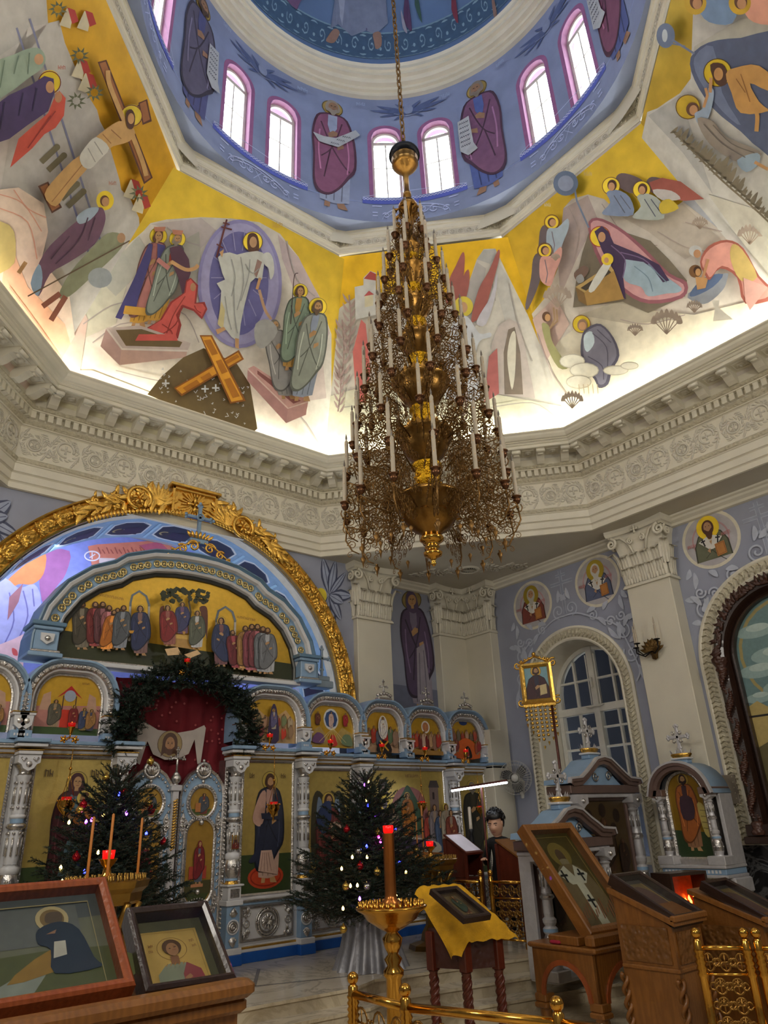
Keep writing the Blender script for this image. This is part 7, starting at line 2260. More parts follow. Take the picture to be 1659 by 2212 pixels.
# ------------------------------------------------------------------ south side shrines
KM=[M['silverw'],M['silver'],M['iblue'],mat('brown_silver_moulding',(126,104,96),.35,.5),M['iwhite'],M['gilt']]
def baluster(m_,x,y,z0,z1,r):
 H=z1-z0
 P=[(1.25,0),(1.25,.05),(1.0,.06),(.9,.08),(.95,.09),(1.2,.14),(1.3,.20),(1.2,.26),(.95,.30),(1.15,.32),(1.15,.35),(.8,.37),(1.05,.40),(1.1,.43),(.75,.45),(.8,.48),(.78,.60),(1.15,.62),(1.15,.64),(.8,.66),(.7,.70),(.75,.86),(1.0,.88),(.7,.90),(1.2,.95)]
 for i,(a,b)in enumerate(zip(P[:-1],P[1:])):
  m_.lathe([(a[0]*r,z0+a[1]*H),(b[0]*r,z0+b[1]*H)],14,(x,y,0),1 if .1<a[1]<.28 or .6<a[1]<.66 else(2 if .30<a[1]<.34 else 0),flute=.05 if .45<a[1]<.9 else 0,nf=8)
 for k in range(8):
  q=k*PI/4+.3
  m_.ball((x+r*1.2*math.cos(q),y+r*1.2*math.sin(q),z0+.2*H),r*.25,6,1)
  m_.tube([(x+r*.85*math.cos(q),y+r*.85*math.sin(q),z0+.72*H),(x+r*.85*math.cos(q),y+r*.85*math.sin(q),z0+.83*H)],r*.14,4,1)
 z=z1-.05*H
 m_.prism([(x-r*1.5,z+.08*H),(x-r*1.5,z),(x-r*.7,z-.02*H),(x,z-.05*H),(x+r*.7,z-.02*H),(x+r*1.5,z),(x+r*1.5,z+.08*H)],y-r*1.5,y+r*1.5,0,True)
 m_.ball((x,y-r*1.5,z+.02*H),r*.45,8,1)
def finial(m_,x,y,z,s_):
 m_.bbox(x-.20*s_,x+.20*s_,y-.12*s_,y+.12*s_,z,z+.10*s_,.01,2)
 m_.bbox(x-.24*s_,x+.24*s_,y-.15*s_,y+.15*s_,z+.10*s_,z+.15*s_,.01,4)
 m_.lathe([(.24*s_,z+.15*s_),(.30*s_,z+.22*s_),(.28*s_,z+.25*s_)],8,(x,y,0),5,sy=.6)
 for k in range(8):
  q=2*PI*k/8
  m_.add([(x+.27*s_*math.cos(q-.25),y+.16*s_*math.sin(q-.25),z+.24*s_),(x+.27*s_*math.cos(q+.25),y+.16*s_*math.sin(q+.25),z+.24*s_),(x+.31*s_*math.cos(q),y+.18*s_*math.sin(q),z+.36*s_)],[(0,1,2)],0)
 zc=z+.66*s_
 m_.bbox(x-.045*s_,x+.045*s_,y-.03*s_,y+.03*s_,z+.22*s_,zc+.26*s_,.01,0)
 m_.bbox(x-.24*s_,x+.24*s_,y-.03*s_,y+.03*s_,zc-.045*s_,zc+.045*s_,.01,0)
 for k in range(4):
  q=k*PI/2
  ex,ez=x+.24*s_*math.cos(q),zc+.24*s_*math.sin(q)
  for a_ in(-.9,0,.9):
   m_.ball((ex+.05*s_*math.cos(q+a_),y,ez+.05*s_*math.sin(q+a_)),.045*s_,6,0,sy=.8)
  q+=PI/4
  m_.tube([(x+.14*s_*math.cos(q)+.04*s_*math.cos(t_),y-.035*s_,zc+.14*s_*math.sin(q)+.04*s_*math.sin(t_))for t_ in[j*PI/4 for j in range(8)]],.016*s_,4,1,closed=True)
def shrine(lab,loc,rz,w_,d_,ze,zr,z0,kind,draw,ilab,fs=.62,shelf=None):
 """canopy shrine facing local -y: eaves at ze, crown of roof at zr"""
 t=thing('icon_shrine',lab,'shrine',loc,rz)
 h=w_/2
 rise=zr-ze
 if kind=='ogee':
  pr=[(-h-.12,ze),(-h-.1,ze+.07),(-h*.78,ze+.09),(-h*.62,ze+.16),(-h*.45,ze+rise*.62),(-h*.22,ze+rise*.92),(0,zr)]
 else:
  pr=[(-h-.02,ze)]+[(-h*math.cos(q),ze+rise*math.sin(q))for q in[PI/2*j/8 for j in range(1,9)]]
 pr=pr+[(-a,b)for a,b in reversed(pr[:-1])]
 m_=MB()
 n_=len(pr)
 e=.05
 m_.add([(a,-e,b)for a,b in pr]+[(a,d_,b)for a,b in pr],[(i,i+1,n_+i+1,n_+i)for i in range(n_-1)]+[tuple(range(n_,2*n_))],2,kind!='ogee')
 m_.sweep(pr,[(.02,-e-.02),(0,-e-.05),(-.05,-e-.05),(-.06,-e-.02),(-.11,-e-.02),(-.12,0)],3)
 m_.sweep(pr,[(.02,-e),(.02,-e-.06),(-.01,-e-.06)],0)
 if kind=='ogee':
  m_.prism([(a*.8,b-.11)for a,b in pr],.02,.05,2)
  for s_ in(-1,1):
   m_.tube([(a,.0,b)for a,b in spiral(s_*h*.22,ze+rise*.28,rise*.2,1.3,0,s_,14)],.015,5,1)
  m_.bbox(-h-.08,h+.08,-.05,d_,ze-.14,ze-.02,.01,3)
  m_.bbox(-h-.03,h+.03,-.02,d_,ze-.20,ze-.14,.01,0)
 m_.build('roof',KM,t)
 m_=MB();finial(m_,0,d_*.4,zr-.02,fs);m_.build('cross_finial',KM,t)
 cx=h-.10
 zt=ze-.2 if kind=='ogee' else ze
 for s_ in(-1,1):
  m_=MB();baluster(m_,s_*cx,.02,z0+(.12 if kind=='ogee' else .06),zt,.085*w_/1.6 if kind=='ogee' else .055)
  m_.bbox(s_*cx-.13,s_*cx+.13,-.12,.16,z0,z0+.12,.01,0)
  if kind!='ogee':m_.bbox(s_*cx-.1,s_*cx+.1,-.07,d_,zt-.01,zt+.09,.01,3)
  m_.build('column',KM,t)
 m_=MB()
 for s_ in(-1,1):m_.bbox(s_*(h-.02)-.03,s_*(h-.02)+.03,.14,d_,z0,zt,.006,0)
 m_.bbox(-h,h,d_-.05,d_,z0,zt,.006,0)
 m_.build('side_panel',KM,t)
 iw=cx-.12
 z1i=ze-.24 if kind=='ogee' else zr-.16
 za=z0+.1 if kind!='ogee' else z0+.35
 if kind=='ogee':P=[(-iw,za),(-iw,z1i),(iw,z1i),(iw,za)]
 else:P=[(-iw,za),(-iw,ze)]+[(-iw*math.cos(q),ze+(z1i-ze)*math.sin(q))for q in[PI*j/14 for j in range(1,14)]]+[(iw,ze),(iw,za)]
 yi=.10
 m_=MB()
 m_.sweep(P,[(0,yi),(0,yi-.03),(.03,yi-.05),(.06,yi-.04),(.10,yi-.03),(.11,d_-.06)],1 if kind!='ogee' else 3,closed=True)
 m_.build('icon_frame',KM,t)
 p=Paint(lambda a,b,k:Vector((a,yi-.002-.0006*k,b)))
 draw(p,P,iw,za,z1i)
 p.build('icon_painting',[M['icon'],M['icongold']],t,ilab)
 m_=MB()
 if shelf:
  m_.bbox(-h-.02,h+.02,-.12,d_,z0-.04,z0,.008,0);m_.bbox(-h,h,-.09,d_,z0-.12,z0-.04,.008,2)
  for k in range(16):m_.box(-h+.05+k*(w_-.1)/16,-h+.08+k*(w_-.1)/16,-.095,-.08,z0-.10,z0-.06,4)
  m_.bbox(-h-.02,h+.02,-.11,d_,z0-.16,z0-.12,.008,0)
  for k in range(7):m_.lathe([(.001,-.13),(.03,-.09),(.045,-.05),(.02,-.02),(.03,0)],8,(-h+.1+k*(w_-.2)/6,-.04,z0-.16),1)
  for s_ in(-1,1):m_.bbox(s_*h-.06,s_*h+.06,0,d_,z0-.36,z0-.16,.02,0)
 else:
  m_.bbox(-h,h,-.08,d_,z0-.02,z0+.03,.01,4)
 m_.build('base',KM,t)
 return t
def d_dark(p,P,iw,z0,z1):
 p.poly((70,54,30),P)
 cz=(z0+z1)/2
 for dx,dz in((-.3,.42),(.3,.42),(-.12,.22),(.2,.22),(0,.5)):p.disc((40,26,18),(dx*iw/.5,cz+dz),.09,.10)
 p.saint(0,z0+.25,.8,(52,36,24),(70,48,30),(80,60,30),w=1.8,skin=(90,66,40))
 for s_ in(-1,1):p.saint(s_*iw*.62,z0+.2,.55,(48,32,22),(60,40,26),None,skin=(84,60,38),w=1.4)
def d_john(p,P,iw,z0,z1):
 p.poly((150,116,34),P,gold=True);p.poly((40,58,30),[(-iw,z0),(iw,z0),(iw,z0+.32),(-iw,z0+.36)])
 p.saint(0,z0+.08,(z1-z0)*.95,(150,84,36),(60,40,44),(160,130,50),w=1.0,hem=(140,100,70),beard=True,hair=(44,28,22))
 p.poly((60,40,50),[(-.10,z1-.62),(.08,z1-.62),(.10,z1-.35),(-.09,z1-.33)],True)
 p.poly((176,160,90),[(.16,z0+.7),(.27,z0+.66),(.30,z0+.3),(.20,z0+.3)],True)
 for k in range(4):p.line((110,96,50),[(.19,z0+.62-k*.08),(.27,z0+.61-k*.08)],.01)
K1=shrine('nearer blue roofed shrine with white side panel, half hidden by the tilted glazed icon',(4.08,1.95,0),0,1.5,.34,1.42,1.78,-.15,'ogee',d_dark,None,.66)
K2=shrine('farther ogee roofed blue shrine with silver columns round a dark brown relief icon',(5.66,2.45,0),0,1.62,.42,2.12,2.52,.25,'ogee',d_dark,None,.66)
K3=shrine('arched silver shrine with an orange robed figure on gold against the pilaster',(6.12,1.42,0),-PI/2,.98,.5,1.90,2.36,.96,'arch',d_john,None,.60,True)
# ---- large carved icon case in the niche
t=thing('icon_case','dark carved walnut icon case with twisted column and sky painting, right edge','icon case',(XS-.1,NY,1.2),-PI/2)
m_=MB()
ARC=lambda r:[(-r,0.02)]+[(-r,NZ-1.2)]+[(r*math.cos(q),NZ-1.2+r*math.sin(q))for q in[PI-PI*j/30 for j in range(1,30)]]+[(r,NZ-1.2),(r,0.02)]
m_.sweep(ARC(.86),[(0,.1),(0,-.04),(.02,-.06),(.05,-.03),(.08,.02),(.10,-.02),(.13,-.10),(.24,-.12),(.30,-.08),(.34,.0),(.34,.12)],0)
m_.bbox(-1.28,1.28,-.2,.12,0.0,.10,.01,0);m_.bbox(-1.24,-.86,-.16,.1,.1,.26,.01,0)
WD=mat('dark_carved_walnut',(66,36,24),.4,0,.9,24,.25,12,bkind='voronoi')
m_.build('case_frame',M['wood3'],t)
m_=MB()
for s_ in(-1,1):
 for k in range(60):
  z=.3+k*.036
  m_.tube([(s_*1.06+.055*math.cos(k*.5+j),-.14+.055*math.sin(k*.5+j),z+.02*j)for j in range(4)],.026,5)
 m_.lathe([(.09,.12),(.11,.16),(.07,.2),(.09,.27),(.06,.3)],12,(s_*1.06,-.14,0));m_.lathe([(.06,2.44),(.09,2.48),(.07,2.52),(.12,2.6),(.12,2.66)],12,(s_*1.06,-.14,0))
rs=random.Random(8)
for k in range(90):
 q=PI*k/90
 gleaf(m_,1.04*math.cos(q),NZ-1.2+1.04*math.sin(q),q+rs.uniform(-1.5,1.5),.16,.06,-.13,rs.uniform(-1,1))
m_.build('carved_column',WD,t)
p=Paint(flocal(None,.06))
Pp=ARC(.87)
p.poly((96,124,124),Pp)
p.ring((150,136,84),(0,NZ-1.2),.8,.05)
for x,z,r_ in((-.5,3.0,.3),(-.3,2.6,.36),(-.6,2.4,.3),(.2,2.9,.4),(.5,2.5,.3),(-.2,2.1,.4),(-.7,2.0,.2)):
 p.disc((136,160,156),(x,z),r_,r_*.35);p.disc((166,184,176),(x+.05,z+.05),r_*.6,r_*.2)
p.poly((170,150,90),[(-.87,.1),(.87,.1),(.87,1.6),(.3,1.9),(-.3,1.7),(-.87,1.9)],True)
p.poly((92,84,50),[(-.87,.1),(.87,.1),(.87,1.0),(-.2,1.2),(-.87,1.3)],True);p.line((20,14,12),[(-.87,1.75),(.87,1.75)],.03)
p.saint(0,.3,2.0,(120,60,50),(90,90,110),(190,160,80))
p.build('painting',[M['icon'],M['icongold']],t)
# small wall things
def wallthing(name,lab,cat,y,z,build):
 t_=thing(name,lab,cat,(XS,y,z),-PI/2);build(t_);return t_
def b_cert(t_):
 m_=MB();m_.sweep([(-.13,-.24),(-.13,.24),(.13,.24),(.13,-.24)],[(0,0),(0,-.03),(.04,-.03),(.04,0)],0,closed=True)
 for s_ in(-1,1):
  for k in range(5):m_.ball(((k-2)*.055,-.02,s_*(.29+.02*(2-abs(k-2)))),.028,6)
 m_.build('frame',mat('dark_red_lacquer',(96,18,20),.35),t_)
 m_=MB();m_.box(-.13,.13,-.012,-.005,-.24,.24)
 m_.build('sheet',mat('grey_paper',(170,176,182),.5),t_)
c=at(1612,1806,'x',XS);wallthing('framed_notice','small framed notice in a dark red carved frame above the black marble','frame',c.y,c.z,b_cert)
c=at(1578,1706,'x',XS)
def b_box(t_):
 m_=MB();m_.bbox(-.15,.15,-.09,0,-.21,.21,.01);m_.build('cover',mat('beige_box',(120,110,96),.6),t_)
wallthing('wall_box','plain beige box fixed on the blue wall right of the arched shrine','box',c.y,c.z,b_box)
c=at(1183,1752,'x',XS)
def b_sw(t_):
 m_=MB();m_.bbox(-.06,.06,-.03,0,-.06,.06,.006);m_.build('plate',M['iwhite'],t_)
wallthing('light_switch','small white square switch on the wall below the fan','switch',c.y,c.z,b_sw)
# wall fan
c=at(1113,1680,'x',6.6)
fn=thing('wall_fan','wall fan with white hub, grey blades and clear wire guard beside the window','fan',c,-PI/2+.35)
fn.rotation_euler=(.12,0,-PI/2+.6)
GR=mat('grey_fan_plastic',(70,70,68),.5);WP=mat('white_fan_plastic',(200,198,190),.4)
m_=MB();m_.lathe([(.001,-.10),(.06,-.09),(.075,-.05),(.075,.0)],16);m_.v=[(a,c_*1.0,b)for a,b,c_ in m_.v]
m_.build('hub',WP,fn)
for k in range(3):
 q=k*2*PI/3+.5
 m_=MB()
 vs=[]
 for i in range(7):
  r_=.06+.21*i/6;wd=.10+.11*math.sin(PI*i/6.5)
  for s_ in(-1,0,1):
   a=q+s_*wd*.5/r_*.9+.25*i/6
   vs.append((r_*math.cos(a),-.03+s_*.03,r_*math.sin(a)))
 m_.add(vs,[(i*3+j,i*3+j+1,i*3+j+4,i*3+j+3)for i in range(6)for j in range(2)],0,True)
 m_.build('blade',GR,fn)
m_=MB()
for rr,yy in((.30,-.02),(.31,.03),(.24,-.09),(.1,-.12),(.24,.09)):m_.tube([(rr*math.cos(q),yy,rr*math.sin(q))for q in[2*PI*j/32 for j in range(32)]],.003,4,closed=True)
for k in range(36):
 q=2*PI*k/36
 m_.tube([(.08*math.cos(q),-.12,.08*math.sin(q)),(.24*math.cos(q),-.09,.24*math.sin(q)),(.305*math.cos(q),0,.305*math.sin(q)),(.1*math.cos(q),.11,.1*math.sin(q))],.0022,3)
m_.build('wire_guard',WP,fn)
m_=MB();m_.tube([(0,.04,0),(.06,.2,-.05),(.1,.34,-.12),(.1,.36,-.34)],.045,8);m_.ball((0,.1,0),.075,10);m_.bbox(.02,.18,.32,.4,-.42,-.22,.02);m_.build('wall_bracket',WP,fn)
# sconce on the pilaster
c=at(1412,1395,'x',6.63)
sn=thing('wall_sconce','bronze wall sconce with three unlit electric candles on the tall pilaster','lamp',c,-PI/2)
m_=MB();m_.lathe([(.001,-.24),(.05,-.22),(.06,-.14),(.10,-.06),(.14,.02),(.10,.08),(.03,.11)],12,(0,-.02,0),sy=.6,flute=.08,nf=7)
for k in range(8):gleaf(m_,0,-.12,PI/2+(k-3.5)*.35,.24,.08,-.06,0)
m_.build('back_plate',mat('antique_bronze',(104,80,44),.4,.8,.4,40),sn)
for k,(dx,dy,hh)in enumerate(((-.30,-.06,.0),(-.17,-.22,.03),(.16,-.14,.05))):
 m_=MB();m_.tube([(0,-.08,-.1),(dx*.5,dy,-.16),(dx,dy,-.08),(dx,dy,.0+hh)],.012,6);m_.lathe([(.01,0),(.05,.01),(.055,.02)],12,(dx,dy,hh));m_.build('arm',mat('dark_iron',(30,28,26),.4,.7)if k==0 else bpy.data.materials['dark_iron'],sn)
 m_=MB();m_.lathe([(.018,.02),(.018,.25),(.008,.27)],10,(dx,dy,hh));m_.lathe([(.006,.27),(.016,.30),(.012,.35),(.001,.41)],8,(dx,dy,hh));m_.build('candle',M['ivory'],sn)
# processional banner
c=at(1162,1490,'x',5.8)
bn=thing('processional_banner','gilded processional banner with tassels and a small icon on a brown pole','banner',(c.x,c.y,0),-PI/4-.25)
zc=c.z+.12
m_=MB()
w_,h_=.29,.36
m_.sweep([(-w_,zc-h_),(-w_,zc+h_),(w_,zc+h_),(w_,zc-h_)],[(0,.02),(0,-.03),(-.04,-.045),(-.08,-.02),(-.09,0)],0,closed=True)
for s_ in(-1,1):
 for dz in(-h_*.9,h_*.95):
  m_.tube([(a,0,b)for a,b in spiral(s_*(w_+.03),zc+dz,.085,1.4,1,s_,16)],.018,5);
 m_.tube([(s_*w_*.9,0,zc+h_),(s_*w_*.4,0,zc+h_+.07),(0,0,zc+h_+.12)],.02,6)
 for k in range(3):m_.ball((s_*(.1+k*.07),0,zc+h_+.09-k*.02),.028,6)
m_.ball((0,0,zc+h_+.16),.04,8)
for k in range(7):
 x=-w_+.04+k*(w_*2-.08)/6
 L=.30+.10*(3-abs(k-3))+.03*k
 for j in range(int(L/.07)):m_.ball((x,0,zc-h_-.05-j*.07),.03,6,sy=.5)
 m_.lathe([(.001,-.07),(.015,-.03),(.02,0)],6,(x,0,zc-h_-.03-L))
m_.bbox(-w_,w_,-.02,.02,zc-h_-.05,zc-h_,.005)
m_.build('gilded_frame',M['gilt'],bn)
p=Paint(flocal(None,-.005))
p.poly((120,160,170),[(-w_+.05,zc-h_+.05),(w_-.05,zc-h_+.05),(w_-.05,zc+h_-.05),(-w_+.05,zc+h_-.05)])
p.saint(0,zc-h_-.42,1.1,(60,20,30),(40,36,60),(214,170,60),w=1.0,beard=True,bust=True,hair=(60,34,24));p.poly((200,180,130),[(.04,zc-.22),(.16,zc-.2),(.16,zc-.03),(.04,zc-.05)])
p.build('icon_painting',[M['icon'],M['icongold']],bn)
m_=MB();m_.tube([(.2,.05,.0),(.2,.05,zc+.1)],.024,8,0);m_.tube([(.2,.05,zc-.4),(.2,.05,zc+.35)],.02,8,1);m_.lathe([(.02,0),(.035,.03),(.01,.09),(.001,.14)],8,(.2,.05,zc+.35),1);m_.build('pole',[M['wood2'],M['gilt']],bn)
# ------------------------------------------------------------------ fir trees
BALL={'red':mat('red_glass_bauble',(150,10,24),.12,.6),'gold':mat('gold_glass_bauble',(206,170,84),.15,.9),'silver':mat('silver_glass_bauble',(200,200,200),.1,.9)}
LITE={'violet':mat('violet_fairy_light',(150,70,255),.5,emis=18),'blue':mat('blue_fairy_light',(50,60,255),.5,emis=14),'warm':mat('warm_fairy_light',(255,214,120),.5,emis=10),'pink':mat('pink_fairy_light',(255,60,200),.5,emis=18)}
def fir(lab,loc,H,R0,z0,seed,baubles,lights,tl):
 random.seed(seed)
 t_=thing('fir_tree',lab,'christmas tree',loc)
 m_=MB();m_.tube([(0,0,z0-.3),(0.01,0,H*.6),(0,0,H)],[.045,.03,.008],8);m_.build('trunk',FIR[1],t_)
 m_=MB()
 n_=17
 for i in range(n_):
  f=i/(n_-1)
  z=z0+.1+(H-z0-.22)*f**1.05
  L=R0*(1-f)**.9+.14
  cnt=17-int(9*f)
  for k in range(cnt):
   a=2*PI*(k+random.random()*.6)/cnt+i
   l=L*random.uniform(.75,1.1)
   up_=.18+.75*f**1.5
   d=Vector((math.cos(a),math.sin(a),up_))
   P=[Vector((0,0,z)),Vector((d.x*l*.5,d.y*l*.5,z+l*.5*up_-l*.10)),Vector((d.x*l,d.y*l,z+l*up_*.9))]
   m_.tube(P,[.011,.008,.004],4,1)
   ns=max(3,int(l/.055))
   for j in range(ns):
    u_=(j+1)/ns
    b=P[0].lerp(P[1],u_*2)if u_<.5 else P[1].lerp(P[2],u_*2-1)
    dr=(P[2]-P[1]).normalized()
    sd=Vector((-d.y,d.x,0))*(1 if j%2 else-1)
    sprig(m_,b-dr*.04,dr,.12,.042,18,wn=.006)
    if f<.9:sprig(m_,b,(dr*.7+sd*.8+Vector((0,0,random.uniform(-.5,.1)))),l*.34*(1.2-u_)+.07,.040,18,wn=.006)
 for k in range(8):sprig(m_,(0,0,H-.5+k*.06),(0,0,1),.1,.035,18)
 g=m_.build('branches',FIR,t_)
 for nm,lst,kk in(('bauble',baubles,0),('fairy_light',lights,1)):
  pr={}
  for c_,u,v,dd in lst:
   q=loc[1]-dd
   X=at(u,v,'y',q)-Vector(loc)
   if c_ not in pr:
    mm=MB()
    if kk==0:mm.ball((0,0,0),.045,14);mm.lathe([(.012,.04),(.012,.06)],8)
    else:mm.lathe([(.001,-.02),(.015,-.01),(.015,.01),(.001,.03)],8)
    o_=mm.build(nm,(BALL if kk==0 else LITE)[c_],t_);pr[c_]=o_
    if kk==0:o_['label']=c_+' glass bauble'
    else:o_['label']='lit '+c_+' fairy light'
   else:
    o_=pr[c_].copy();COL.objects.link(o_);o_.parent=t_
   o_.location=X
 return t_
fir('right fir tree with fairy lights standing in a silver wrapped tub',(2.0,3.8,0),2.36,.98,.55,5,[('red',749,1792,.3),('gold',829,1836,.3),('gold',742,2007,.6),('gold',898,1836,.3),('silver',774,1838,.4),('gold',815,1884,.7),('red',778,1871,.5),('gold',747,1915,.7),('gold',816,1798,.3),('silver',793,1915,.7),('gold',849,1910,.7)],[('violet',788,1696,0),('warm',797,1690,0),('warm',790,1730,.05),('blue',795,1741,.05),('violet',808,1763,.1),('blue',854,1791,.2),('pink',843,1800,.2),('pink',818,1808,.3),('pink',822,1818,.3),('violet',838,1826,.3),('blue',792,1829,.4),('warm',738,1877,.5),('warm',761,1852,.5),('warm',772,1913,.7),('warm',757,1914,.7),('violet',777,1942,.8),('blue',863,1864,.4),('warm',741,1963,.8),('warm',857,1938,.6),('warm',862,1944,.6),('warm',793,1852,.4),('warm',877,1885,.4)],1)
tb=thing('tree_tub','round tub under the right fir tree wrapped in silver grey cloth','tub',(2.0,3.8,0))
m_=MB()
n_=96
rows=[]
for z,r_,amp in((.0,.46,.05),(.04,.44,.045),(.25,.37,.028),(.45,.33,.015),(.56,.31,.02),(.62,.27,.03)):
 rows.append([((r_+amp*math.sin(k*.98)*(1 if k%2 else .6))*math.cos(2*PI*k/n_),(r_+amp*math.sin(k*.98))*math.sin(2*PI*k/n_),z)for k in range(n_)])
m_.add([q for r in rows for q in r],[(j*n_+i,j*n_+(i+1)%n_,(j+1)*n_+(i+1)%n_,(j+1)*n_+i)for j in range(5)for i in range(n_)],0,True)
m_.build('cloth_wrap',mat('silver_grey_satin',(140,140,146),.38,.35,.3,14),tb)
m_=MB();m_.lathe([(.001,.6),(.27,.61),(.27,.3)],20);m_.build('pot',M['black'],tb)
fir('left fir tree with red baubles before the royal doors, behind the brass candle stand',(-1.30,4.38,0),2.42,.80,.7,12,[('red',180,1738,.1),('red',267,1710,.1),('red',165,1851,.4),('red',327,1750,.2),('red',354,1820,.3),('gold',174,1750,.1),('gold',320,1735,.2),('gold',229,1680,0),('gold',325,1645,0)],[('violet',198,1772,.2),('blue',257,1716,.1),('violet',273,1758,.2),('blue',316,1801,.3),('blue',182,1884,.5),('warm',149,1777,.2),('warm',212,1842,.3),('warm',131,1875,.5),('warm',134,1905,.5),('warm',223,1760,.1),('violet',186,1776,.2)],0)
# ------------------------------------------------------------------ candle stands
LAMPR=mat('glowing_red_lamp',(220,12,8),.25,emis=1.6,var=.5,vscale=30)
def candlestand(lab,loc,r,h,kind,candles,seg=8):
 t_=thing('candle_stand',lab,'candle stand',loc)
 bt=M['brass']if kind=='round' else bpy.data.materials.get('dull_brass')or mat('dull_brass',(150,116,54),.32,.9,.1,30,.2,8)
 m_=MB()
 if kind=='round':
  m_.lathe([(.30,0),(.28,.04),(.12,.10),(.10,.2),(.115,.22),(.085,.3),(.075,h*.55),(.10,h*.57),(.10,h*.6),(.06,h*.63),(.09,h*.67),(.05,h*.7),(.085,h*.75),(.10,h*.80),(.05,h*.84),(.08,h*.86)],20)
  m_.build('stem',bt,t_)
  m_=MB();m_.lathe([(.06,h*.84),(.12,h*.86),(r*.72,h*.92),(r*.82,h*.96),(r,h*.985),(r*1.03,h),(r,h+.01),(.02,h-.01)],36)
  m_.build('tray',bt,t_)
 else:
  m_.lathe([(r*.95,0),(r*.9,.06),(r*.5,.1),(r*.45,.2),(r*.30,.3),(r*.28,h*.42),(r*.6,h*.45),(r*.62,h*.49)],8,sm=False)
  m_.build('foot',bt,t_)
  m_=MB()
  for k in range(8):
   q=k*PI/4+PI/8
   m_.tube([(r*.5*math.cos(q),r*.5*math.sin(q),h*.49),(r*.42*math.cos(q),r*.42*math.sin(q),h*.6),(r*.6*math.cos(q),r*.6*math.sin(q),h*.75),(r*.82*math.cos(q),r*.82*math.sin(q),h*.87)],[.03,.022,.028,.035],6)
   m_.tube([(r*.45*math.cos(q+.39),r*.45*math.sin(q+.39),h*.49),(r*.5*math.cos(q+.39),r*.5*math.sin(q+.39),h*.86)],.012,5)
  m_.lathe([(r*.3,h*.49),(r*.2,h*.6),(r*.35,h*.85)],12)
  m_.build('bracket_ring',bt,t_)
  m_=MB();m_.lathe([(r*.8,h*.86),(r*.86,h*.88),(r*.88,h*.93),(r*1.0,h*.96),(r*1.04,h),(r*.98,h+.01),(.02,h)],8,rot=PI/8,sm=False);m_.build('tray',bt,t_)
 m_=MB()
 for ring,cnt in((.92,int(40*r/.4)),(.75,int(30*r/.4)),(.5,14)):
  for k in range(cnt):
   q=2*PI*k/cnt
   m_.lathe([(.008,0),(.014,.01),(.009,.02),(.012,.05),(.005,.05)],6,(r*ring*math.cos(q),r*ring*math.sin(q),h))
 o_=m_.build('candle_socket',bt,t_);o_['kind']='stuff'
 for dx,dy,hh,rad in candles:
  m_=MB();m_.lathe([(rad,.03),(rad*.95,hh),(.003,hh+.01)],8,(dx,dy,h));m_.build('beeswax_candle',M['wax'],t_)
 return t_
def lampcup(t_,z,s_=1.0,glow=True):
 m_=MB();m_.lathe([(.07*s_,0),(.08*s_,.02),(.04*s_,.05),(.03*s_,.10),(.06*s_,.13),(.085*s_,.17)],16,(0,0,z));m_.build('lamp_foot',M['brass'],t_)
 m_=MB();m_.lathe([(.04*s_,.15),(.05*s_,.18),(.055*s_,.24),(.045*s_,.24),(.001,.20)],14,(0,0,z),flute=.06,nf=8);m_.build('red_glass',LAMPR,t_)
c=at(300,1862,'z',1.42)
s1=candlestand('left brass octagonal candle stand with three honey candles and a red lamp',(-2.02,2.35,0),.36,1.30,'oct',[(-.20,-.10,.52,.013),(-.05,-.16,.54,.013),(.24,-.10,.50,.012)])
lampcup(s1,1.31,1.0)
s2=candlestand('right brass octagonal candle stand with red lamp in front of the wide icon',(3.55,4.25,0),.42,1.16,'oct',[(-.22,-.1,.75,.013),(-.27,-.02,.6,.012)])
lampcup(s2,1.17,1.0)
s3=candlestand('polished round brass candle stand with a tall ribbed central tube topped by a red lamp',(.60,1.60,FL),.35,1.36,'round',[])
m_=MB();m_.lathe([(.09,1.36),(.10,1.40),(.06,1.43),(.055,1.46),(.055,2.02),(.06,2.03)],24,flute=.06,nf=12);m_.build('ribbed_tube',mat('copper_brass_tube',(180,112,56),.3,.9),s3)
m_=MB();m_.lathe([(.04,2.03),(.05,2.045),(.052,2.10),(.045,2.105),(.001,2.07)],16,flute=.06,nf=8);m_.build('red_glass',LAMPR,s3)
# ------------------------------------------------------------------ table with yellow cloth and book-like icon
yt=thing('icon_table','red brown wooden table with twisted legs under a yellow cloth','table',(1.76,1.76,FL))
R45=-.16
def L2(u,v,z):return at(u,v,'z',z)-Vector(yt.location)
A_,B_,C_=L2(918,2000,.60),L2(1000,2003,.60),L2(1082,1996,.60)
D_=A_+C_-B_
CN=[A_,B_,C_,D_]
ctr=(A_+C_)/2
for q in CN:
 m_=MB()
 x,y=q.x+(ctr.x-q.x)*.16,q.y+(ctr.y-q.y)*.16
 m_.bbox(x-.055,x+.055,y-.055,y+.055,.62,1.0,.01)
 m_.lathe([(.055,.62),(.045,.6),(.045,.1),(.06,.08),(.05,.0)],12,(x,y,0))
 for s_ in(0,1,2):m_.tube([(x+.04*math.cos(j*.55+s_*2.09),y+.04*math.sin(j*.55+s_*2.09),.1+j*.02)for j in range(25)],.019,5)
 m_.build('leg',M['wood2'],yt)
m_=MB()
for a,b in zip(CN,CN[1:]+CN[:1]):
 a=a.lerp(ctr,.1);b=b.lerp(ctr,.1)
 m_.beam((a.x,a.y,.84),(b.x,b.y,.84),.03,.38)
m_.build('apron',mat('dark_carved_apron',(60,26,18),.45,0,.7,18,bkind='voronoi'),yt)
m_=MB()
m_.add([(q.x,q.y,1.04+(.36 if i in(0,3)else 0))for i,q in enumerate([A_,B_,C_,D_])],[(0,1,2,3)])
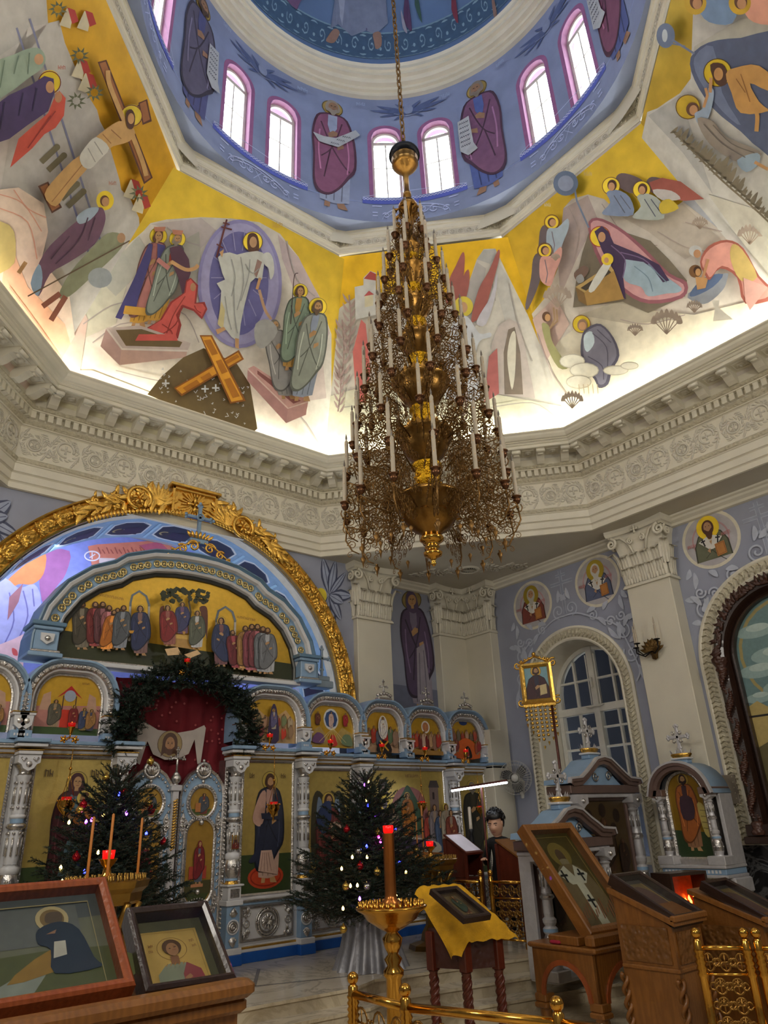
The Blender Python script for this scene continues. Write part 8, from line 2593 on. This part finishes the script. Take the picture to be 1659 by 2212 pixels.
m_.build('table_top',M['wood2'],yt)
# cloth: sloping top, corner hanging towards the viewer
cl=MB()
n_=30
U=(C_-B_);V_=(A_-B_)
grid=[]
yl=Vector(yt.location)
for i in range(n_+1):
 for j in range(n_+1):
  b=-.40+1.50*j/n_
  a=-(.28+.52*max(0,1-abs(b+.05)))+(1.42+.28+.52*max(0,1-abs(b+.05)))*i/n_
  ca,cb=min(max(a,-.05),1.05),min(max(b,-.06),1.04)
  P_=B_+U*ca+V_*cb
  z=1.08+.36*cb
  oa,ob=(a-ca)*U.length,(b-cb)*V_.length
  over=math.hypot(oa,ob)
  if over>0:
   dd=U.normalized()*oa+V_.normalized()*ob
   wv=.5+.5*math.sin((a-b)*9)
   P_=P_+dd*(.42+.16*wv)
   z-=over*(.90-.08*wv)
  grid.append((P_.x,P_.y,z+.008*math.sin(i*1.3)*math.cos(j*1.1)))
cl.add(grid,[(i*(n_+1)+j,i*(n_+1)+j+1,(i+1)*(n_+1)+j+1,(i+1)*(n_+1)+j)for i in range(n_)for j in range(n_)],0,True)
co=cl.build('yellow_cloth',mat('mustard_plush',(204,152,12),.8,0,.5,60,.22,6))
co.location=yl
tag(co,'mustard yellow plush cloth draped over the wooden icon table','cloth')
def boxed_icon(lab,loc,rot,w_,h_,d_,fm,fw,draw,cat='framed icon',glass=True,name='framed_icon'):
 """icon box: local x right, z up the slope, front at y = 0"""
 t_=thing(name,lab,cat,loc);t_.rotation_euler=rot
 m_=MB()
 m_.sweep([(0,0),(0,h_),(w_,h_),(w_,0)],[(0,d_),(0,.012),(-.012,0),(-fw*.6,0),(-fw,.012),(-fw,d_*.7)],0,closed=True)
 m_.box(.001,w_-.001,d_-.006,d_,.001,h_-.001)
 m_.build('box_frame',fm,t_)
 p=Paint(flocal(None,d_*.7,.0006))
 draw(p,fw,w_-fw,fw,h_-fw)
 p.build('icon_painting',[M['icon'],M['icongold']],t_)
 if glass:
  m_=MB();m_.box(fw*.9,w_-fw*.9,.014,.017,fw*.9,h_-fw*.9);m_.build('glass_pane',M['glass'],t_)
 return t_
def d_dim(p,x0,x1,z0,z1):
 p.poly((66,52,38),[(x0,z0),(x1,z0),(x1,z1),(x0,z1)]);m=(x1-x0)*.2
 p.poly((112,96,64),[(x0+m,z0+m),(x1-m,z0+m),(x1-m,z1-m),(x0+m,z1-m)]);p.line((150,120,70),[(x0+m*.7,z0+m*.7),(x1-m*.7,z0+m*.7),(x1-m*.7,z1-m*.7),(x0+m*.7,z1-m*.7)],.006,closed=True)
 p.saint((x0+x1)/2,z0+m,(z1-z0)-2.2*m,(60,80,66),(110,70,50),(160,130,60),w=1.2)
c=at(1004,1982,'z',.76)
boxed_icon('small dark brown boxed icon lying on the yellow cloth',c,(-1.10,0,.0),.40,.56,.07,M['wood3'],.05,d_dim)
# ------------------------------------------------------------------ tilted glazed icon on the arcaded table
def d_bishop(p,x0,x1,z0,z1):
 p.poly((96,84,34),[(x0,z0),(x1,z0),(x1,z1),(x0,z1)],gold=True)
 p.line((150,130,60),[(x0+.05,z0+.05),(x1-.05,z0+.05),(x1-.05,z1-.05),(x0+.05,z1-.05)],.012,closed=True)
 c=(x0+x1)/2;H=z1-z0
 p.disc((120,104,40),(c-.02,z0+H*.76),.17);p.disc((84,64,40),(c-.02,z0+H*.74),.07,.10);p.poly((130,120,90),[(c-.09,z0+H*.70),(c-.02,z0+H*.58),(c+.06,z0+H*.70)],True)
 p.poly((112,96,60),[(x0+.06,z0+.04),(x1-.06,z0+.04),(x1-.1,z0+H*.5),(c+.1,z0+H*.64),(c-.14,z0+H*.64),(x0+.1,z0+H*.5)],True)
 p.poly((190,190,168),[(c-.26,z0+H*.56),(c-.08,z0+H*.64),(c,z0+H*.52),(c+.08,z0+H*.64),(c+.24,z0+H*.54),(c+.12,z0+H*.44),(c-.12,z0+H*.44)])
 p.poly((190,190,168),[(c-.06,z0+.04),(c+.08,z0+.04),(c+.07,z0+H*.46),(c-.05,z0+H*.46)])
 for x,z in((c-.17,z0+H*.53),(c+.12,z0+H*.53),(c+.01,z0+H*.26)):
  p.line((24,24,22),[(x,z-.08),(x,z+.08)],.03);p.line((24,24,22),[(x-.06,z+.01),(x+.06,z+.01)],.028)
 for k in range(12):p.line((140,84,50),[(x0+.1+.05*k,z0+.1+.03*(k%3)),(x0+.14+.05*k,z0+.22+.04*(k%4))],.014)
boxed_icon('large glazed icon of a saint with black crosses, steeply tilted in an oak case',(2.74,.83,.50),(-.66,0,-.07),.88,1.40,.15,M['wood'],.085,d_bishop)
at_=thing('arcaded_table','honey oak table with round arches carrying the large tilted icon','table',(2.62,.74,FL),-.04)
TW,TD,TH=1.10,.92,.78
m_=MB();m_.bbox(-.04,TW,-.04,TD,TH,TH+.05,.015);m_.bbox(0,TW-.04,.2,TD-.3,TH+.05,TH+.14,.01);m_.bbox(.0,TW-.05,-.01,.12,TH+.05,TH+.16,.02);m_.build('table_top',M['wood'],at_)
m_=MB()
def arcade(T_,W_):
 m_.T=T_
 h=W_/2
 P=[(0,TH),(0,.30),(.10,.30)]+[(h+(h-.12)*math.cos(q),.34+.30*math.sin(q))for q in[PI-PI*j/12 for j in range(13)]]+[(W_-.10,.30),(W_,.30),(W_,TH)]
 m_.prism(P,0,.03,0,True)
 m_.sweep([(h+(h-.14)*math.cos(q),.33+.31*math.sin(q))for q in[PI-PI*j/14 for j in range(15)]],[(0,0),(0,-.02),(.05,-.02),(.05,0)],1)
arcade(Matrix.Identity(4),TW-.04);arcade(Matrix.Rotation(PI/2,4,'Z')@Matrix.Rotation(0,4,'Z')@Matrix.Scale(-1,4,(0,1,0)),TD-.04)
m_.T=None
m_.build('arcade_panel',[M['wood'],M['wood4']],at_)
for x,y in((.06,.06),(TW-.1,.06),(.06,TD-.1),(TW-.1,TD-.1),(TW/2,TD/2)):
 m_=MB();m_.bbox(x-.08,x+.08,y-.08,y+.08,.26,.34,.01);m_.bbox(x-.09,x+.09,y-.09,y+.09,.20,.26,.015);m_.lathe([(.07,.2),(.06,.1),(.08,.04),(.08,0)],12,(x,y,0));m_.build('leg',M['wood'],at_)
rc=MB();rc.bbox(-.12,.12,-.07,.07,0,.035,.012);o_=rc.build('folded_cloth',mat('crimson_cloth',(150,20,50),.8));c=at(1212,2033,'z',.40);o_.location=(c.x,c.y,.385);tag(o_,'small folded crimson cloth on the left end of the arcaded oak table','cloth')
# ------------------------------------------------------------------ oak lecterns with boxed icons
def analogion(lab,loc,rz,w_,d_,hf,hb,fm=None,cat='lectern'):
 t_=thing('carved_lectern',lab,cat,loc,rz)
 m_=MB()
 m_.add([(0,0,0),(w_,0,0),(w_,d_,0),(0,d_,0),(0,0,hf),(w_,0,hf),(w_,d_,hb),(0,d_,hb)],[(0,3,2,1),(4,5,6,7),(0,1,5,4),(1,2,6,5),(2,3,7,6),(3,0,4,7)])
 m_.build('body',fm or M['wood'],t_)
 m_=MB()
 a_=math.atan2(hb-hf,d_)
 m_.add([(-.05,-.06,hf),(w_+.05,-.06,hf),(w_+.05,d_+.03,hb+.03),(-.05,d_+.03,hb+.03),(-.05,-.06,hf+.045),(w_+.05,-.06,hf+.045),(w_+.05,d_+.03,hb+.075),(-.05,d_+.03,hb+.075)],[(0,3,2,1),(4,5,6,7),(0,1,5,4),(1,2,6,5),(2,3,7,6),(3,0,4,7)])
 m_.bbox(-.05,w_+.05,-.08,-.02,hf+.03,hf+.09,.012)
 m_.build('sloping_top',fm or M['wood'],t_)
 m_=MB()
 m_.bbox(-.02,w_+.02,-.02,d_,hf-.40,hf-.36,.01);m_.box(.05,w_-.05,-.012,0,hf-.33,hf-.06,1);m_.box(-.012,0,.05,d_-.05,hf-.33,hf-.02,1)
 for x,y in((0,0),(w_,0),(0,d_)):
  for s_ in(0,1):m_.tube([(x+.028*math.cos(j*.6+s_*PI),y+.028*math.sin(j*.6+s_*PI),.08+j*.022)for j in range(int((hf-.5)/.022))],.022,5)
 m_.build('carving',[M['wood'],mat('carved_oak_relief',(112,72,30),.45,0,1.0,22,.2,10,bkind='voronoi')if not bpy.data.materials.get('carved_oak_relief')else bpy.data.materials['carved_oak_relief']],t_)
 return t_
def d_edge(p,x0,x1,z0,z1):
 p.poly((70,66,60),[(x0,z0),(x1,z0),(x1,z1),(x0,z1)]);m=.06
 p.poly((140,122,76),[(x0+m,z0+m),(x1-m,z0+m),(x1-m,z1-m),(x0+m,z1-m)],gold=True);p.poly((92,66,60),[(x0+m*1.6,z0+m),(x1-m*1.6,z0+m),(x1-m*1.8,z1-m*2.8),(x0+m*1.8,z1-m*2.6)],True);p.line((190,160,84),[(x1-m,z0+m),(x1-m,z1-m)],.012)
analogion('carved oak lectern under the black boxed icon, right of the tilted icon',(2.62,-.22,FL),.0,.52,.62,1.10,1.34)
boxed_icon('dark walnut boxed icon resting on the nearer carved oak lectern',(2.62,-.30,.73),(-1.08,0,0),.54,.78,.12,M['wood3'],.05,d_edge)
analogion('low carved oak lectern at the right edge behind the brass gate',(3.62,-.62,FL),.0,.5,.7,1.02,1.26)
boxed_icon('dark boxed icon with gold border on the rightmost lectern',(3.62,-.70,.66),(-1.12,0,0),.52,.72,.10,M['wood3'],.045,d_edge)
# dark glass case; orange candle reflections put in as glowing panel and drops
ls=thing('glass_case','dark framed glass case glowing orange with votive flames','lantern',(4.0,.55,0),-.2)
m_=MB();m_.sweep([(0,.42),(0,1.0),(.62,1.0),(.62,.42)],[(0,.3),(0,0),(-.035,0),(-.035,.3)],0,closed=True);m_.box(0,.62,.28,.3,.42,1.0);m_.box(.0,.62,0,.3,-.45,.42);m_.build('case_frame',M['wood3'],ls)
m_=MB();m_.box(.035,.585,.22,.27,.45,.97);m_.build('reflection_panel',mat('reflected_glow',(120,34,6),.25,emis=.45,var=.8,vscale=9),ls)
m_=MB()
for k in range(9):m_.lathe([(.001,0),(.012,.01),(.014,.03),(.001,.06)],8,(.22+.034*k,.14+.05*(k%2),.62+.012*abs(k-4)+(.02 if k%3 else 0)))
m_.build('flame',mat('reflected_flame',(255,130,40),.5,emis=16),ls)  # flame shapes stand in for candle reflections in the glass
# ------------------------------------------------------------------ nearest icons, lower left
def d_monk2(p,x0,x1,z0,z1):
 p.poly((112,116,96),[(x0,z0),(x1,z0),(x1,z1),(x0,z1)])
 W_=x1-x0;H=z1-z0
 p.poly((84,92,92),[(x0,z1-H*.3),(x1,z1-H*.25),(x1,z1),(x0,z1)]);p.poly((104,110,106),[(x0+W_*.35,z1-H*.5),(x1-W_*.12,z1-H*.5),(x1-W_*.12,z1-.06),(x0+W_*.35,z1-.06)])
 p.poly((88,96,60),[(x0,z0),(x1,z0),(x1,z0+H*.42),(x0,z0+H*.36)],True);p.poly((140,150,140),[(x0+W_*.3,z0),(x0+W_*.62,z0+H*.3),(x0+W_*.7,z0+H*.3),(x0+W_*.55,z0)],True);p.poly((150,120,56),[(x0+W_*.5,z0+.1),(x0+W_*.72,z0+.25),(x0+W_*.8,z0+.16)],True)
 x=x0+W_*.76
 p.disc((190,176,130),(x-.01,z0+H*.76),.075);p.disc((130,110,70),(x-.01,z0+H*.76),.055);p.poly((96,84,66),[(x-.04,z0+H*.72),(x+.03,z0+H*.72),(x+.03,z0+H*.82),(x-.03,z0+H*.82)],True)
 p.poly((44,58,72),[(x-.08,z0+H*.66),(x+.02,z0+H*.72),(x+.10,z0+H*.62),(x+.14,z0+H*.32),(x+.16,z0+H*.22),(x-.04,z0+H*.22),(x-.04,z0+H*.45),(x-.09,z0+H*.52)],True);p.poly((190,190,176),[(x-.035,z0+H*.36),(x+.025,z0+H*.38),(x+.03,z0+H*.52),(x-.02,z0+H*.52)])
 p.poly((150,116,90),[(x-.05,z0+H*.6),(x-.01,z0+H*.6),(x,z0+H*.64)]);
 p.line((160,150,104),[(x0+.03,z0+.03),(x1-.05,z0+.03),(x1-.05,z1-.05),(x0+.03,z1-.05)],.007,closed=True)
def d_youth(p,x0,x1,z0,z1):
 p.poly((84,84,60),[(x0,z0),(x1,z0),(x1,z1),(x0,z1)])
 a,b,c_,d=x0+.012,x1-.04,z0,z1-.07
 p.poly((214,180,96),[(a,c_),(b,c_),(b,d),(a,d)],gold=True);p.line((150,120,50),[(a+.012,c_+.008),(b-.012,c_+.008),(b-.012,d-.012),(a+.012,d-.012)],.0025,closed=True)
 m=(a+b)/2;H=d-c_
 p.ring((110,80,40),(m,c_+H*.68),.072,.002)
 p.poly((130,138,116),[(m-.10,c_),(m-.095,c_+H*.28),(m-.05,c_+H*.42),(m,c_+H*.46),(m+.05,c_+H*.42),(m+.06,c_)],False)
 p.poly((140,62,66),[(m+.02,c_+.01),(m+.02,c_+H*.25),(m+.05,c_+H*.43),(m+.11,c_+H*.30),(m+.125,c_)],False)
 p.poly((130,90,60),[(m-.02,c_+H*.42),(m+.02,c_+H*.42),(m+.02,c_+H*.55),(m-.02,c_+H*.55)]);p.disc((84,60,40),(m,c_+H*.70),.047,.05);p.disc((156,116,78),(m,c_+H*.66),.030,.042)
 for s_ in(-1,1):p.disc((50,32,22),(m+s_*.012,c_+H*.675),.005,.003);p.marks((120,70,40),(m+s_*.10-.01,c_+H*.72),.018,2);p.marks((120,70,40),(m+s_*.105-.01,c_+H*.62),.016,2)
 p.line((110,70,50),[(m,c_+H*.67),(m+.003,c_+H*.63)],.003);p.line((130,56,46),[(m-.009,c_+H*.60),(m+.009,c_+H*.60)],.0025)
 for k in range(5):p.line((170,120,50),[(m-.06+.02*k,c_+H*.34),(m-.05+.02*k,c_+H*.38)],.004)
 p.poly((156,116,78),[(m+.02,c_+.03),(m+.05,c_+.05),(m+.04,c_+.07),(m+.01,c_+.05)])
boxed_icon('large orange wooden boxed icon of a kneeling monk, lower left corner',(-4.05,-1.14,1.06),(-.86,0,.03),1.0,.64,.10,M['wood4'],.045,d_monk2)
boxed_icon('small dark walnut boxed icon of a haloed youth on gold ground',(-3.03,-1.17,1.04),(-.98,0,-.10),.42,.53,.11,M['wood3'],.038,d_youth)
ds=thing('icon_desk','honey wooden desk carrying the two nearest boxed icons','desk',(-4.2,-1.3,FL))
m_=MB();m_.add([(0,.02,0),(1.56,.02,0),(1.56,.9,0),(0,.9,0),(0,.02,1.42),(1.56,.02,1.42),(1.56,.9,1.50),(0,.9,1.50)],[(0,3,2,1),(4,5,6,7),(0,1,5,4),(1,2,6,5),(2,3,7,6),(3,0,4,7)]);m_.build('body',M['wood'],ds)
m_=MB();m_.bbox(-.05,1.61,-.06,.06,1.42,1.49,.02);m_.bbox(-.02,1.59,-.02,.05,1.36,1.42,.015);m_.build('ledge',M['wood'],ds)
# ------------------------------------------------------------------ brass railings
def railpost(m_,x,y,zb,zt,s_=1.0):
 H=zt-zb
 P=[(.05,0),(.05,.06),(.035,.08),(.035,.3),(.045,.32),(.035,.34)]+[(.045 if k%2 else .034,.66+k*.022)for k in range(10)]+[(.036,.88),(.036,.93),(.02,.95)]
 m_.lathe([(a*s_,zb+b*H)for a,b in P],14,(x,y,0));m_.ball((x,y,zt-.01),.042*s_,12)
def lattice(m_,p,q,z0,z1,cells):
 """pierced scrollwork panel between p and q"""
 p=Vector((*p,0));q=Vector((*q,0));d=(q-p);L=d.length;d.normalize()
 nm=(-d.y,d.x,0)
 def tb(P,r_):m_.tube([(p.x+d.x*a,p.y+d.y*a,b)for a,b in P],r_,5,0,nrm=nm,flat=.5)
 w_=L/cells;h=z1-z0
 rows_=max(1,int(round(h/w_)))
 for i in range(cells):
  for j in range(rows_):
   cx,cz=(i+.5)*w_,z0+(j+.5)*h/rows_
   tb([(cx+w_*.34*math.cos(t_),cz+h/rows_*.42*math.sin(t_))for t_ in[2*PI*k/14 for k in range(15)]],.010)
   tb([(cx,cz-h/rows_*.42),(cx,cz+h/rows_*.42)],.008);tb([(cx-w_*.32,cz),(cx+w_*.32,cz)],.008)
   for s_ in(-1,1):tb([(cx+s_*w_*.42+.03*math.cos(t_),cz+.03*math.sin(t_))for t_ in[2*PI*k/8 for k in range(9)]],.010)
   if rows_>1:
    for s_ in(-1,1):tb(spiral(cx+s_*w_*.16,cz+.02,w_*.14,1.2,PI/2,s_,10),.007)
RP=[at(735,2117,'z',.50),at(875,2142,'z',.50),at(1203,2172,'z',.50),at(1560,2215,'z',.50)]
RP=[Vector((v.x,v.y,0))for v in RP]
rp0=at(762,2116,'z',.5)
RP[0]=Vector((rp0.x,rp0.y,0))
rl=thing('brass_railing','low brass railing with ball finials crossing the bottom of the view','railing',(RP[1].x,RP[1].y,FL))
for v in RP[:3]:
 m_=W(rl);railpost(m_,v.x,v.y,FL,.52,1.15);m_.build('post',M['brass'],rl)
m_=W(rl)
for a,b in zip(RP[:-1],RP[1:]):m_.tube([(a.x,a.y,.40),(b.x,b.y,.40)],.032,12)
m_.build('handrail',M['brass'],rl)
m_=W(rl)
for(a,b),n_ in zip(zip(RP[:-1],RP[1:]),(3,6,5)):
 lattice(m_,a[:2],b[:2],.10,.34,n_);m_.tube([(a.x,a.y,.08),(b.x,b.y,.08)],.015,6)
m_.build('pierced_band',M['bronze'],rl)
def gate(lab,pts,zb,zt,band,cells,s_=1.0,nm='brass_gate'):
 t_=thing(nm,lab,'gate',(pts[0][0],pts[0][1],zb))
 for v in pts:
  m_=W(t_);railpost(m_,v[0],v[1],zb,zt,s_);m_.build('post',M['brass'],t_)
 for a,b in zip(pts[::2],pts[1::2]):
  m_=W(t_);m_.tube([(a[0],a[1],zt-.13),(b[0],b[1],zt-.13)],.022,8);m_.tube([(a[0],a[1],zb+.1),(b[0],b[1],zb+.1)],.015,6);m_.tube([(a[0],a[1],zt-.34),(b[0],b[1],zt-.34)],.012,6);m_.build('rail',M['brass'],t_)
  m_=W(t_);lattice(m_,a,b,zt-.33,zt-.16,cells+1);lattice(m_,(a[0]*.86+b[0]*.14,a[1]*.86+b[1]*.14),(b[0]*.86+a[0]*.14,b[1]*.86+a[1]*.14),zb+.12,zt-.36,cells);m_.build('scroll_panel',M['bronze'],t_)
 return t_
G=[at(u,2018,'z',.60)for u in(1503,1606,1632,1720)]
gate('brass gate of pierced scroll panels with ball topped posts, lower right',[(v.x,v.y)for v in G],FL,.62,.2,2,1.1)
gate('brass choir screen with scrollwork and paired ball finials before the music stands',[(3.95,4.6),(4.05,3.72),(4.12,3.58),(4.22,3.05)],0,.96,.2,3,1.0,'choir_screen')
# ------------------------------------------------------------------ choir: lecterns, lamp, reader
def stand(lab,c,rz,sheet,col,nm='music_stand'):
 t_=thing(nm,lab,'music stand',(c[0],c[1],0),rz);t_.scale=(1,1,1 if sheet else .93)
 m_=MB()
 m_.add([(-.27,-.22,1.17),(.27,-.22,1.17),(.27,.2,1.46),(-.27,.2,1.46),(-.27,-.22,1.20),(.27,-.22,1.20),(.27,.2,1.49),(-.27,.2,1.49)],[(0,3,2,1),(4,5,6,7),(0,1,5,4),(1,2,6,5),(2,3,7,6),(3,0,4,7)])
 m_.build('sloping_board',col,t_)
 m_=MB()
 for x in(-.24,.24):
  for y in(-.18,.2):m_.bbox(x-.025,x+.025,y-.025,y+.025,0,1.2 if y<0 else 1.42,.005)
  m_.add([(x,-.18,.85),(x,.2,.85),(x,.2,1.43),(x,-.18,1.18)],[(0,1,2,3)])
 m_.bbox(-.24,.24,.19,.21,.3,1.42,.004);m_.bbox(-.24,.24,-.2,.2,.80,.84,.004)
 m_.build('stand_body',M['wood2'],t_)
 if sheet:
  m_=MB();m_.add([(-.24,-.19,1.225),(.24,-.19,1.225),(.24,.17,1.474),(-.24,.17,1.474)],[(0,1,2,3)]);m_.build('open_sheet',mat('lit_white_paper',(226,220,232),.6),t_)
 return t_
stand('dark wooden music stand with a white sheet, left of the reader',(4.62,4.62),.25,True,M['wood2'])
stand('wooden music stand with orange brown sloping board in front of the reader',(4.98,3.80),.2,False,M['wood'])
lm=thing('stand_lamp','bright white tube lamp on a slim red brown pole above the music stands','lamp',(4.78,4.3,0))
L0,L1=at(976,1708,'x',4.8)-Vector((4.78,4.3,0)),at(1095,1690,'x',4.8)-Vector((4.78,4.3,0))
m_=MB();m_.tube([L0,L1],.018,8);m_.build('light_tube',mat('white_light_tube',(236,244,255),.4,emis=22),lm)
m_=MB();m_.tube([L0+Vector((0,0,.025)),L1+Vector((0,0,.025))],.02,6);mid=L0.lerp(L1,.55);m_.tube([(mid.x,mid.y,mid.z),(mid.x,mid.y,0)],.018,6);m_.lathe([(.18,0),(.17,.02),(.03,.04)],16,(mid.x,mid.y,0));m_.build('pole',mat('red_brown_metal',(84,34,26),.4,.4),lm)
cc=thing('altar_candle','white candle in a black holder beside the lamp pole','candle',at(1018,1800,'x',5.2))
m_=MB();m_.lathe([(.03,.06),(.028,.42),(.002,.43)],12);m_.build('wax_candle',M['ivory'],cc)
m_=MB();m_.lathe([(.05,-.3),(.03,-.25),(.05,-.1),(.03,0),(.06,.06),(.03,.07)],12);m_.tube([(0,0,-.3),(0,0,-at(1018,1800,'x',5.2).z)],.02,6);m_.build('holder',M['black'],cc)
# the reader
hp=at(1071,1779,'x',5.02)
pe=thing('person','dark haired person in a black top reading at the music stand, head bowed','person',(hp.x+.06,hp.y+.02,0),1.95)
SKN=mat('skin',(206,160,132),.5)
def skin_body(name,verts,edges,rad,m,parent,sub=2):
 me=bpy.data.meshes.new(name);me.from_pydata(verts,edges,[])
 o=bpy.data.objects.new(name,me);COL.objects.link(o);o.parent=parent
 md=o.modifiers.new('s','SKIN');md.use_smooth_shade=True
 sv=me.skin_vertices[0].data if me.skin_vertices else None
 if sv is None:
  bpy.context.view_layer.objects.active=o
  bpy.ops.mesh.customdata_skin_add();sv=me.skin_vertices[0].data
 for i,r_ in enumerate(rad):sv[i].radius=r_
 sv[0].use_root=True
 ss=o.modifiers.new('u','SUBSURF');ss.levels=sub;ss.render_levels=sub
 me.materials.append(m)
 return o
# local: +y is where the reader faces
zt=hp.z
V_=[(0,0,.92),(0,0,1.08),(0,.02,1.25),(0,.03,zt-.28),(0,.05,zt-.19),(.10,0,.86),(.11,.03,.5),(.11,0,.08),(.11,.12,.04),(-.10,0,.86),(-.11,.03,.5),(-.11,0,.08),(-.11,.12,.04),(.18,.02,zt-.27),(.23,.06,zt-.60),(.16,.30,zt-.52),(-.18,.02,zt-.27),(-.23,.06,zt-.60),(-.16,.30,zt-.52)]
E_=[(0,1),(1,2),(2,3),(3,4),(0,5),(5,6),(6,7),(7,8),(0,9),(9,10),(10,11),(11,12),(3,13),(13,14),(14,15),(3,16),(16,17),(17,18)]
Rr=[(.15,.11),(.13,.10),(.15,.11),(.14,.10),(.06,.06),(.10,.10),(.07,.07),(.05,.05),(.04,.03),(.10,.10),(.07,.07),(.05,.05),(.04,.03),(.07,.07),(.05,.05),(.038,.038),(.07,.07),(.05,.05),(.038,.038)]
skin_body('clothed_body',V_,E_,Rr,mat('black_cloth',(14,14,16),.8),pe)
m_=MB(Matrix.Translation((0,.08,zt))@Matrix.Rotation(-.30,4,'X')@Matrix.Scale(1.2,4))
rows=[]
nn=20
for j in range(15):
 f=j/14;z=-.155+.30*f
 wx=.098*math.sin(PI*min(1,max(0.04,f*.86+.10)))**.65;wy=.115*math.sin(PI*min(1,max(.04,f*.84+.10)))**.6
 rows.append([(wx*math.sin(2*PI*k/nn)*(1-.12*max(0,math.cos(2*PI*k/nn))*(1-f)),wy*math.cos(2*PI*k/nn)+.02*(1-f),z)for k in range(nn)])
for k,row in((0,rows),):
 for j,r_ in enumerate(row):
  f=j/14
  for i in range(nn):
   a=2*PI*i/nn
   fx=math.cos(a)
   if fx>.93 and .35<f<.55:r_[i]=(r_[i][0],r_[i][1]+.022*(1-abs(f-.42)*6),r_[i][2])
   if .75<fx<.95 and .52<f<.62:r_[i]=(r_[i][0],r_[i][1]-.010,r_[i][2])
m_.add([q for r_ in rows for q in r_],[(j*nn+i,j*nn+(i+1)%nn,(j+1)*nn+(i+1)%nn,(j+1)*nn+i)for j in range(14)for i in range(nn)]+[tuple(range(nn))],0,True)
for s_ in(-1,1):m_.ball((s_*.098,-.005,.0),.03,8,sx=.45,sz=1.3)
m_.tube([(0,-.01,-.2),(0,0,-.08)],[.055,.05],12)
m_.build('head',SKN,pe)
m_=MB(Matrix.Translation((0,.08,zt))@Matrix.Rotation(-.30,4,'X')@Matrix.Scale(1.2,4))
for s_ in(-1,1):
 m_.tube([(s_*.018,.118,.035),(s_*.04,.113,.042),(s_*.062,.098,.035)],.005,5);m_.ball((s_*.038,.106,.012),.009,6,sz=.5,sx=1.6)
m_.tube([(-.022,.117,-.075),(0,.122,-.073),(.022,.117,-.075)],.005,5,1)
m_.build('face_feature',[M['black'],mat('lips',(160,84,74),.5)],pe)
random.seed(3)
m_=MB(Matrix.Translation((0,.08,zt))@Matrix.Rotation(-.30,4,'X')@Matrix.Scale(1.2,4))
m_.lathe([(.001,.185),(.07,.172),(.108,.13),(.112,.09)],20,(0,-.005,0),sy=1.05)
m_.lathe([(.112,.10),(.122,.06),(.12,.0),(.105,-.05)],16,(0,-.02,0),a0=PI*.92,a1=PI*2.08,sy=1.0)
m_.v=[v for v in m_.v]
for k in range(220):
 a=random.uniform(0,2*PI);e=random.uniform(-.1,1.4)
 if math.sin(a)>.35 and e<.85:continue
 b=Vector((.118*math.cos(e)*math.cos(a),-.02+.125*math.cos(e)*math.sin(a),.05+.13*math.sin(e)))
 d=Vector((math.cos(a)*.5,math.sin(a)*.6,random.uniform(-.5,.5)))
 m_.tube([b,b+d*.03+Vector((0,0,.012)),b+d*.05+Vector((0,0,-.02))],[.014,.011,.003],4)
m_.build('hair',mat('black_hair',(14,12,12),.4),pe)
for s_ in(-1,1):
 w0=Vector((s_*.16,.30,zt-.52))
 VV=[tuple(w0),tuple(w0+Vector((-s_*.02,.06,.01)))];EE=[(0,1)];RR=[(.028,.022),(.036,.018)]
 for k in range(4):
  b=w0+Vector((-s_*.02+(k-1.5)*.019,.09,.01));L_=(.034,.04,.037,.028)[k]
  n0=len(VV)
  VV+=[tuple(b),tuple(b+Vector((0,L_,-.004))),tuple(b+Vector((0,L_*1.7,-.022)))];EE+=[(1,n0),(n0,n0+1),(n0+1,n0+2)];RR+=[(.011,.010),(.009,.009),(.007,.007)]
 n0=len(VV)
 VV+=[tuple(w0+Vector((-s_*.055,.05,0))),tuple(w0+Vector((-s_*.07,.08,-.01)))];EE+=[(0,n0),(n0,n0+1)];RR+=[(.012,.011),(.009,.009)]
 skin_body('hand',VV,EE,RR,SKN,pe,2)
# repeats carry a shared group
GROUPS={'arched_icon':'arched icons of the upper tier','panel_icon':'tall icons of the local tier','royal_door':'leaves of the royal doors','icon_shrine':'blue and silver shrines on the south side','fir_tree':'decorated fir trees on the soleas','candle_stand':'brass candle stands','carved_lectern':'carved oak lecterns','framed_icon':'boxed icons on stands','music_stand':'music stands of the choir','hanging_lamp':'brass lamps hanging before the icons'}
for o in list(COL.objects):
 b_=o.name.split('.')[0]
 if o.parent is None and b_ in GROUPS:o['group']=GROUPS[b_]
